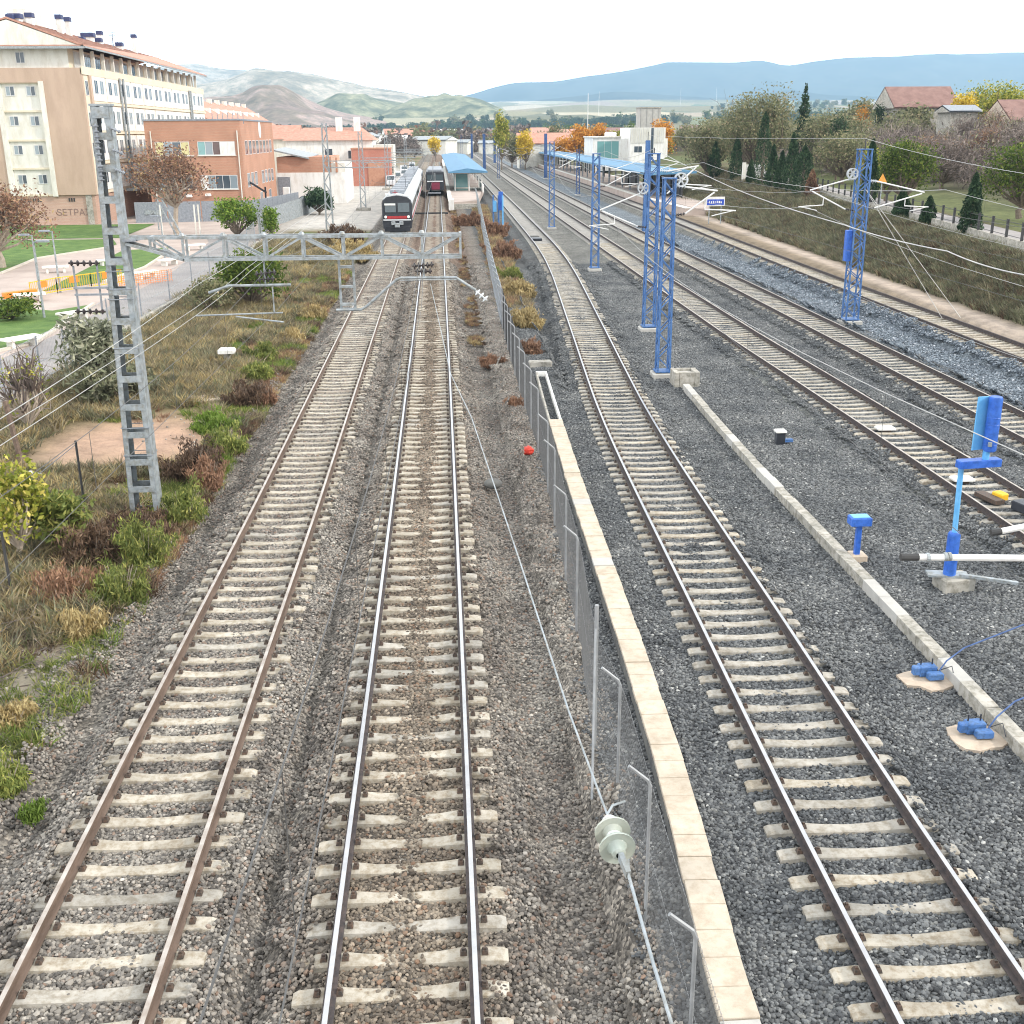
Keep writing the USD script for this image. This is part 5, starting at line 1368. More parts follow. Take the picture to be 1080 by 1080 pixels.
for yy in (124, 170):
    m.bar((xc - .7, yy, 3.9), (xc - .7, yy + 1.4, 4.9), .05); m.bar((xc + .7, yy, 3.9), (xc + .7, yy + 1.4, 4.9), .05); m.bar((xc - .7, yy + 1.4, 4.9), (xc - .7, yy, 5.2), .05); m.bar((xc + .7, yy + 1.4, 4.9), (xc + .7, yy, 5.2), .05); m.bar((xc - .9, yy, 5.2), (xc + .9, yy, 5.2), .06)
m.build('pantograph', L['train_black'], t)

t = T('dark_locomotive', 'dark green and maroon train standing at the island platform on the second track', 'train', (-.7, 189, -.17))
xc = -.7
MB().cbox((xc, 199, 2.25), (2.9, 20, 2.9), bev=.15).build('body', L['train_black'], t)
MB().cbox((xc, 199, 3.85), (2.3, 19, .35), bev=.1).build('roof', L['galv_dark'], t)
MB().box(xc - .6, xc + .75, 188.85, 188.97, .9, 2.0).build('nose', L['train_maroon'], t)
for s in (-1, 1):
    MB().box(xc + s * .72 - .55, xc + s * .72 + .55, 188.88, 188.98, 2.35, 3.2).build('windscreen', L['windscreen'], t)
MB().box(xc - .06, xc + .06, 188.86, 188.97, 2.2, 3.5).build('centre_post', L['galv'], t)
MB().box(xc - 1.3, xc + 1.3, 188.88, 188.97, 2.08, 2.26).build('stripe', L['train_white'], t)
MB().box(xc - 1.2, xc + .9, 188.8, 188.97, .25, .5).build('buffer_beam', L['galv_dark'], t)
m = MB()
for yy in (192, 194.5, 203, 205.5):
    for s in (-.86, .86):
        m.lathe((xc + s - .06, yy, .28), [(0, 0), (.45, 0), (.45, .12), (0, .12)], 14, direction=(1, 0, 0))
m.build('wheels', L['train_black'], t)
tag(MB().box(-5.9, 1.0, 147.5, 147.75, -.24, -.02).build('crossing_beam', L['dark_iron']), 'dark transverse beam across the two left tracks before the platform', 'beam')

# ------------------------------------------------------------------ island platform with its blue shelter
t = T('island_platform', 'island platform with pale coping and steps between the second and the curving track', 'platform', (4, 160, -.4))
m = MB(); m.add([(1.35, 158.5, -.4), (5.3, 163, -.4), (7.6, 200, -.4), (7.9, 420, -.4), (1.1, 420, -.4), (1.35, 158.5, .55), (5.3, 163, .55), (7.6, 200, .55), (7.9, 420, .55), (1.1, 420, .55)], [(0, 1, 6, 5), (1, 2, 7, 6), (2, 3, 8, 7), (4, 0, 5, 9), (5, 6, 7, 8), (5, 8, 9, 5)]); m.build('platform_body', L['paving'], t)
m = MB(); m.box(1.15, 1.75, 160, 420, .55, .66); m.build('coping', L['off_white'], t)
m = MB(); m.box(1.3, 5.6, 157.8, 158.4, -.4, .1).box(1.6, 5.6, 158.45, 159.2, -.4, .32); m.build('step', L['concrete'], t)
MB().box(1.2, 1.9, 157, 160.5, -.4, 1.05).build('end_pier', L['white_paint'], t)
MB().box(6.9, 7.15, 186, 200, .5, 1.7).build('end_screen', L['white_paint'], t)
t = T('platform_shelter', 'platform shelter with a long bright blue roof on white posts', 'shelter', (4.4, 190, .55))
v = [(1.5, 189, 3.65), (7.9, 189, 3.65), (7.7, 340, 3.75), (.8, 340, 3.75), (4.6, 189, 4.15), (4.3, 340, 4.25)]
MB().add(v + [(a, b, c - .22) for a, b, c in v[:4]], [(0, 4, 5, 3), (4, 1, 2, 5), (0, 1, 4), (6, 9, 8, 7), (0, 6, 7, 1), (3, 2, 8, 9), (1, 7, 8, 2), (0, 3, 9, 6)]).build('roof', L['blue_roof'], t)
for i in range(10):
    for x in (2.6, 4.9, 7.0):
        MB().box(x - .1, x + .1, 191 + i * 15, 191.2 + i * 15, .55, 3.5).build('post', L['white_paint'], t)
MB().box(2.4, 4.7, 192, 215, .55, 3.2).build('waiting_room', L['pane_green'], t)
m = MB(); m.box(2.38, 7.0, 191.7, 191.85, .9, 1.05).box(2.3, 7.0, 191.3, 191.5, 3.2, 3.43); m.build('rail_bar', L['off_white'], t)

# ------------------------------------------------------------------ station on the right
t = T('side_platform', 'long pale side platform along the rightmost track', 'platform', (34, 140, -.3))
ys = np.concatenate([np.arange(140, 300, 10), np.arange(300, 640, 20)])
xe = TC[6](ys) + 1.75 + np.interp(ys, [140, 165], [1.2, 0])
wid = np.interp(ys, [140, 160, 240, 640], [3, 9, 9, 7])
v, f = [], []
for i, y in enumerate(ys):
    v += [(xe[i], y, -.4), (xe[i], y, .55), (xe[i] + wid[i], y, .55), (xe[i] + wid[i], y, -.4)]
for i in range(len(ys) - 1):
    a = i * 4
    f += [(a, a + 1, a + 5, a + 4), (a + 1, a + 2, a + 6, a + 5), (a + 2, a + 3, a + 7, a + 6)]
MB().add(v, f).add(v, [(0, 3, 2, 1)]).build('platform_body', L['paving'], t)
v, f = [], []
for i, y in enumerate(ys):
    v += [(xe[i] - .02, y, .56), (xe[i] + .75, y, .56), (xe[i] + .75, y, .63), (xe[i] - .02, y, .63)]
for i in range(len(ys) - 1):
    a = i * 4
    f += [(a + 3, a + 2, a + 6, a + 7), (a, a + 3, a + 7, a + 4), (a + 1, a + 5, a + 6, a + 2)]
MB().add(v, f).add(v, [(0, 1, 2, 3)]).build('coping', L['off_white'], t)
t = T('platform_canopy', 'long pale blue platform canopy on dark posts before the white station building', 'canopy', (36, 180, .5))
ys = np.arange(162, 384, 8.0)
xe = TC[6](ys) + 2.0
v, f = [], []
for i, y in enumerate(ys):
    w_ = 7.0
    v += [(xe[i], y, 4.0), (xe[i] + w_ * .55, y, 4.55), (xe[i] + w_, y, 4.2), (xe[i] + w_, y, 3.95), (xe[i], y, 3.72)]
for i in range(len(ys) - 1):
    a = i * 5
    f += [(a + k, a + (k + 1) % 5, a + 5 + (k + 1) % 5, a + 5 + k) for k in range(5)]
MB().add(v, f).add(v, [(0, 4, 3), (0, 3, 2), (0, 2, 1)]).build('roof', L['blue_roof'], t)
for i, y in enumerate(np.arange(163, 380, 8.0)):
    x = float(TC[6](y)) + 3.6
    for d in (0, 3.6):
        MB().box(x + d - .12, x + d + .12, y, y + .24, .55, 4.0).build('post', L['dark_iron' if d else 'galv_dark'], t)
for y0_ in (166, 182, 204):
    x = float(TC[6](y0_)) + 7.4
    MB().box(x, x + .3, y0_, y0_ + 13, .55, 3.6).build('dark_screen', L['train_black'], t)
t = T('station_building', 'white modern station building with a glazed hall and a taller ribbed block', 'building', (46, 280, .5))
wallbox(t, 'hall', L['white_paint'], 44.5, 56.0, 283, 302, .5, 8.0)
wallbox(t, 'tower_block', L['white_paint'], 46.2, 54.8, 280, 296, .5, 10.5)
wallbox(t, 'glazed_wing', L['white_paint'], 37.6, 44.48, 283, 300, .5, 8.3)
win_front(t, 38.6, 44.0, 3.4, 7.5, 283, ['pane_green'] * 3, n=3)
win_front(t, 47.2, 49.2, 4.8, 6.3, 280, n=2)
for i in range(19):
    if i not in (11, 12):
        wallbox(t, 'rib', L['off_white'], 46.4 + i * .44, 46.58 + i * .44, 279.86, 279.99, 7.0, 10.45)
wallbox(t, 'slit', L['pane'], 51.3, 51.9, 279.92, 279.98, 3.2, 10.4)
wallbox(t, 'roof_slab', L['off_white'], 37.3, 44.48, 282.6, 300.2, 8.3, 8.6)
m = MB(); m.cbox((42.6, 288, 9.0), (2.6, 3, 1.0), bev=.2); m.build('roof_unit', L['white_paint'], t)
t = T('grain_silo', 'square pale grey concrete silo rising behind the station building', 'silo', (60, 334, 0))
MB().cbox((60.2, 334, 8.2), (5.9, 6.9, 15.4)).build('shaft', L['slab_grey'], t)
MB().cbox((60.2, 334, 16.0), (6.2, 7.2, .3)).build('roof', L['concrete'], t)
for i in range(4):
    MB().box(57.5 + i * 1.7, 57.62 + i * 1.7, 330.42, 330.52, 1, 15.8).build('rib', L['slab_grey'], t)
t = T('station_sign', 'blue and white station name board on two posts at the foot of the bank', 'sign', (30.7, 127, -.3))
for x in (30.1, 31.45):
    m = MB(); m.tube([(x, 127, -.4), (x, 127, 2.5)], .06, 6); m.build('post', L['galv'], t)
MB().cbox((30.75, 126.93, 2.12), (2.1, .08, 1.0)).build('board', L['white_paint'], t)
MB().cbox((30.75, 126.88, 2.05), (1.9, .03, .62)).build('blue_field', L['sign_blue'], t)
rl = np.random.default_rng(3)
for k in range(7):
    MB().box(30.0 + k * .22, 30.0 + k * .22 + rl.uniform(.08, .15), 126.85, 126.862, 1.92 + rl.uniform(0, .04), 2.16 + rl.uniform(-.03, .05)).build('letter_stroke', L['white_paint'], t)

# ------------------------------------------------------------------ embankment top: wall, path, railing
bz_ = lambda y: emb(y)
ys = np.arange(56, 190, 4.0)
t = T('boundary_wall', 'low whitish retaining wall along the top of the grassy bank', 'wall', (36.5, 60, 2.0))
v, f = [], []
for y in ys:
    b, tp, h = bz_(y)
    v += [(tp - .12, y, h - .7), (tp + .12, y, h - .7), (tp + .12, y, h + .6), (tp - .12, y, h + .6)]
for i in range(len(ys) - 1):
    a = i * 4
    f += [(a, a + 4, a + 7, a + 3), (a + 3, a + 7, a + 6, a + 2), (a + 1, a + 2, a + 6, a + 5)]
MB().add(v, f).add(v, [(0, 1, 2, 3)]).build('wall', L['concrete'], t)
t = T('railing', 'dark iron railing with tall posts on the wall beside the cypresses', 'railing', (36.5, 60, 2.5))
for y in np.arange(57, 150, 2.6):
    b, tp, h = bz_(y); MB().box(tp - .07, tp + .07, y, y + .14, h + .3, h + 1.75).build('post', L['dark_iron'], t)
for dz in (.75, 1.6):
    m = MB(); m.tube(np.array([(bz_(y)[1], y, bz_(y)[2] + dz) for y in np.arange(57, 150, 3.0)]), .02, 4); m.build('rail', L['dark_iron'], t)
v, f = [], []
for y in np.arange(50, 200, 4.0):
    b, tp, h = bz_(y); v += [(tp + .4, y, h + .03), (tp + 4.6, y, h + .04)]
n = len(v) // 2
tag(MB().add(v, [(2 * i, 2 * i + 1, 2 * i + 3, 2 * i + 2) for i in range(n - 1)]).build('path', L['road']), kind='structure')
t = T('street_lamp', 'street lamp with two white round shades above the path among the shrubs', 'street lamp', (47, 120, 2.6))
m = MB(); m.tube([(45.6, 120, 2.4), (45.6, 120, 5.6)], .06, 6); m.build('post', L['galv'], t)
for z in (5.7, 4.2):
    m = MB(); m.lathe((45.6, 120, z), [(0, .3), (.25, .25), (.45, .08), (.45, 0), (0, -.05)], 14); m.build('shade', L['white_paint'], t)
t = T('warning_sign', 'small orange warning sign on a thin post above the bank', 'sign', (41.5, 108, 2.6))
m = MB(); m.tube([(41.2, 105.5, 2.4), (41.2, 105.5, 5.2)], .05, 6); m.build('post', L['galv'], t)
MB().add([(40.75, 105.4, 4.9), (41.65, 105.4, 4.9), (41.2, 105.4, 5.7), (40.75, 105.46, 4.9), (41.65, 105.46, 4.9), (41.2, 105.46, 5.7)], [(0, 1, 2), (3, 5, 4), (0, 3, 4, 1), (1, 4, 5, 2), (2, 5, 3, 0)]).build('board', L['sign_orange'], t)


def plain_house(name, label, x, y, z, w, d, h, rh, wall, roof, along='x'):
    t = T(name, label, 'house', (x, y, z))
    wl = wallbox(t, 'wall', L[wall], x - w / 2, x + w / 2, y - d / 2, y + d / 2, z - 1, z + h)
    o = .5
    if along == 'x':
        v = [(x - w / 2 - o, y - d / 2 - o, z + h), (x + w / 2 + o, y - d / 2 - o, z + h), (x + w / 2 + o, y + d / 2 + o, z + h), (x - w / 2 - o, y + d / 2 + o, z + h), (x - w / 2 - o, y, z + h + rh), (x + w / 2 + o, y, z + h + rh)]
        f = [(0, 1, 5, 4), (2, 3, 4, 5)]
        g = [(3, 0, 4), (1, 2, 5)]
    else:
        v = [(x - w / 2 - o, y - d / 2 - o, z + h), (x + w / 2 + o, y - d / 2 - o, z + h), (x + w / 2 + o, y + d / 2 + o, z + h), (x - w / 2 - o, y + d / 2 + o, z + h), (x, y - d / 2 - o, z + h + rh), (x, y + d / 2 + o, z + h + rh)]
        f = [(1, 2, 5, 4), (3, 0, 4, 5)]
        g = [(0, 1, 4), (2, 3, 5)]
    up_ = [(a, b, c + .22) for a, b, c in v]
    m = MB().add(v, f).add(up_, f); m.build('roof', L[roof], t)
    for g_ in g:
        MB().add([v[k_] for k_ in g_], [(0, 1, 2)]).build('gable', L[wall], t)
    return t


t = plain_house('barn', 'big barn with a long dull red roof and grey gable on the hill at right', 97.3, 235, 6.2, 12.6, 11, 7.4, 4.0, 'concrete', 'roof_tile_old')
MB().box(90.9, 90.98, 234.2, 235.4, 14.2, 15.4).build('loft_opening', L['dark_iron'], t)
plain_house('farmhouse', 'low farmhouse with reddish brown roof at the right edge of the hill', 98, 181, 6.5, 19, 10, 4.0, 3.2, 'rubble', 'roof_tile_old')
plain_house('shed', 'small grey roofed shed between barn and farmhouse', 83.2, 184, 6.4, 4.4, 5, 5.7, .9, 'concrete', 'galv_dark')
plain_house('villa', 'villa with red roof left of the orange trees by the far platform', 31.5, 352, -.3, 15, 10, 6.6, 3.0, 'off_white', 'roof_tile')

# ------------------------------------------------------------------ park and street at the left
def sheet(name, pts, dz, m, kind='structure'):
    from shapely.geometry import Polygon
    p = trimesh.creation.triangulate_polygon(Polygon(pts), engine='earcut')
    v = np.array(p[0]); f = np.array(p[1])
    tri = trimesh.Trimesh(np.c_[v, np.zeros(len(v))], f, process=False)
    g = MB().add(np.c_[v, np.full(len(v), -.30 + dz)], f if tri.face_normals[:, 2].mean() > 0 else f[:, ::-1]).build(name, m)
    tag(g, kind=kind)


sheet('pavement', [(-60, 30), (-16.9, 30), (-16.6, 86), (-17.2, 110), (-18.5, 136), (-24, 144.9), (-60, 144.9)], .03, L['paving'])
sheet('road', [(-17.0, 30), (-21.0, 48), (-20.2, 60), (-20.5, 88), (-22.5, 112), (-24, 118), (-19.3, 118), (-17.0, 98), (-16.5, 80), (-16.7, 50)], .045, L['road'])
sheet('lawn', [(-36, 52), (-21.9, 54), (-20.6, 57), (-21.6, 70.3), (-23.2, 68), (-29, 71), (-36, 72)], .06, L['lawn'])
sheet('lawn', [(-26.8, 77), (-24.1, 81.5), (-23.4, 90.5), (-24.1, 100), (-25.2, 107), (-28.8, 104.8), (-28.2, 96), (-27.6, 88)], .06, L['lawn'])
sheet('lawn', [(-41, 84), (-33.5, 88), (-34.4, 98.5), (-31.0, 107.5), (-31.0, 111), (-33.0, 117), (-46, 117), (-46, 100)], .06, L['lawn'])
sheet('lawn', [(-60, 118.2), (-32.6, 118.2), (-33.5, 136.9), (-60, 136.9)], .06, L['lawn'])
for pts, lab in (([(-33.4, 87.8), (-34.3, 98.6), (-30.9, 107.6)], 'pale kerb bordering the lawn in front of the apartment block'), ([(-21.8, 54), (-20.5, 57), (-21.5, 70.4)], 'pale kerb bordering the nearest lawn'), ([(-24.0, 81.5), (-23.3, 90.5), (-24.0, 100)], 'pale kerb bordering the lawn behind the yellow barriers')):
    m = MB()
    for a, b in zip(pts[:-1], pts[1:]):
        m.bar((*a, -.22), (*b, -.22), .2, .16)
    tag(m.build('kerb', L['kerb']), lab, 'kerb')


def bench(x, y, rz, label):
    t = T('stone_bench', label, 'bench', (x, y, -.27), rz)
    l0 = t.loc.copy(); t.loc[:] = 0
    MB().cbox((0, 0, .45), (1.9, .75, .12), bev=.03).build('seat', L['granite'], t)
    for s in (-.6, .6):
        MB().cbox((s, 0, .18), (.16, .55, .42), bev=.02).build('leg', L['granite'], t)
    t.loc = l0


for x, y, r_, lab in ((-20.75, 64.2, .9, 'white stone bench beside the silver bush'), (-21.5, 83.6, .9, 'white stone bench beside the ladder mast, above the orange netting'), (-21.8, 92.2, 1.1, 'white stone bench at the corner of the lawn by the road'),
                      (-20.8, 56.0, .9, 'white stone bench nearest the left edge by the street fence'), (-22.3, 104.5, .5, 'white stone bench seen through the gantry beam'), (-29.4, 88.1, .3, 'white stone bench out on the paved square'), (-26.6, 92.6, .6, 'white stone bench behind the dark insulators of the ladder mast'), (-26.0, 72.4, .4, 'white stone bench by the yellow barrier end')):
    bench(x, y, r_, lab)


def lamp(x, y, h, label, s=1):
    t = T('street_lamp', label, 'street lamp', (x, y, -.27))
    m = MB(); m.tube([(x, y, -.3), (x, y, h * .5), (x, y, h)], [.08, .06, .045], 8); m.build('post', L['galv'], t)
    m = MB(); m.tube([(x, y, h - .05), (x + s * .3, y, h + .02)], .03, 6); m.build('arm', L['galv_dark'], t)
    MB().cbox((x + s * .5, y, h + .02), (.7, .26, .12), bev=.03).build('lamp_head', L['galv_dark'], t)


lamp(-22.8, 65.3, 4.0, 'park lamp rising from the nearest lawn')
lamp(-25.4, 76.4, 3.7, 'park lamp beside the yellow barriers', -1)
lamp(-27.5, 78.6, 3.3, 'park lamp left of the yellow barriers, farther back', -1)
lamp(-23.0, 95.9, 3.3, 'park lamp right of the ladder mast by the bench corner', -1)
lamp(-50.5, 133, 9.5, 'tall thin lamp post before the apartment block at the left edge')
lamp(-31.0, 128, 3.0, 'short lamp post in front of the grey hoarding')

t = T('yellow_barrier', 'row of yellow crowd barriers along the lawn in the park', 'barrier', (-25, 76, -.27))
bp = np.array([(-26.3, 73.5), (-25.4, 75.9), (-23.8, 78.0), (-22.4, 80.4)])
for a, b in zip(bp[:-1], bp[1:]):
    m = MB(); m.bar((*a, .75), (*b, .75), .05); m.bar((*a, -.1), (*b, -.1), .05)
    for q in (a, b):
        m.bar((*q, -.25), (*q, .78), .05)
    m.build('frame', L['yellow_plastic'], t)
    m = MB()
    for s in np.linspace(.06, .94, 14):
        c = a + (b - a) * s; m.bar((*c, -.1), (*c, .75), .025)
    m.build('bars', L['yellow_plastic'], t)
    c = (a + b) / 2; d = (b - a) / np.linalg.norm(b - a)
    MB().cbox((*c, .5), (.7, .04, .4), rz=math.atan2(d[1], d[0])).build('panel', L['orange_plastic'], t)
t = T('orange_netting', 'strip of orange safety netting beside the road', 'netting', (-20, 78, -.27))
nb = [(-21.8, 77.5), (-20.6, 79.8), (-19.2, 81.5)]
m = MB()
for a, b in zip(nb[:-1], nb[1:]):
    for z in np.linspace(-.15, .55, 6):
        m.bar((*a, z), (*b, z), .03)
    for s in np.linspace(0, 1, 12):
        c = (a[0] + (b[0] - a[0]) * s, a[1] + (b[1] - a[1]) * s); m.bar((*c, -.25), (*c, .6), .025)
m.build('net', L['orange_plastic'], t)
m = MB(); m.bar((-27.6, 72.3, .1), (-25.9, 73.4, .2), .5, .35); t = T('orange_barrier', 'toppled orange plastic barrier at the end of the yellow ones', 'barrier', (-27, 73, -.27)); m.build('body', L['orange_plastic'], t)
t = T('street_fence', 'wire fence on thin grey posts between the street and the weedy verge', 'fence', (-16.5, 46, -.3))
fp = [(-16.3, 34), (-16.4, 38), (-16.5, 42), (-16.6, 46.2), (-16.45, 49.0), (-16.6, 52), (-16.8, 57), (-16.7, 63), (-16.5, 69), (-16.4, 75), (-16.2, 80), (-16.1, 85), (-16.3, 92), (-16.8, 100), (-17.4, 108)]
for x, y in fp:
    m = MB(); m.tube([(x, y, -.4), (x, y, 1.9)], .035, 6); m.build('post', L['galv_dark'], t)
m = MB()
for z in (.1, .8, 1.85):
    m.tube([(x, y, z) for x, y in fp], .012, 4)
m.build('line_wire', L['galv'], t)
m = MB()
for (xa, ya), (xb, yb) in zip(fp[:-1], fp[1:]):
    n = int(math.hypot(xb - xa, yb - ya) / .14)
    for s in np.linspace(0, 1, n):
        m.bar((xa + (xb - xa) * s, ya + (yb - ya) * s, -.3), (xa + (xb - xa) * s, ya + (yb - ya) * s, 1.85), .006)
m.build('wire_mesh', L['galv'], t, kind='stuff')
t = T('verge_wall', 'low pale concrete upstand at the foot of the street fence', 'wall', (-16.2, 60, -.3))
m = MB()
for a, b in zip(fp[6:-1], fp[7:]):
    m.bar((a[0] + .25, a[1], -.1), (b[0] + .25, b[1], -.1), .22, .5)
m.build('upstand', L['concrete'], t)
t = T('hoarding', 'grey sheet metal hoarding with faded tags in front of the brick building', 'hoarding', (-28, 118, -.3))
hp = [(-32.0, 136), (-30.5, 140), (-28, 142.3), (-24, 142.6), (-21.6, 141)]
hp = [(-36.3, 139.2), (-32.5, 139.5), (-28.6, 140), (-25, 140.4), (-22.8, 140.6), (-21.6, 146), (-20.6, 152), (-19.4, 160)]
for a, b in zip(hp[:-1], hp[1:]):
    n = max(1, int(math.hypot(b[0] - a[0], b[1] - a[1]) / 2.0))
    for i in range(n):
        p, q = [(a[0] + (b[0] - a[0]) * s, a[1] + (b[1] - a[1]) * s) for s in (i / n, (i + .97) / n)]
        ang = math.atan2(q[1] - p[1], q[0] - p[0])
        MB().cbox(((p[0] + q[0]) / 2, (p[1] + q[1]) / 2, .85), (math.hypot(q[0] - p[0], q[1] - p[1]), .08, 2.5), rz=ang).build('panel', L['galv_dark'], t)
g_ = np.linspace(0, 2 * np.pi, 15)[:-1]; rl = np.random.default_rng(12)
for cx_, cz_, rx_, rz_ in ((-34.6, .95, .7, .42), (-33.5, .9, .6, .38), (-26.4, .8, .8, .3)):
    rr_ = rl.uniform(.6, 1.1, 14); yf_ = 139.2 if cx_ < -30 else 140.15
    MB().add([(cx_, yf_ - .02, cz_)] + [(cx_ + rx_ * q * math.cos(a), yf_ - .02, cz_ + rz_ * q * math.sin(a)) for a, q in zip(g_, rr_)], [(0, 1 + i, 1 + (i + 1) % 14) for i in range(14)]).build('faded_paint', L['galv'], t)
t = T('corrugated_fence', 'pale corrugated metal fence running back along the yard beside the small bushes', 'fence', (-18, 125, -.3))
cp_ = [(-17.6, 112), (-18.6, 120), (-18.9, 130), (-17.9, 145), (-16.9, 158), (-16.0, 170)]
for a, b in zip(cp_[:-1], cp_[1:]):
    n = int(math.hypot(b[0] - a[0], b[1] - a[1]) / 2.4)
    for i in range(n):
        p, q = [(a[0] + (b[0] - a[0]) * s, a[1] + (b[1] - a[1]) * s) for s in (i / n, (i + .98) / n)]
        m = MB()
        k = 10
        for j in range(k):
            s0, s1 = j / k, (j + 1) / k
            o0, o1 = (.04, -.04) if j % 2 else (-.04, .04)
            xa, ya, xb, yb = p[0] + (q[0] - p[0]) * s0 + o0, p[1] + (q[1] - p[1]) * s0, p[0] + (q[0] - p[0]) * s1 + o1, p[1] + (q[1] - p[1]) * s1
            m.add([(xa, ya, -.3), (xb, yb, -.3), (xb, yb, 1.9), (xa, ya, 1.9)], [(0, 1, 2, 3)])
        m.build('sheet', L['galv'], t)
t = T('parked_car', 'dark parked car beside the white wall of the low shed', 'car', (-22, 168, -.3))
cb = [(-2.1, .35), (-2.1, .75), (-1.7, .95), (-.9, 1.02), (-.4, 1.42), (.9, 1.45), (1.6, 1.0), (2.1, .9), (2.15, .35)]
v = [(-19.6 + a * .94, 169 - .82, z - .3) for a, z in cb] + [(-19.6 + a * .94, 169 + .82, z - .3) for a, z in cb]
n = len(cb)
MB().add(v, [(i, i + 1, n + i + 1, n + i) for i in range(n - 1)]).add(v, [(0, i + 1, i) for i in range(1, n - 1)]).add(v, [(n, n + i, n + i + 1) for i in range(1, n - 1)]).build('body', L['car_paint'], t)
MB().add([(-19.6 - .72, 168.16, .78), (-19.6 - .35, 168.16, 1.06), (-19.6 + .8, 168.16, 1.08), (-19.6 + 1.3, 168.16, .78)], [(0, 3, 2, 1)]).build('side_window', L['pane_pale'], t)
for dx in (-1.3, 1.3):
    m = MB(); m.lathe((-19.6 + dx, 168.2, 0.02), [(0, -.05), (.32, -.05), (.32, .15), (0, .15)], 14, direction=(0, 1, 0)); m.build('wheel', L['tyre'], t)
t = T('board_on_legs', 'white board on two dark legs beside the yard fence', 'sign', (-21, 157, -.3))
for dx in (-.3, .35):
    m = MB(); m.bar((-20.6 + dx * 1.3, 157, -.3), (-20.6 + dx, 157, 1.7), .24); m.build('leg', L['blue_far'], t)
MB().cbox((-20.6, 157, 2.3), (.95, .25, 1.2), bev=.08).build('board', L['white_paint'], t)
t = T('small_boom', 'black jib arm reaching out from a white topped cabinet by the brick building', 'jib', (-22, 151, -.3))
MB().cbox((-21.9, 152, .7), (1.5, 1.2, 2.0), bev=.05).build('cabinet', L['galv'], t)
MB().cbox((-21.9, 152, 1.78), (1.7, 1.4, .2), bev=.04).build('cabinet_top', L['white_paint'], t)
m = MB(); m.bar((-22.5, 151, 1.2), (-22.5, 151, 3.2), .2); m.bar((-22.4, 151, 2.5), (-24.3, 149, 4.0), .2); m.build('arm', L['train_black'], t)
# bits on the verge
t = T('rusty_post', 'leaning rusty brown stake at the left edge above the leafy shrub', 'post', (-13.6, 34.8, -.3))
m = MB(); m.tube([(-13.5, 34.8, -.4), (-13.75, 34.9, 1.75)], .085, 7); m.build('stake', L['rail_rust'], t)
for (x, y, h, lab) in ((-10.05, 29.8, 1.75, 'thin dark stake beside the gantry mast'), (-9.95, 23.9, 1.25, 'thin dark stake low at the left edge')):
    t = T('fence_stake', lab, 'post', (x, y, -.3))
    m = MB(); m.tube([(x, y, -.4), (x, y, h)], .032, 6); m.build('stake', L['dark_iron'], t)
    m = MB(); m.tube([(x, y, h - .1), (x - 1.6, y + .4, h - 1.3)], .01, 4); m.build('stay', L['galv_dark'], t)
tag(MB().cbox((-9.2, 43.2, -.22), (1.35, 1.1, .16), bev=.02, rz=.3).build('concrete_slab', L['pale_mortar']), 'pale square concrete slab lying in the dry weeds', 'slab')
t = T('white_box', 'white capped pillar box in the dry grass', 'box', (-9.8, 50.5, -.3))
MB().cbox((-9.8, 50.5, -.05), (.26, .26, .6)).build('stem', L['concrete'], t); MB().cbox((-9.8, 50.5, .35), (.72, .62, .2), bev=.05).build('cap', L['white_paint'], t)
for (x, y, s, lab) in ((-9.2, 19.9, .13, 'white plastic scrap on the bare soil at the left edge'), (-8.0, 27.3, .12, 'white plastic scrap among the dark weeds'), (-12.6, 33.0, .35, 'whitish rubble heap left of the rusty stake')):
    ic = trimesh.creation.icosphere(2); vv = np.array(ic.vertices); vv = vv * (1 + .6 * (meshkit.fbm(vv * 2.2 + x, 2) - .5))[:, None] * [s * 1.3, s, s * .8]
    tag(raw('litter', vv + [x, y, -.3], ic.faces, L['white_paint'], rnd=None), lab, 'litter')

van = T('parked_van', 'white van parked in the pale yard left of the train, nearest', 'van', (-9.6, 232, -.35))
vb = [(-2.4, .35), (-2.4, 1.0), (-1.9, 1.25), (-1.3, 2.0), (2.3, 2.05), (2.4, .35)]
vv = [(-9.6 + q * .85, 232 + a, z - .3) for q in (-1, 1) for a, z in vb]
MB().add(vv, [(i, i + 1, 7 + i, 6 + i) for i in range(5)]).add(vv, [(0, 2, 1), (0, 3, 2), (0, 4, 3), (0, 5, 4), (6, 7, 8), (6, 8, 9), (6, 9, 10), (6, 10, 11)]).build('body', L['van_paint'], van)
MB().add([(-9.6 - .75, 230.02, 1.0), (-9.6 + .75, 230.02, 1.0), (-9.6 + .7, 230.66, 1.66), (-9.6 - .7, 230.66, 1.66)], [(0, 1, 2, 3)]).build('windscreen', L['windscreen'], van)
for sx in (-.86, .7):
    for sy in (230.7, 233.4):
        MB().lathe((-9.6 + sx, sy, .02), [(0, 0), (.33, 0), (.33, .16), (0, .16)], 12, direction=(1, 0, 0)).build('wheel', L['tyre'], van)
for (x, y, a, lab) in ((-12.2, 244, .2, 'white van parked in the pale yard, second from the train'), (-9.2, 252, .1, 'white van parked in the pale yard close behind the nearest one'), (-7.9, 268, 0, 'white van parked in the pale yard against the train roof'), (-11.5, 276, .4, 'white van parked in the pale yard beside a distant grey mast'),
                       (-9.0, 300, .1, 'white van parked far back in the pale yard'), (-13.5, 312, .3, 'white van parked farthest left in the pale yard'), (-7.6, 330, 0, 'white van parked last along the train in the pale yard')):
    van.copy((x, y, -.35), a, lab)
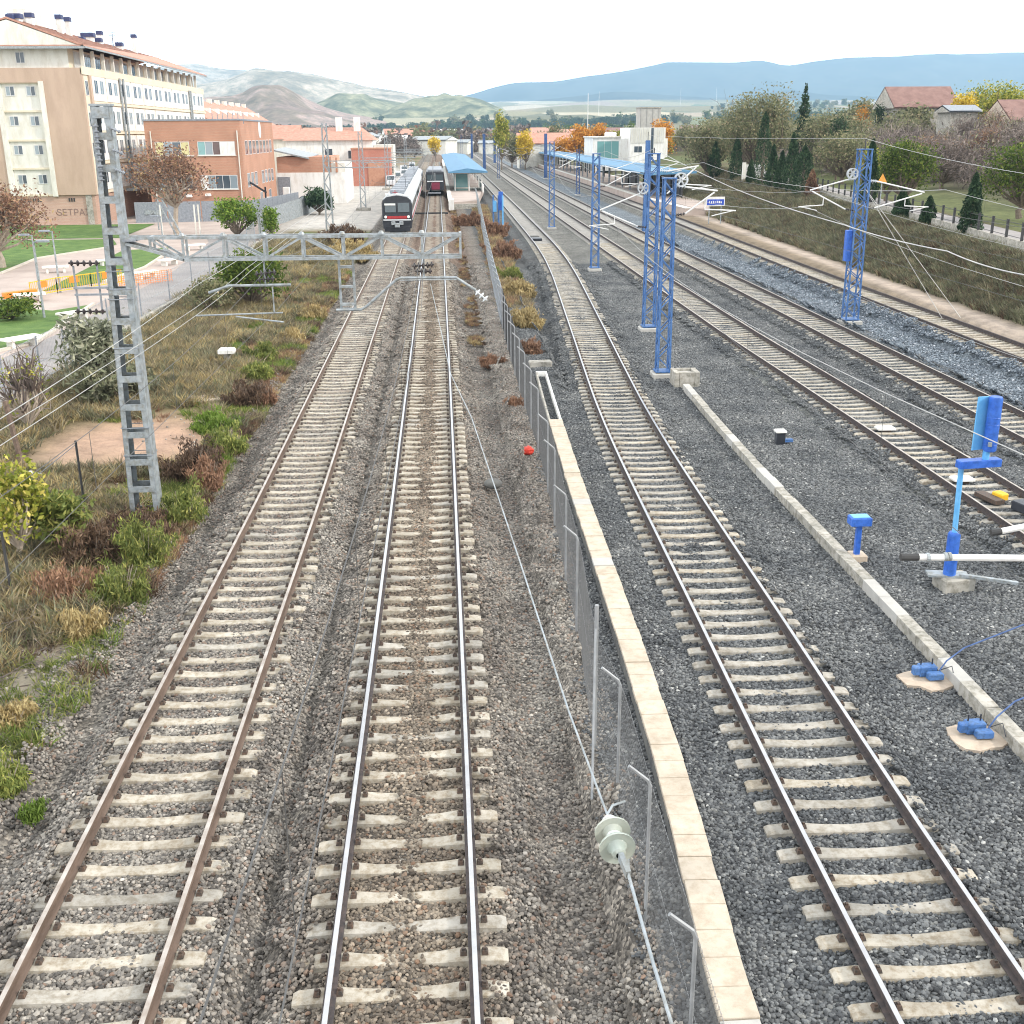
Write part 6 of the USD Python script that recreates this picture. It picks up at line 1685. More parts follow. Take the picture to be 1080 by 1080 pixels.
# ------------------------------------------------------------------ vegetation
def leaf_quads(P, s, r, up=0.0, long=1.5):
    n = len(P)
    d = r.normal(size=(n, 3)); d[:, 2] = np.abs(d[:, 2]) * (1 + up) if up else d[:, 2]
    d /= np.linalg.norm(d, axis=1, keepdims=True)
    q = r.normal(size=(n, 3)); e = np.cross(d, q); e /= np.linalg.norm(e, axis=1, keepdims=True) + 1e-9
    s = np.broadcast_to(s, (n,))[:, None] * r.uniform(.6, 1.3, (n, 1))
    a, b = d * s * long * .5, e * s * .5
    v = np.stack([P - a, P + b * .8, P + a, P - b * .8], 1).reshape(-1, 3)
    k = np.arange(n)[:, None] * 4
    return v, np.vstack([k + [0, 1, 2], k + [0, 2, 3]]), np.repeat(r.random(n), 4)


def crown_points(n, c, rad, r, clumps=26, shell=.55, spread=.24):
    """Leaf positions: clumps spread through an ellipsoid, denser outward, with gaps between."""
    d = r.normal(size=(clumps, 3)); d /= np.linalg.norm(d, axis=1, keepdims=True)
    d[:, 2] = np.where(d[:, 2] < -.6, -d[:, 2], d[:, 2])
    cc = d * (r.uniform(shell, 1.0, (clumps, 1)))
    w = r.uniform(.6, 1.5, clumps); w /= w.sum()
    k = r.choice(clumps, n, p=w)
    size = r.uniform(.7, 1.35, clumps)[k][:, None]
    p = cc[k] + np.clip(r.normal(size=(n, 3)), -1.7, 1.7) * spread * size
    return np.asarray(c) + p * np.asarray(rad), np.asarray(c) + cc * np.asarray(rad)


def branches(m, base, tips, r, rt, sides=5, bend=.12):
    base = np.array(base, float)
    for tip in tips:
        mid = base + (tip - base) * r.uniform(.4, .6) + r.normal(size=3) * bend * np.linalg.norm(tip - base) * [1, 1, .4]
        m.tube([base, mid, tip], [rt, rt * .6, rt * .18], sides, caps=False)


def tree(name, label, cat, x, y, z, h, w, leaf, bark='bark', n=2500, size=.22, trunk=.3, group=None, seed=0, clumps=26, shape='round', twig=0, spread=.24, shell=.55, long=1.5, wy=None):
    r = np.random.default_rng(seed * 7 + 11)
    t = T(name, label, cat, (x, y, z), group=group)
    if shape == 'column':
        u = r.random(n) ** .9
        ang = r.uniform(0, 6.283, n)
        prof = np.clip((u + .02) / .22, 0, 1) ** .5 * np.clip(1 - u, 0, 1) ** .62
        rr = w / 2 * prof * np.sqrt(r.uniform(.25, 1.08, n)) * (1 + .14 * np.sin(ang * 3 + u * 9 + seed) + .1 * np.sin(u * 31 + seed))
        P = np.c_[x + rr * np.cos(ang), y + rr * np.sin(ang), z + .12 * h * .3 + u * h * .98]
        v, f, q = leaf_quads(P, size, r, up=1.2, long=2.2)
        m = MB(); m.tube([(x, y, z - .3), (x, y, z + h * .5), (x, y, z + h * .95)], [w * .07, w * .05, .02], 6); m.build('trunk', L[bark], t)
    elif shape == 'conifer':
        u = 1 - np.sqrt(r.random(n))
        ang = r.uniform(0, 6.283, n)
        tier = .75 + .25 * np.sin(u * 40)
        rr = w / 2 * (1 - u) * tier * np.sqrt(r.random(n)) + .05
        P = np.c_[x + rr * np.cos(ang), y + rr * np.sin(ang), z + h * .12 + u * h * .88 - rr * .25]
        v, f, q = leaf_quads(P, size, r, long=2.0)
        m = MB(); m.tube([(x, y, z - .3), (x, y, z + h * .9)], [w * .06, .03], 6); m.build('trunk', L[bark], t)
    else:
        ch = h * (1 - trunk)
        c = (x, y, z + h * trunk + ch / 2)
        rad = np.array([w / 2, (wy or w) / 2, ch / 2]) * .82
        P, tips = crown_points(n, c, rad, r, clumps, shell, spread)
        P[:, 2] = np.maximum(P[:, 2], z + .05)
        v, f, q = leaf_quads(P, size, r, long=long)
        m = MB()
        fork = np.array([x + r.normal(0, .03) * w, y, z + h * max(trunk, .08)])
        m.tube([(x, y, z - .3), (x + r.normal(0, .02) * w, y, z + h * trunk * .5), fork, fork + [0, 0, ch * .3]], np.array([1.25, 1, .85, .5]) * (w * .028 + .03), 7)
        branches(m, fork, tips, r, w * .016 + .012)
        m.build('trunk', L[bark], t)
        if twig:
            mt = MB()
            for k in range(twig):
                tp = tips[r.integers(len(tips))]
                e = tp + r.normal(size=3) * rad * .34 + [0, 0, rad[2] * .12]
                mid = (tp + e) / 2 + r.normal(size=3) * .06 * w
                mt.tube([tp * .7 + fork * .3, mid, e], [.035, .022, .008], 3, caps=False)
            vv, ff = mt.get()
            raw('twigs', vv, ff, L['twig_grey'], t, rnd=np.random.default_rng(seed).random(len(vv)))
    if n:
        raw('crown', v, f, L[leaf], t, rnd=q)
    return t


# left side
tree('plane_tree', 'plane tree with dry brown leaves, held by stakes, before the brick building', 'tree', -27.6, 121, -.3, 8.8, 8.6, 'leaf_brown', 'pale_bark', n=4200, size=.2, trunk=.32, seed=1, twig=160, spread=.3, clumps=34)
tree('plane_tree', 'brown leaved plane tree cut by the left edge before the graffiti wall', 'tree', -34.8, 92, -.3, 6.1, 8.0, 'leaf_brown', 'pale_bark', n=4800, size=.18, trunk=.22, seed=2, twig=140, spread=.3, clumps=36)
t = T('tree_stakes', 'leaning grey stakes and poles propping the brown plane tree', 'stakes', (-27, 119, -.3))
for a, b in (((-26.9, 118.5), (-28.6, 118.7)), ((-26.3, 118.3), (-28.1, 118.6))):
    m = MB(); m.tube([(*a, -.3), (*b, 3.4)], .09, 6); m.build('stake', L['galv'], t)
for x in (-28.4, -25.0, -24.6):
    m = MB(); m.tube([(x, 118.6, -.3), (x, 118.6, 2.9)], .08, 6); m.build('pole', L['off_white'], t)
tree('bushy_pine', 'bushy yellowish green shrub in front of the corner of the brick building', 'shrub', -20.3, 115.7, -.3, 4.0, 4.4, 'leaf_bright', n=3000, size=.2, trunk=.08, seed=3)
tree('small_shrub', 'small bright green shrub before the pale corrugated fence', 'shrub', -16.9, 115.2, -.3, 3.2, 1.9, 'leaf_bright', n=1300, size=.18, trunk=.1, seed=4)
tree('yucca_bush', 'dark green spiky bush between the grey mast and the car', 'shrub', -15.6, 150, -.3, 3.2, 4.2, 'leaf_dark', n=1800, size=.2, trunk=.05, seed=5, long=3.5)
tree('large_shrub', 'large dark green shrub under the gantry beam', 'shrub', -11.4, 68, -.35, 3.5, 5.0, 'leaf_green', n=5200, size=.15, trunk=.05, seed=6, clumps=40)
tree('large_shrub', 'lower olive shrub leaning against the large dark one', 'shrub', -13.4, 66, -.35, 2.0, 3.2, 'leaf_willow', n=2200, size=.13, trunk=.04, seed=7)
tree('silver_shrub', 'silver grey olive like shrub behind the ladder mast', 'shrub', -14.0, 45.5, -.35, 3.1, 3.0, 'leaf_silver', n=2600, size=.13, trunk=.12, seed=8, long=2.6, clumps=30, spread=.3)
tree('low_juniper', 'low spreading dark green juniper on the nearest lawn', 'shrub', -24.6, 65, -.3, 1.3, 3.6, 'leaf_green', n=1800, size=.14, trunk=.02, seed=9)
tree('leafy_shrub', 'yellowing leafy shrub at the left edge below the rusty stake', 'shrub', -10.6, 26.3, -.35, 2.6, 1.9, 'leaf_yellowgreen', 'pale_bark', n=1900, size=.11, trunk=.12, seed=10, clumps=22, spread=.3)
tree('leafy_shrub', 'green feathery shrub right beside the yellowing one', 'shrub', -9.7, 27.0, -.35, 1.5, 1.7, 'weed_green', n=1400, size=.1, trunk=.04, seed=11, long=2.6)
tree('bare_sapling', 'thin bare saplings at the left edge before the street fence', 'shrub', -14.6, 39.0, -.35, 2.9, 2.4, 'leaf_yellowgreen', 'pale_bark', n=260, size=.09, trunk=.1, seed=12, twig=140)
tree('dark_undergrowth', 'dark olive undergrowth at the foot of the silver shrub', 'shrub', -12.8, 43.5, -.35, 1.5, 3.4, 'slope_grass', n=2600, size=.12, trunk=.02, seed=13, long=2.6)
for i, (x, y, h, w, leaf, lab) in enumerate([
        (-7.45, 25.9, .95, 1.25, 'weed_green', 'bright green weed clump, upper of two on the ballast edge below the gantry mast'),
        (-7.5, 23.7, .85, 1.2, 'weed_green', 'bright green weed clump, lower of two on the ballast edge below the gantry mast'),
        (-7.7, 21.9, .55, .75, 'weed_straw', 'straw coloured tuft below the two bright green weed clumps'),
        (-8.9, 26.4, .9, 1.9, 'weed_dark', 'dark brown withered bush left of the bright green weed clumps'),
        (-8.7, 23.6, .7, 1.4, 'weed_red', 'rusty red withered bush, nearest on the verge'),
        (-7.4, 29.3, .8, 1.5, 'weed_green', 'yellow green weeds just right of the gantry mast foot'),
        (-8.3, 28.0, .6, 2.2, 'weed_dark', 'dark withered growth around the gantry mast footing'),
        (-7.8, 33.4, 1.0, 1.6, 'weed_dark', 'tall dark brown withered bush right of the gantry mast'),
        (-7.15, 32.3, .8, 1.0, 'weed_red', 'rusty red weeds on the ballast edge beside the dark bush'),
        (-7.3, 36.2, .7, 1.3, 'weed_green', 'green weed clump beyond the rusty weeds on the ballast edge'),
        (-8.2, 39.2, .5, 1.7, 'green_grass', 'low green patch beside the bare pink soil'),
        (-7.7, 42.8, .95, 1.5, 'weed_dark', 'brown withered bush by the pale concrete slab'),
        (-7.15, 43.2, .7, 1.0, 'weed_red', 'rusty weeds right of the brown bush by the slab'),
        (-8.0, 47.5, .7, 1.5, 'weed_green', 'yellow green weeds beyond the slab on the ballast edge'),
        (-8.5, 52.0, .7, 1.6, 'weed_green', 'yellow green weeds near the white capped box'),
        (-7.35, 16.1, .45, .8, 'weed_green', 'green and rusty tuft at the left edge of the picture'),
        (-6.6, 15.2, .2, .28, 'green_grass', 'tiny green tuft alone on the ballast at lower left'),
        (-7.9, 18.2, .3, .6, 'weed_straw', 'pale dry tuft at the left edge on bare soil'),
        (-7.7, 57.0, .6, 1.2, 'weed_straw', 'pale dry weeds along the leftmost track before the gantry'),
        (-7.4, 64.5, .6, 1.4, 'weed_straw', 'pale dry weeds along the leftmost track under the gantry beam'),
        (-7.6, 96.0, 1.3, 4.5, 'weed_straw', 'pale dry grass patch before the train'),
        (-9.5, 110.0, 1.6, 4.2, 'weed_dark', 'brown withered thicket left of the train cab'),
        (5.6, 116, 1.2, 2.4, 'weed_red', 'russet dry bush between fence and curving track, farthest'),
        (5.3, 95, 1.3, 2.6, 'weed_red', 'russet dry bush between fence and curving track below the blue boards'),
        (5.0, 80, .8, 1.6, 'weed_green', 'light green weed among the russet strip beside the fence'),
        (4.9, 72, .9, 2.2, 'weed_straw', 'straw strip beside the curving track, below the green weed'),
        (4.5, 60, .9, 1.9, 'weed_straw', 'straw strip beside the fence above the concrete block'),
        (4.1, 52, .7, 1.0, 'weed_red', 'rusty weed just above the pale concrete block'),
        (2.2, 50, .35, 1.3, 'weed_red', 'flat rusty weed patch left of the fence'),
        (2.6, 41.5, .3, .7, 'weed_red', 'small rusty weed left of the fence near the open trough'),
        (3.4, 130, 1.2, 4.0, 'weed_red', 'russet thicket before the end of the island platform')]):
    r = np.random.default_rng(300 + i)
    t = T('weed_clump', lab, 'weeds', (x, y, -.4))
    n = int(1400 + 2400 * w)
    ns = int(14 + 16 * w)                                   # shoots of uneven height and lean, leaves strung along them
    sa, sq = r.uniform(0, 6.283, ns), np.sqrt(r.random(ns)) * w * .42
    lean, sh = r.normal(0, .34, (ns, 2)), h * (1.15 - .6 * (sq / (w * .42)) ** 2) * r.uniform(.35, 1.2, ns)
    k0 = r.integers(0, ns, n); u = r.random(n) ** .75
    a, q = sa[k0], sq[k0]
    hh = u * sh[k0]
    P = np.c_[x + q * np.cos(a) + lean[k0, 0] * hh, y + q * np.sin(a) * 1.2 + lean[k0, 1] * hh, -.42 + hh] + r.normal(size=(n, 3)) * [.075 * w ** .5, .085 * w ** .5, .03]
    v, f, k = leaf_quads(P, .021 + .005 * w + .0006 * y, r, up=1.8, long=3.6)
    raw('leaves', v, f, L[leaf], t, rnd=k)
    m = MB()
    for k_ in range(26):
        a_, q_ = r.uniform(0, 6.283), math.sqrt(r.random()) * w * .3
        m.tube([(x + q_ * .4 * math.cos(a_), y + q_ * .4 * math.sin(a_), -.5), (x + q_ * 1.5 * math.cos(a_), y + q_ * 1.5 * math.sin(a_), -.42 + h * r.uniform(.6, 1.0))], [.012, .004], 3, caps=False)
    m.build('stems', L['pale_bark'], t, kind='stuff')


def tuft(seed, n=34, h=.42, spread=.22, wd=.012):
    r = np.random.default_rng(seed)
    v, f = [], []
    for k in range(n):
        a, q = r.uniform(0, 6.283), r.uniform(0, spread)
        b = np.array([q * math.cos(a), q * math.sin(a), -.05])
        d = np.array([r.normal(0, .4), r.normal(0, .4), 1.0]); d /= np.linalg.norm(d)
        hh = h * r.uniform(.4, 1.1); s = np.cross(d, r.normal(size=3)); s /= np.linalg.norm(s); s *= wd
        m_ = b + d * hh * .55; tp = b + d * hh + [d[0] * hh * .4, d[1] * hh * .4, -hh * .1]
        v += [b - s, b + s, m_ + s * .8, m_ - s * .8, tp]
        f += [(k * 5, k * 5 + 1, k * 5 + 2), (k * 5, k * 5 + 2, k * 5 + 3), (k * 5 + 3, k * 5 + 2, k * 5 + 4)]
    return np.array(v), np.array(f), np.repeat(r.random(n), 5)


TUFTS = [tuft(s) for s in range(4)]
rg = np.random.default_rng(77)


def grass(name, mats, X, Y, Z, sc, label):
    pr = [(v, f, L[m], q) for m in mats for v, f, q in TUFTS]
    k = rg.integers(0, len(pr), len(X))
    instancer(name, pr, np.c_[X, Y, Z], yawquat(rg.uniform(0, 6.28, len(X))), np.c_[sc, sc, sc * rg.uniform(.7, 1.2, len(X))], k, label=label, cat='grass')


N = 15000
Y = 14 + 96 * rg.random(N) ** 1.25; X = rg.uniform(-16.6, -7.4, N)
dens = nz2(X, Y, .3, 51, 3)
keep = (dens > -.16) & ~((np.abs(X + 10.8) < 3.0) & (np.abs(Y - 37.3) < 3.2)) & ((Y > 26) | (dens > .10)) & ((X < -8.4) | (dens > .02))
X, Y = X[keep], Y[keep]
grass('dry_grass', ['dry_grass', 'dry_grass', 'slope_grass', 'weed_straw'], X, Y, ground_z(X, Y), .7 + .008 * Y + rg.uniform(0, .7, len(X)), 'dry brownish grass covering the verge left of the tracks')
N = 3500
Y = 26 + 40 * rg.random(N); X = rg.uniform(-13, -7.4, N)
k_ = (nz2(X, Y, .45, 52, 3) > .08) & ~((np.abs(X + 10.8) < 3.0) & (np.abs(Y - 37.3) < 2.8)); X, Y = X[k_], Y[k_]
grass('green_grass', ['green_grass', 'weed_green'], X, Y, ground_z(X, Y), rg.uniform(.35, .8, len(X)), 'fresh green grass patches around the gantry mast')
N = 26000
Y = 45 + 150 * rg.random(N) ** 1.3
b_, t_, h_ = emb(Y)
s_ = rg.random(N) ** .9 * .9
X = b_ + .5 + (t_ - b_ - .7) * s_
grass('bank_grass', ['slope_grass', 'slope_grass', 'slope_grass', 'slope_grass', 'weed_dark', 'dry_grass'], X, Y, ground_z(X, Y), (.9 + .006 * Y) * rg.uniform(.7, 1.5, N), 'rough olive and brown grass covering the bank at right')
N = 2600
Y = rg.uniform(66, 165, N); X = 4.0 + rg.uniform(-.5, 1.2, N) + (Y - 66) * .012
grass('strip_grass', ['weed_straw', 'weed_red', 'dry_grass'], X, Y, np.full(N, -.42), rg.uniform(.8, 1.7, N), 'straw and russet dry grass strip between fence and curving track')
N = 5200
Y = rg.uniform(55, 157, N); X = rg.uniform(1.3, 3.2, N) + (Y > 90) * rg.uniform(0, 1.0, N)
k_ = nz2(X, Y, .4, 61, 3) > -.05; X, Y = X[k_], Y[k_]
grass('russet_cover', ['weed_red', 'weed_dark', 'weed_straw'], X, Y, np.full(len(X), -.48), rg.uniform(.3, .75, len(X)), 'low russet plants between the second track and the fence')

N = 7600
Y = 17 + 70 * rg.random(N) ** 1.2; X = -6.95 - rg.gamma(1.5, .72, N)
typ = nz2(X, Y, .55, 71, 3)
for nm, mats, lo, hi, sc_, lab in (('verge_weeds', ['weed_green', 'green_grass', 'weed_green'], -.5, -.08, .75, 'tangled green weeds between the clumps along the ballast edge'), ('verge_weeds', ['weed_dark', 'weed_dark', 'dry_grass'], -.08, .04, .9, 'tangled dark withered weeds along the ballast edge'), ('verge_weeds', ['weed_red', 'weed_straw', 'weed_red'], .04, .5, .7, 'tangled rusty and straw weeds along the ballast edge')):
    k_ = (typ > lo) & (typ <= hi) & ((Y > 24) | (rg.random(N) < .25)) & ~((np.abs(X + 10.8) < 2.6) & (np.abs(Y - 37.3) < 2.6))
    grass(nm, mats, X[k_], Y[k_], surf_z(X[k_], Y[k_]) - .03, sc_ * rg.uniform(.5, 1.3, int(k_.sum())) + .003 * Y[k_], lab)
tw = MB()
for k in range(170):
    x_, y_ = rg.uniform(-11.2, -8.0), rg.uniform(18.5, 25)
    z_ = float(ground_z(x_, y_)); a_ = rg.uniform(0, 6.28); l_ = rg.uniform(.3, 1.1)
    tw.tube([(x_, y_, z_ + .02), (x_ + math.cos(a_) * l_ * .5, y_ + math.sin(a_) * l_ * .5, z_ + rg.uniform(.05, .3)), (x_ + math.cos(a_) * l_, y_ + math.sin(a_) * l_, z_ + rg.uniform(.0, .4))], [.012, .009, .004], 3, caps=False)
vv, ff = tw.get()
raw('dead_twigs', vv, ff, L['twig_grey'], kind='stuff', label='tangle of dead grey twigs on the bare soil at the left edge', cat='twigs', rnd=rg.random(len(vv)))

# right side: cypresses along the wall
CY = [(38.2, 80.3, 2.1, 4.6, 1.35, 'tall tapering cypress alone before the wall, farthest right'), (38.6, 88.5, 2.3, 2.4, 1.05, 'short cypress second from the right before the wall'), (38.9, 94.6, 2.4, 2.6, 1.25, 'short stout cypress third from the right'),
      (40.9, 107.8, 2.6, 6.2, 1.5, 'tall narrow cypress right behind the right hand blue mast'),
      (40.8, 124.6, 2.5, 3.1, 1.25, 'brownish thin cypress at the right end of the dense row'), (41.0, 128.4, 2.4, 5.6, 2.7, 'broadest cypress of the dense row'), (41.4, 134.2, 2.4, 7.0, 1.7, 'tall cypress just left of the broadest one'),
      (41.5, 138.5, 2.4, 5.0, 1.4, 'medium cypress in the middle of the dense row'), (42.0, 144.0, 2.6, 5.4, 1.5, 'cypress right of the tallest in the dense row'), (42.1, 149.0, 2.6, 9.3, 2.3, 'tallest dark cypress at the left end of the dense row'),
      (42.5, 156.0, 2.6, 3.4, 1.1, 'small cypress left of the dense row by the pale gate'), (43.5, 168.0, 2.6, 6.2, 1.9, 'dark cypress before the orange tree by the station'), (43.2, 180.0, 2.6, 5.5, 2.0, 'dark cypress nearest the station building')]
for i, (x, y, z, h, w, lab) in enumerate(CY):
    tree('cypress', lab, 'cypress', x, y, z - .2, h, w * 1.4, 'leaf_brown' if 'brownish' in lab else 'leaf_dark', n=3600, size=.13, shape='column', seed=40 + i)
t = T('pale_gate', 'pale grey gate pillars between the cypresses left of the dense row', 'gate', (43.5, 160, 2.5))
MB().box(43.6, 46.4, 163, 163.4, 2.0, 5.0).build('panel', L['shutter'], t); MB().box(43.2, 43.6, 162.8, 163.4, 2.0, 5.3).build('pillar', L['off_white'], t)
bigs = [('willow', 'tall grey green tree mass left of the conifer, behind the dense cypress row', 47.6, 172, 2.8, 12.6, 12.5, 'leaf_willow', 11000, .26),
        ('willow', 'broad grey green tree behind the tallest cypress', 43.0, 184, 2.6, 8.6, 8.5, 'leaf_willow', 7500, .26),
        ('willow', 'grey green tree right of the conifer on the hillside', 61, 178, 3.8, 8.6, 12, 'leaf_willow', 8500, .26),
        ('willow', 'yellowish willow left of the cypress row near the station', 52, 196, 2.8, 9.0, 8.5, 'leaf_willow', 3600, .26),
        ('willow', 'low brownish green tree between the willow mass and the lamp', 53, 150, 3.0, 6.5, 9, 'leaf_willow', 5200, .22),
        ('green_tree', 'round green tree right of the right hand blue mast', 44.4, 108, 2.8, 5.9, 6.4, 'leaf_green', 6500, .17),
        ('green_tree', 'bushy green tree at the right edge over the path', 46.8, 90, 3.0, 5.6, 6.8, 'leaf_green', 6500, .16),
        ('green_tree', 'small light green tree between the right hand mast and the lamp', 45.8, 116, 2.8, 4.0, 3.4, 'leaf_bright', 1800, .16),
        ('green_tree', 'dark round topped tree rising from the bare thicket', 54.0, 155, 3.4, 8.2, 3.6, 'leaf_dark', 2400, .2),
        ('green_tree', 'yellow green bush behind the street lamp', 47.5, 126, 2.8, 5.0, 3.6, 'leaf_yellowgreen', 1300, .16)]
for i, (nm, lab, x, y, z, h, w, lf, n, sz) in enumerate(bigs):
    tree(nm, lab, 'tree', x, y, z, h, w, lf, n=n, size=sz, trunk=.10, seed=60 + i, clumps=46, twig=50)
tree('spruce', 'dark pointed conifer standing above the hillside trees', 'conifer', 58.8, 186, 3.6, 13.4, 6.2, 'leaf_dark', n=3600, size=.26, shape='conifer', seed=80)
rt = np.random.default_rng(8)
pos = [(61, 140), (57, 128), (64, 126), (68, 140), (72, 150), (76, 138), (79, 160), (60, 115), (66, 108), (71, 120), (80, 148), (86, 150), (90, 140), (62, 156), (74, 128), (84, 132), (95, 148), (58, 100), (64, 96), (70, 104), (79, 171), (84, 173), (92, 168), (97, 172)]
what = ['at the left end', 'with a low fork', 'just above the green tree', 'below the barn gable', 'under the barn', 'right of the barn wall', 'behind the others near the shed', 'close above the path', 'just right of the round green tree', 'in the middle of the thicket',
        'below the small shed', 'below the farmhouse', 'at the far right below the farmhouse', 'touching the dark round topped tree', 'between the barn and the green trees', 'low on the right slope', 'topmost at the right edge', 'nearest the railing', 'over the bushy tree at the edge', 'above the bushy tree at the edge', 'left of the small shed', 'hiding the small shed wall', 'left of the farmhouse', 'before the farmhouse roof']
for i, ((x, y), wh) in enumerate(zip(pos, what)):
    z = float(ground_z(x, y))
    hh = rt.uniform(5.0, 6.8)
    tree('bare_tree', 'leafless grey brown tree of the hillside thicket, ' + wh, 'tree', x, y, z, hh, rt.uniform(5.5, 8), ['leaf_brown', 'twig_grey', 'twig_grey'][i % 3], n=1900, size=.10, trunk=.12, seed=90 + i, clumps=40, twig=240, spread=.26, long=5)
tree('yellow_tree', 'big yellow green tree on the hill right of the barn', 'tree', 98.5, 203, 7.5, 10.2, 13, 'leaf_yellowgreen', n=4200, size=.34, trunk=.12, seed=120, clumps=40)
tree('yellow_tree', 'small round golden tree touching the barn', 'tree', 89.6, 196, 7.5, 8.4, 4.6, 'leaf_yellow', n=2200, size=.26, trunk=.1, seed=121)
tree('yellow_tree', 'golden tree cut by the right edge above the farmhouse', 'tree', 106, 192, 9.0, 5.6, 6.0, 'leaf_yellow', n=1500, size=.26, trunk=.1, seed=122)
tree('orange_shrub', 'orange shrub left of the barn', 'shrub', 87.5, 238, 6.5, 7.5, 5.0, 'leaf_orange', n=1300, size=.24, trunk=.05, seed=123)
tree('dark_pine', 'dark pine against the barn gable', 'tree', 89.2, 233.0, 6.5, 8.2, 3.2, 'leaf_dark', n=1500, size=.24, trunk=.1, seed=124)
for i, (x, y, h, w, lf, lab) in enumerate([(58.4, 305, 12.6, 9.0, 'leaf_orange', 'bright orange tree behind the white station building at its right side'), (40.5, 332, 11.8, 8, 'leaf_orange', 'large orange tree left of the station building'), (46.5, 338, 12.4, 7, 'leaf_orange', 'second orange tree left of the station hall'), (36.0, 330, 8.6, 7, 'leaf_orange', 'smaller orange tree over the canopy'),
                                           (49.5, 325, 10.4, 6.0, 'leaf_yellowgreen', 'yellow green tree between the orange trees and the hall'), (17.8, 330, 15.6, 4.6, 'leaf_yellowgreen', 'slim yellow poplar above the far tracks'), (25.0, 335, 10.5, 5.5, 'leaf_yellow', 'golden tree left of the red roofed villa'), (21.5, 342, 9.5, 7.5, 'leaf_willow', 'grey green tree left of the golden one'),
                                           (37.0, 365, 13, 8, 'leaf_willow', 'tall dull green tree behind the orange ones'), (33, 372, 10, 7, 'leaf_willow', 'dull green tree behind the villa'), (54.0, 325, 12.0, 7.0, 'leaf_green', 'green tree beside the silo, left'), (62, 318, 11.4, 6.0, 'leaf_yellowgreen', 'light green tree at the foot of the silo'),
                                           (-1.2, 440, 9, 6.0, 'leaf_yellow', 'bright yellow tree at the far end of the island platform')]):
    tree('autumn_tree', lab, 'tree', x, y, -.3, h, w, lf, n=2200, size=.42, trunk=.16, seed=130 + i, clumps=30)
# far trees closing the line of sight at the end of the yard
rf = np.random.default_rng(66)
k = 0
for (x0, x1, y0, y1, n_, lf, nm, grp) in ((-75, -8, 420, 640, 26, 'twig_grey', 'a grey leafless tree of the belt behind the left yard', 'leafless trees behind the left yard'), (-70, -20, 330, 420, 8, 'leaf_yellowgreen', 'a small yellow green tree among the roofs beyond the white house', 'trees among the far roofs'), (30, 120, 420, 700, 22, 'leaf_willow', 'a dull green tree of the belt behind the far platform', 'trees behind the far platform'),
                                          (50, 160, 230, 420, 26, 'leaf_willow', 'a grey green tree of the slope behind the silo', 'trees on the slope behind the silo')):
    src = None
    for i in range(n_):
        x, y = rf.uniform(x0, x1), rf.uniform(y0, y1)
        s = rf.uniform(.7, 1.25)
        if src is None:
            src = tree('belt_tree', nm, 'tree', x, y, float(ground_z(x, y)), 8.5, 9.0, lf, n=1500, size=.5, trunk=.1, seed=200 + k, clumps=26, group=grp); k += 1
        else:
            src.copy((x, y, float(ground_z(x, y))), rf.uniform(0, 6.28), scale=(s, s, s * rf.uniform(.8, 1.15)))
# ------------------------------------------------------------------ hills, far woods and far town, the air
def hill_mat(name, c1, c2, c3, sc=.004):
    L[name] = usdkit.material(stage, '/World/Looks/' + name, {
        'g': ('geometry', {}), 'n': ('noise_texture', {'scale': sc, 'detail': 7.0, 'roughness': .6}), 'r': ('rgb_ramp', {'ramp': [(.3, c1), (.47, c2), (.56, c3), (.7, c1)]}),
        'n2': ('noise_texture', {'scale': sc * 9, 'detail': 5.0, 'roughness': .7}), 'r2': ('rgb_ramp', {'ramp': [(.35, (.6, .65, .6)), (.62, (1.15, 1.1, 1.05))]}), 'm': ('mix', {'mix_type': 'multiply', 'fac': 1.0}), 'p': ('principled_bsdf', {'roughness': 1.0, 'specular_ior_level': 0.0})},
        [('g.position', 'n.vector'), ('n.fac', 'r.fac'), ('g.position', 'n2.vector'), ('n2.fac', 'r2.fac'), ('r.color', 'm.color1'), ('r2.color', 'm.color2'), ('m.color', 'p.base_color')], surface='p.BSDF')


hill_mat('hill_scrub', (.17, .16, .125), (.42, .37, .31), (.24, .215, .17))  # tones lightened: part of the haze is put into the colour
hill_mat('hill_purple', (.25, .19, .18), (.34, .27, .25), (.19, .16, .13), .006)  # paled too, painted haze on top of the purple
hill_mat('hill_green', (.14, .155, .10), (.27, .27, .18), (.11, .125, .085), .007)  # greens greyed to look hazier, haze painted into the tones
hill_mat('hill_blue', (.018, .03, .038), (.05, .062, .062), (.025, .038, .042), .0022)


def hill(name, Y, sky_, depth, m, seed, rough=.26, base=-5, nx=150, ny=34, sc=.0016):
    xs, zs = np.array([p[0] for p in sky_], float), np.array([p[1] for p in sky_], float)
    prof = PchipInterpolator(xs, zs)
    X = np.linspace(xs[0], xs[-1], nx)
    top = prof(X)
    v = np.linspace(-1, 1.15, ny)
    XX, VV = np.meshgrid(X, v)
    YY = Y + VV * depth
    XX = XX * (YY / Y) ** .6
    sh = np.where(VV < 0, np.cos(np.clip(-VV, 0, 1) * np.pi / 2) ** 1.15, np.clip(1 - .55 * VV ** 2, 0, 1))
    nz = nz2(XX, YY, sc, seed, 5); rg_ = np.abs(nz2(XX, YY, sc * 1.7, seed + 9, 4))
    wgt = np.clip(np.abs(VV) * 2.2, 0, 1)
    Z = base + (top[None] - base) * sh * (1 + (nz * 1.1 - rg_ * 1.1) * rough * 4 * wgt)
    Z += (top[None] - base) * .025 * nz2(XX, YY, sc * 9, seed + 4, 3) * wgt
    raw(name, np.c_[XX.ravel(), YY.ravel(), Z.ravel()], gridfaces(ny, nx), L[m], smooth=True, kind='structure')


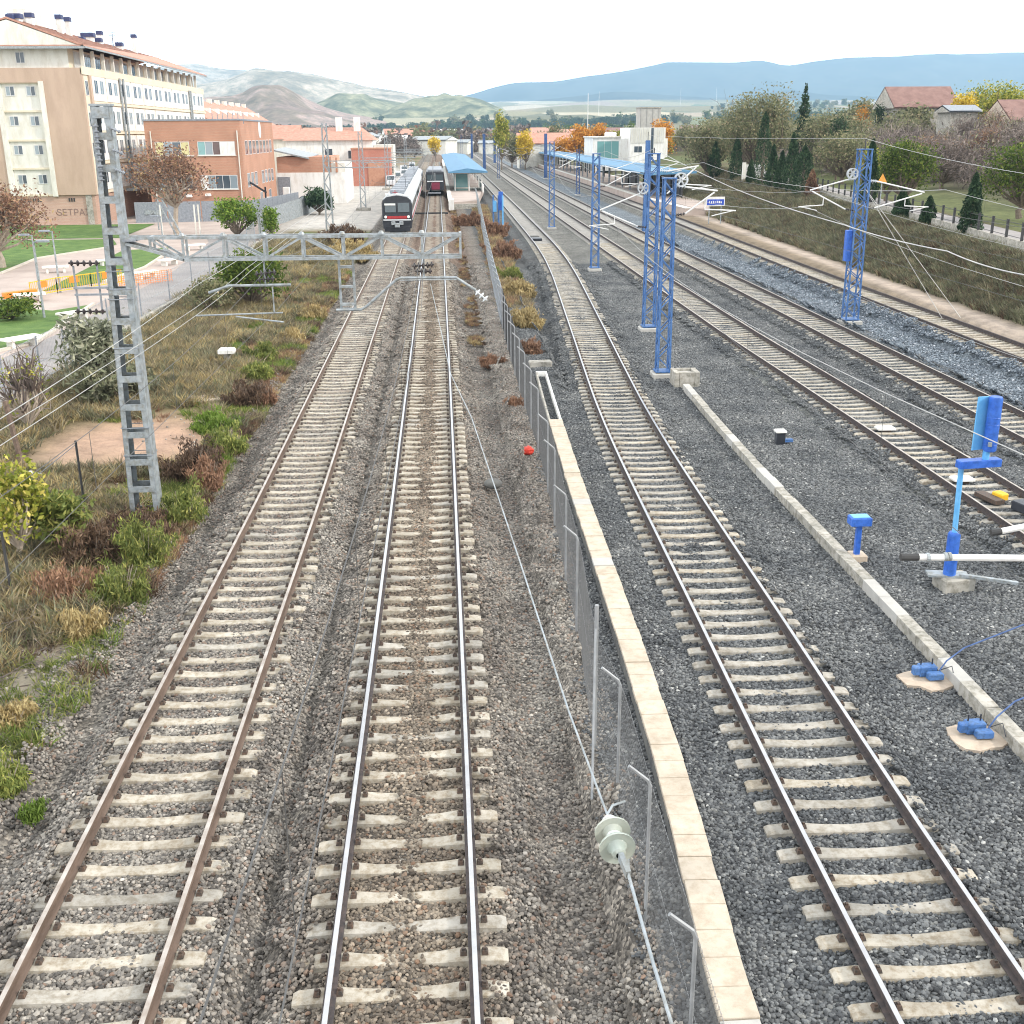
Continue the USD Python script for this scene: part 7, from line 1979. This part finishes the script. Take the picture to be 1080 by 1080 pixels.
hill('hill', 7000, [(-2400, 250), (-2000, 330), (-1693, 366), (-1528, 398), (-1392, 407), (-1259, 387), (-1087, 370), (-936, 354), (-775, 307), (-500, 220)], 1400, 'hill_scrub', 1)
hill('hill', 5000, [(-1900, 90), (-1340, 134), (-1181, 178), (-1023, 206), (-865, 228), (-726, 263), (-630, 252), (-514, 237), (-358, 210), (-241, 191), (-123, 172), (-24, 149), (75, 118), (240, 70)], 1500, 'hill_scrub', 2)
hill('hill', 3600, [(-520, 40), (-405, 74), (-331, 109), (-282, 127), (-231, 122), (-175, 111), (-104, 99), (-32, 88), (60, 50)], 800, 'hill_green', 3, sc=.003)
hill('hill', 2600, [(-900, 40), (-700, 62), (-578, 70), (-525, 77), (-464, 81), (-409, 84), (-371, 94), (-336, 97), (-301, 86), (-261, 70), (-210, 54), (-128, 40), (-40, 10)], 800, 'hill_purple', 4, sc=.003)
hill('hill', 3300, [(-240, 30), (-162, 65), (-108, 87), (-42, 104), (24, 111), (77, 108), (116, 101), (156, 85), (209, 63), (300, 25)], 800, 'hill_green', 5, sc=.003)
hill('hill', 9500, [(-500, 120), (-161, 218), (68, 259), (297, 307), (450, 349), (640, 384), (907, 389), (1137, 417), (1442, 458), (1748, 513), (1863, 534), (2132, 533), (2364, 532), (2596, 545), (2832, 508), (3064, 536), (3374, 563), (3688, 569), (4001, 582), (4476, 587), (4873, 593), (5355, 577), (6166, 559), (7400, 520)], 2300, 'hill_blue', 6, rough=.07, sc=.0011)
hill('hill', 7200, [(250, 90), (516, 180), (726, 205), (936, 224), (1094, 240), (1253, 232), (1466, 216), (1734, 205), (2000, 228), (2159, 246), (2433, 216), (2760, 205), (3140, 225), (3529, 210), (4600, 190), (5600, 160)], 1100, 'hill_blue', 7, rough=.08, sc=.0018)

# far woods: one mass each
ic = trimesh.creation.icosphere(1)


def blob(seed):
    r = np.random.default_rng(seed); v = np.array(ic.vertices)
    P, _ = crown_points(260, (0, 0, .55), (.5, .5, .5), r, 16, .4, .28)
    a, b, q = leaf_quads(P, .17, r)
    w = v * (.30 + .1 * r.random((len(v), 1))) + [0, 0, .42]
    return np.vstack([a, w]), np.vstack([b, np.array(ic.faces) + len(a)]), np.r_[q, np.full(len(w), .3)]


BL = [blob(s) for s in range(3)]


def bush(seed):
    r = np.random.default_rng(seed)
    P, _ = crown_points(620, (0, 0, .4), (.5, .5, .45), r, 16, .3, .3)
    return leaf_quads(P, .022, r, up=.8, long=6.5)


BU = [bush(s) for s in range(3)]
rw = np.random.default_rng(31)


def wood(name, lab, n, fn, mats, s0, s1, kinds=None):
    X, Y = fn(n)
    s = rw.uniform(s0, s1, len(X))
    pr = [(v, f, L[m], q) for m in mats for v, f, q in (kinds or BL)]
    instancer(name, pr, np.c_[X, Y, ground_z(X, Y) - .5], yawquat(rw.uniform(0, 6.28, len(X))), np.c_[s, s, s * rw.uniform(.8, 1.2, len(X))], rw.integers(0, len(pr), len(X)), label=lab, cat='wood')


def patch(x0, x1, y0, y1, f=.0, th=.0, sd=1):
    def fn(n):
        X, Y = rw.uniform(x0, x1, n), rw.uniform(y0, y1, n)
        k = nz2(X, Y, f, sd, 3) > th if f else np.ones(n, bool)
        return X[k], Y[k]
    return fn


wood('far_wood', 'dark green wood on the plain beyond the station', 520, patch(110, 420, 1000, 1300, .006, .0, 21), ['leaf_dark', 'leaf_green'], 8, 13)
wood('far_wood', 'dark pine wood on the slope right of the silo', 1300, patch(430, 760, 1500, 1800), ['leaf_dark'], 11, 18)
wood('far_wood', 'scattered trees and groves over the far plain', 3000, patch(-500, 1500, 900, 3600, .004, .13, 3), ['leaf_dark', 'leaf_green', 'leaf_willow'], 8, 14)
wood('far_wood', 'long dark belt of trees below the green hill', 330, patch(-260, 330, 1900, 1990), ['leaf_dark'], 8, 13)
wood('hedge_trees', 'greyish trees and bushes behind the yard', 900, patch(-160, 60, 640, 950, .01, -.02, 5), ['twig_grey', 'leaf_willow', 'leaf_brown'], 6, 12)
wood('hillside_thicket', 'grey brown bushes filling the slope behind the hillside trees', 1700, patch(70, 330, 205, 560, .02, -.1, 6), ['twig_grey', 'leaf_willow', 'leaf_willow', 'twig_grey'], 4, 8, BU)

wood('thicket', 'tangled leafless bushes filling the slope under the barn', 420, patch(58, 112, 96, 215), ['twig_grey', 'twig_grey', 'twig_grey', 'leaf_willow'], 3.6, 6.6, BU)

# far town: small pale houses with red roofs
rh = np.random.default_rng(91)
protos = []
for i, (wl, rf_) in enumerate((('white_paint', 'roof_tile'), ('cream', 'roof_tile_old'), ('off_white', 'galv'))):
    x, y = [(130, 1150), (-60, 900), (40, 760)][i]
    t = plain_house('town_house', ['small white house with red roof in the far town', 'small cream house with dull red roof in the far town', 'pale shed with grey roof beyond the yard'][i], x, y, float(ground_z(x, y)), 13, 9, 5.5 if i < 2 else 5, 2.8 if i < 2 else 1.2, wl, rf_)
    tag(t.x, group=['white houses of the far town', 'cream houses of the far town', 'pale sheds beyond the yard'][i], cat='house')
    protos.append(t)
for i in range(64):
    k = i % 3
    if k < 2:
        x, y = rh.uniform(-60, 480), rh.uniform(640, 1500)
    else:
        x, y = rh.uniform(-90, 60), rh.uniform(560, 980)
    protos[k].copy((x, y, float(ground_z(x, y))), rh.uniform(-.6, .6), scale=rh.uniform(1.0, 1.7))
for (x, y, w_, d_, h_, lab) in ((25, 1350, 150, 30, 9, 'long white factory roof below the green hill'), (-62, 1000, 70, 24, 7, 'long pale warehouse roof left of the line of sight'), (-30, 620, 26, 14, 5, 'white canopied yard building at the end of the train')):
    t = T('warehouse', lab, 'warehouse', (x, y, 0)); z = float(ground_z(x, y))
    MB().box(x - w_ / 2, x + w_ / 2, y - d_ / 2, y + d_ / 2, z - 2, z + h_).build('hall', L['off_white'], t)
    MB().add([(x - w_ / 2 - 1, y - d_ / 2 - 1, z + h_), (x + w_ / 2 + 1, y - d_ / 2 - 1, z + h_), (x + w_ / 2 + 1, y + d_ / 2, z + h_ + 4), (x - w_ / 2 - 1, y + d_ / 2, z + h_ + 4)], [(0, 1, 2, 3)]).build('roof', L['white_paint'], t)
for i, (x, y, h_) in enumerate(((330, 2400, 46), (1080, 5200, 70), (1240, 5200, 66), (82, 640, 30))):
    t = T('lattice_tower', ['thin pale mast above the far town', 'thin white mast under the blue mountain, left', 'thin white mast under the blue mountain, right', 'thin grey mast behind the orange trees'][i], 'mast', (x, y, 0)); z = float(ground_z(x, y))
    m = MB(); m.tube([(x, y, z - 2), (x, y, z + h_)], [h_ * .009, h_ * .004], 5); m.build('shaft', L['white_tube'], t)

L['haze'] = usdkit.material(stage, '/World/Looks/haze', {'v': ('principled_volume', {'color': (0.50, 0.76, 1.0), 'density': 0.000088, 'anisotropy': 0.1})}, [], volume='v.volume')
hz = MB().box(-9500, 9500, -400, 12500, -12, 690).build('haze', L['haze'])
tag(hz, kind='stuff', label='thin bluish haze over the plain and the hills', cat='haze')
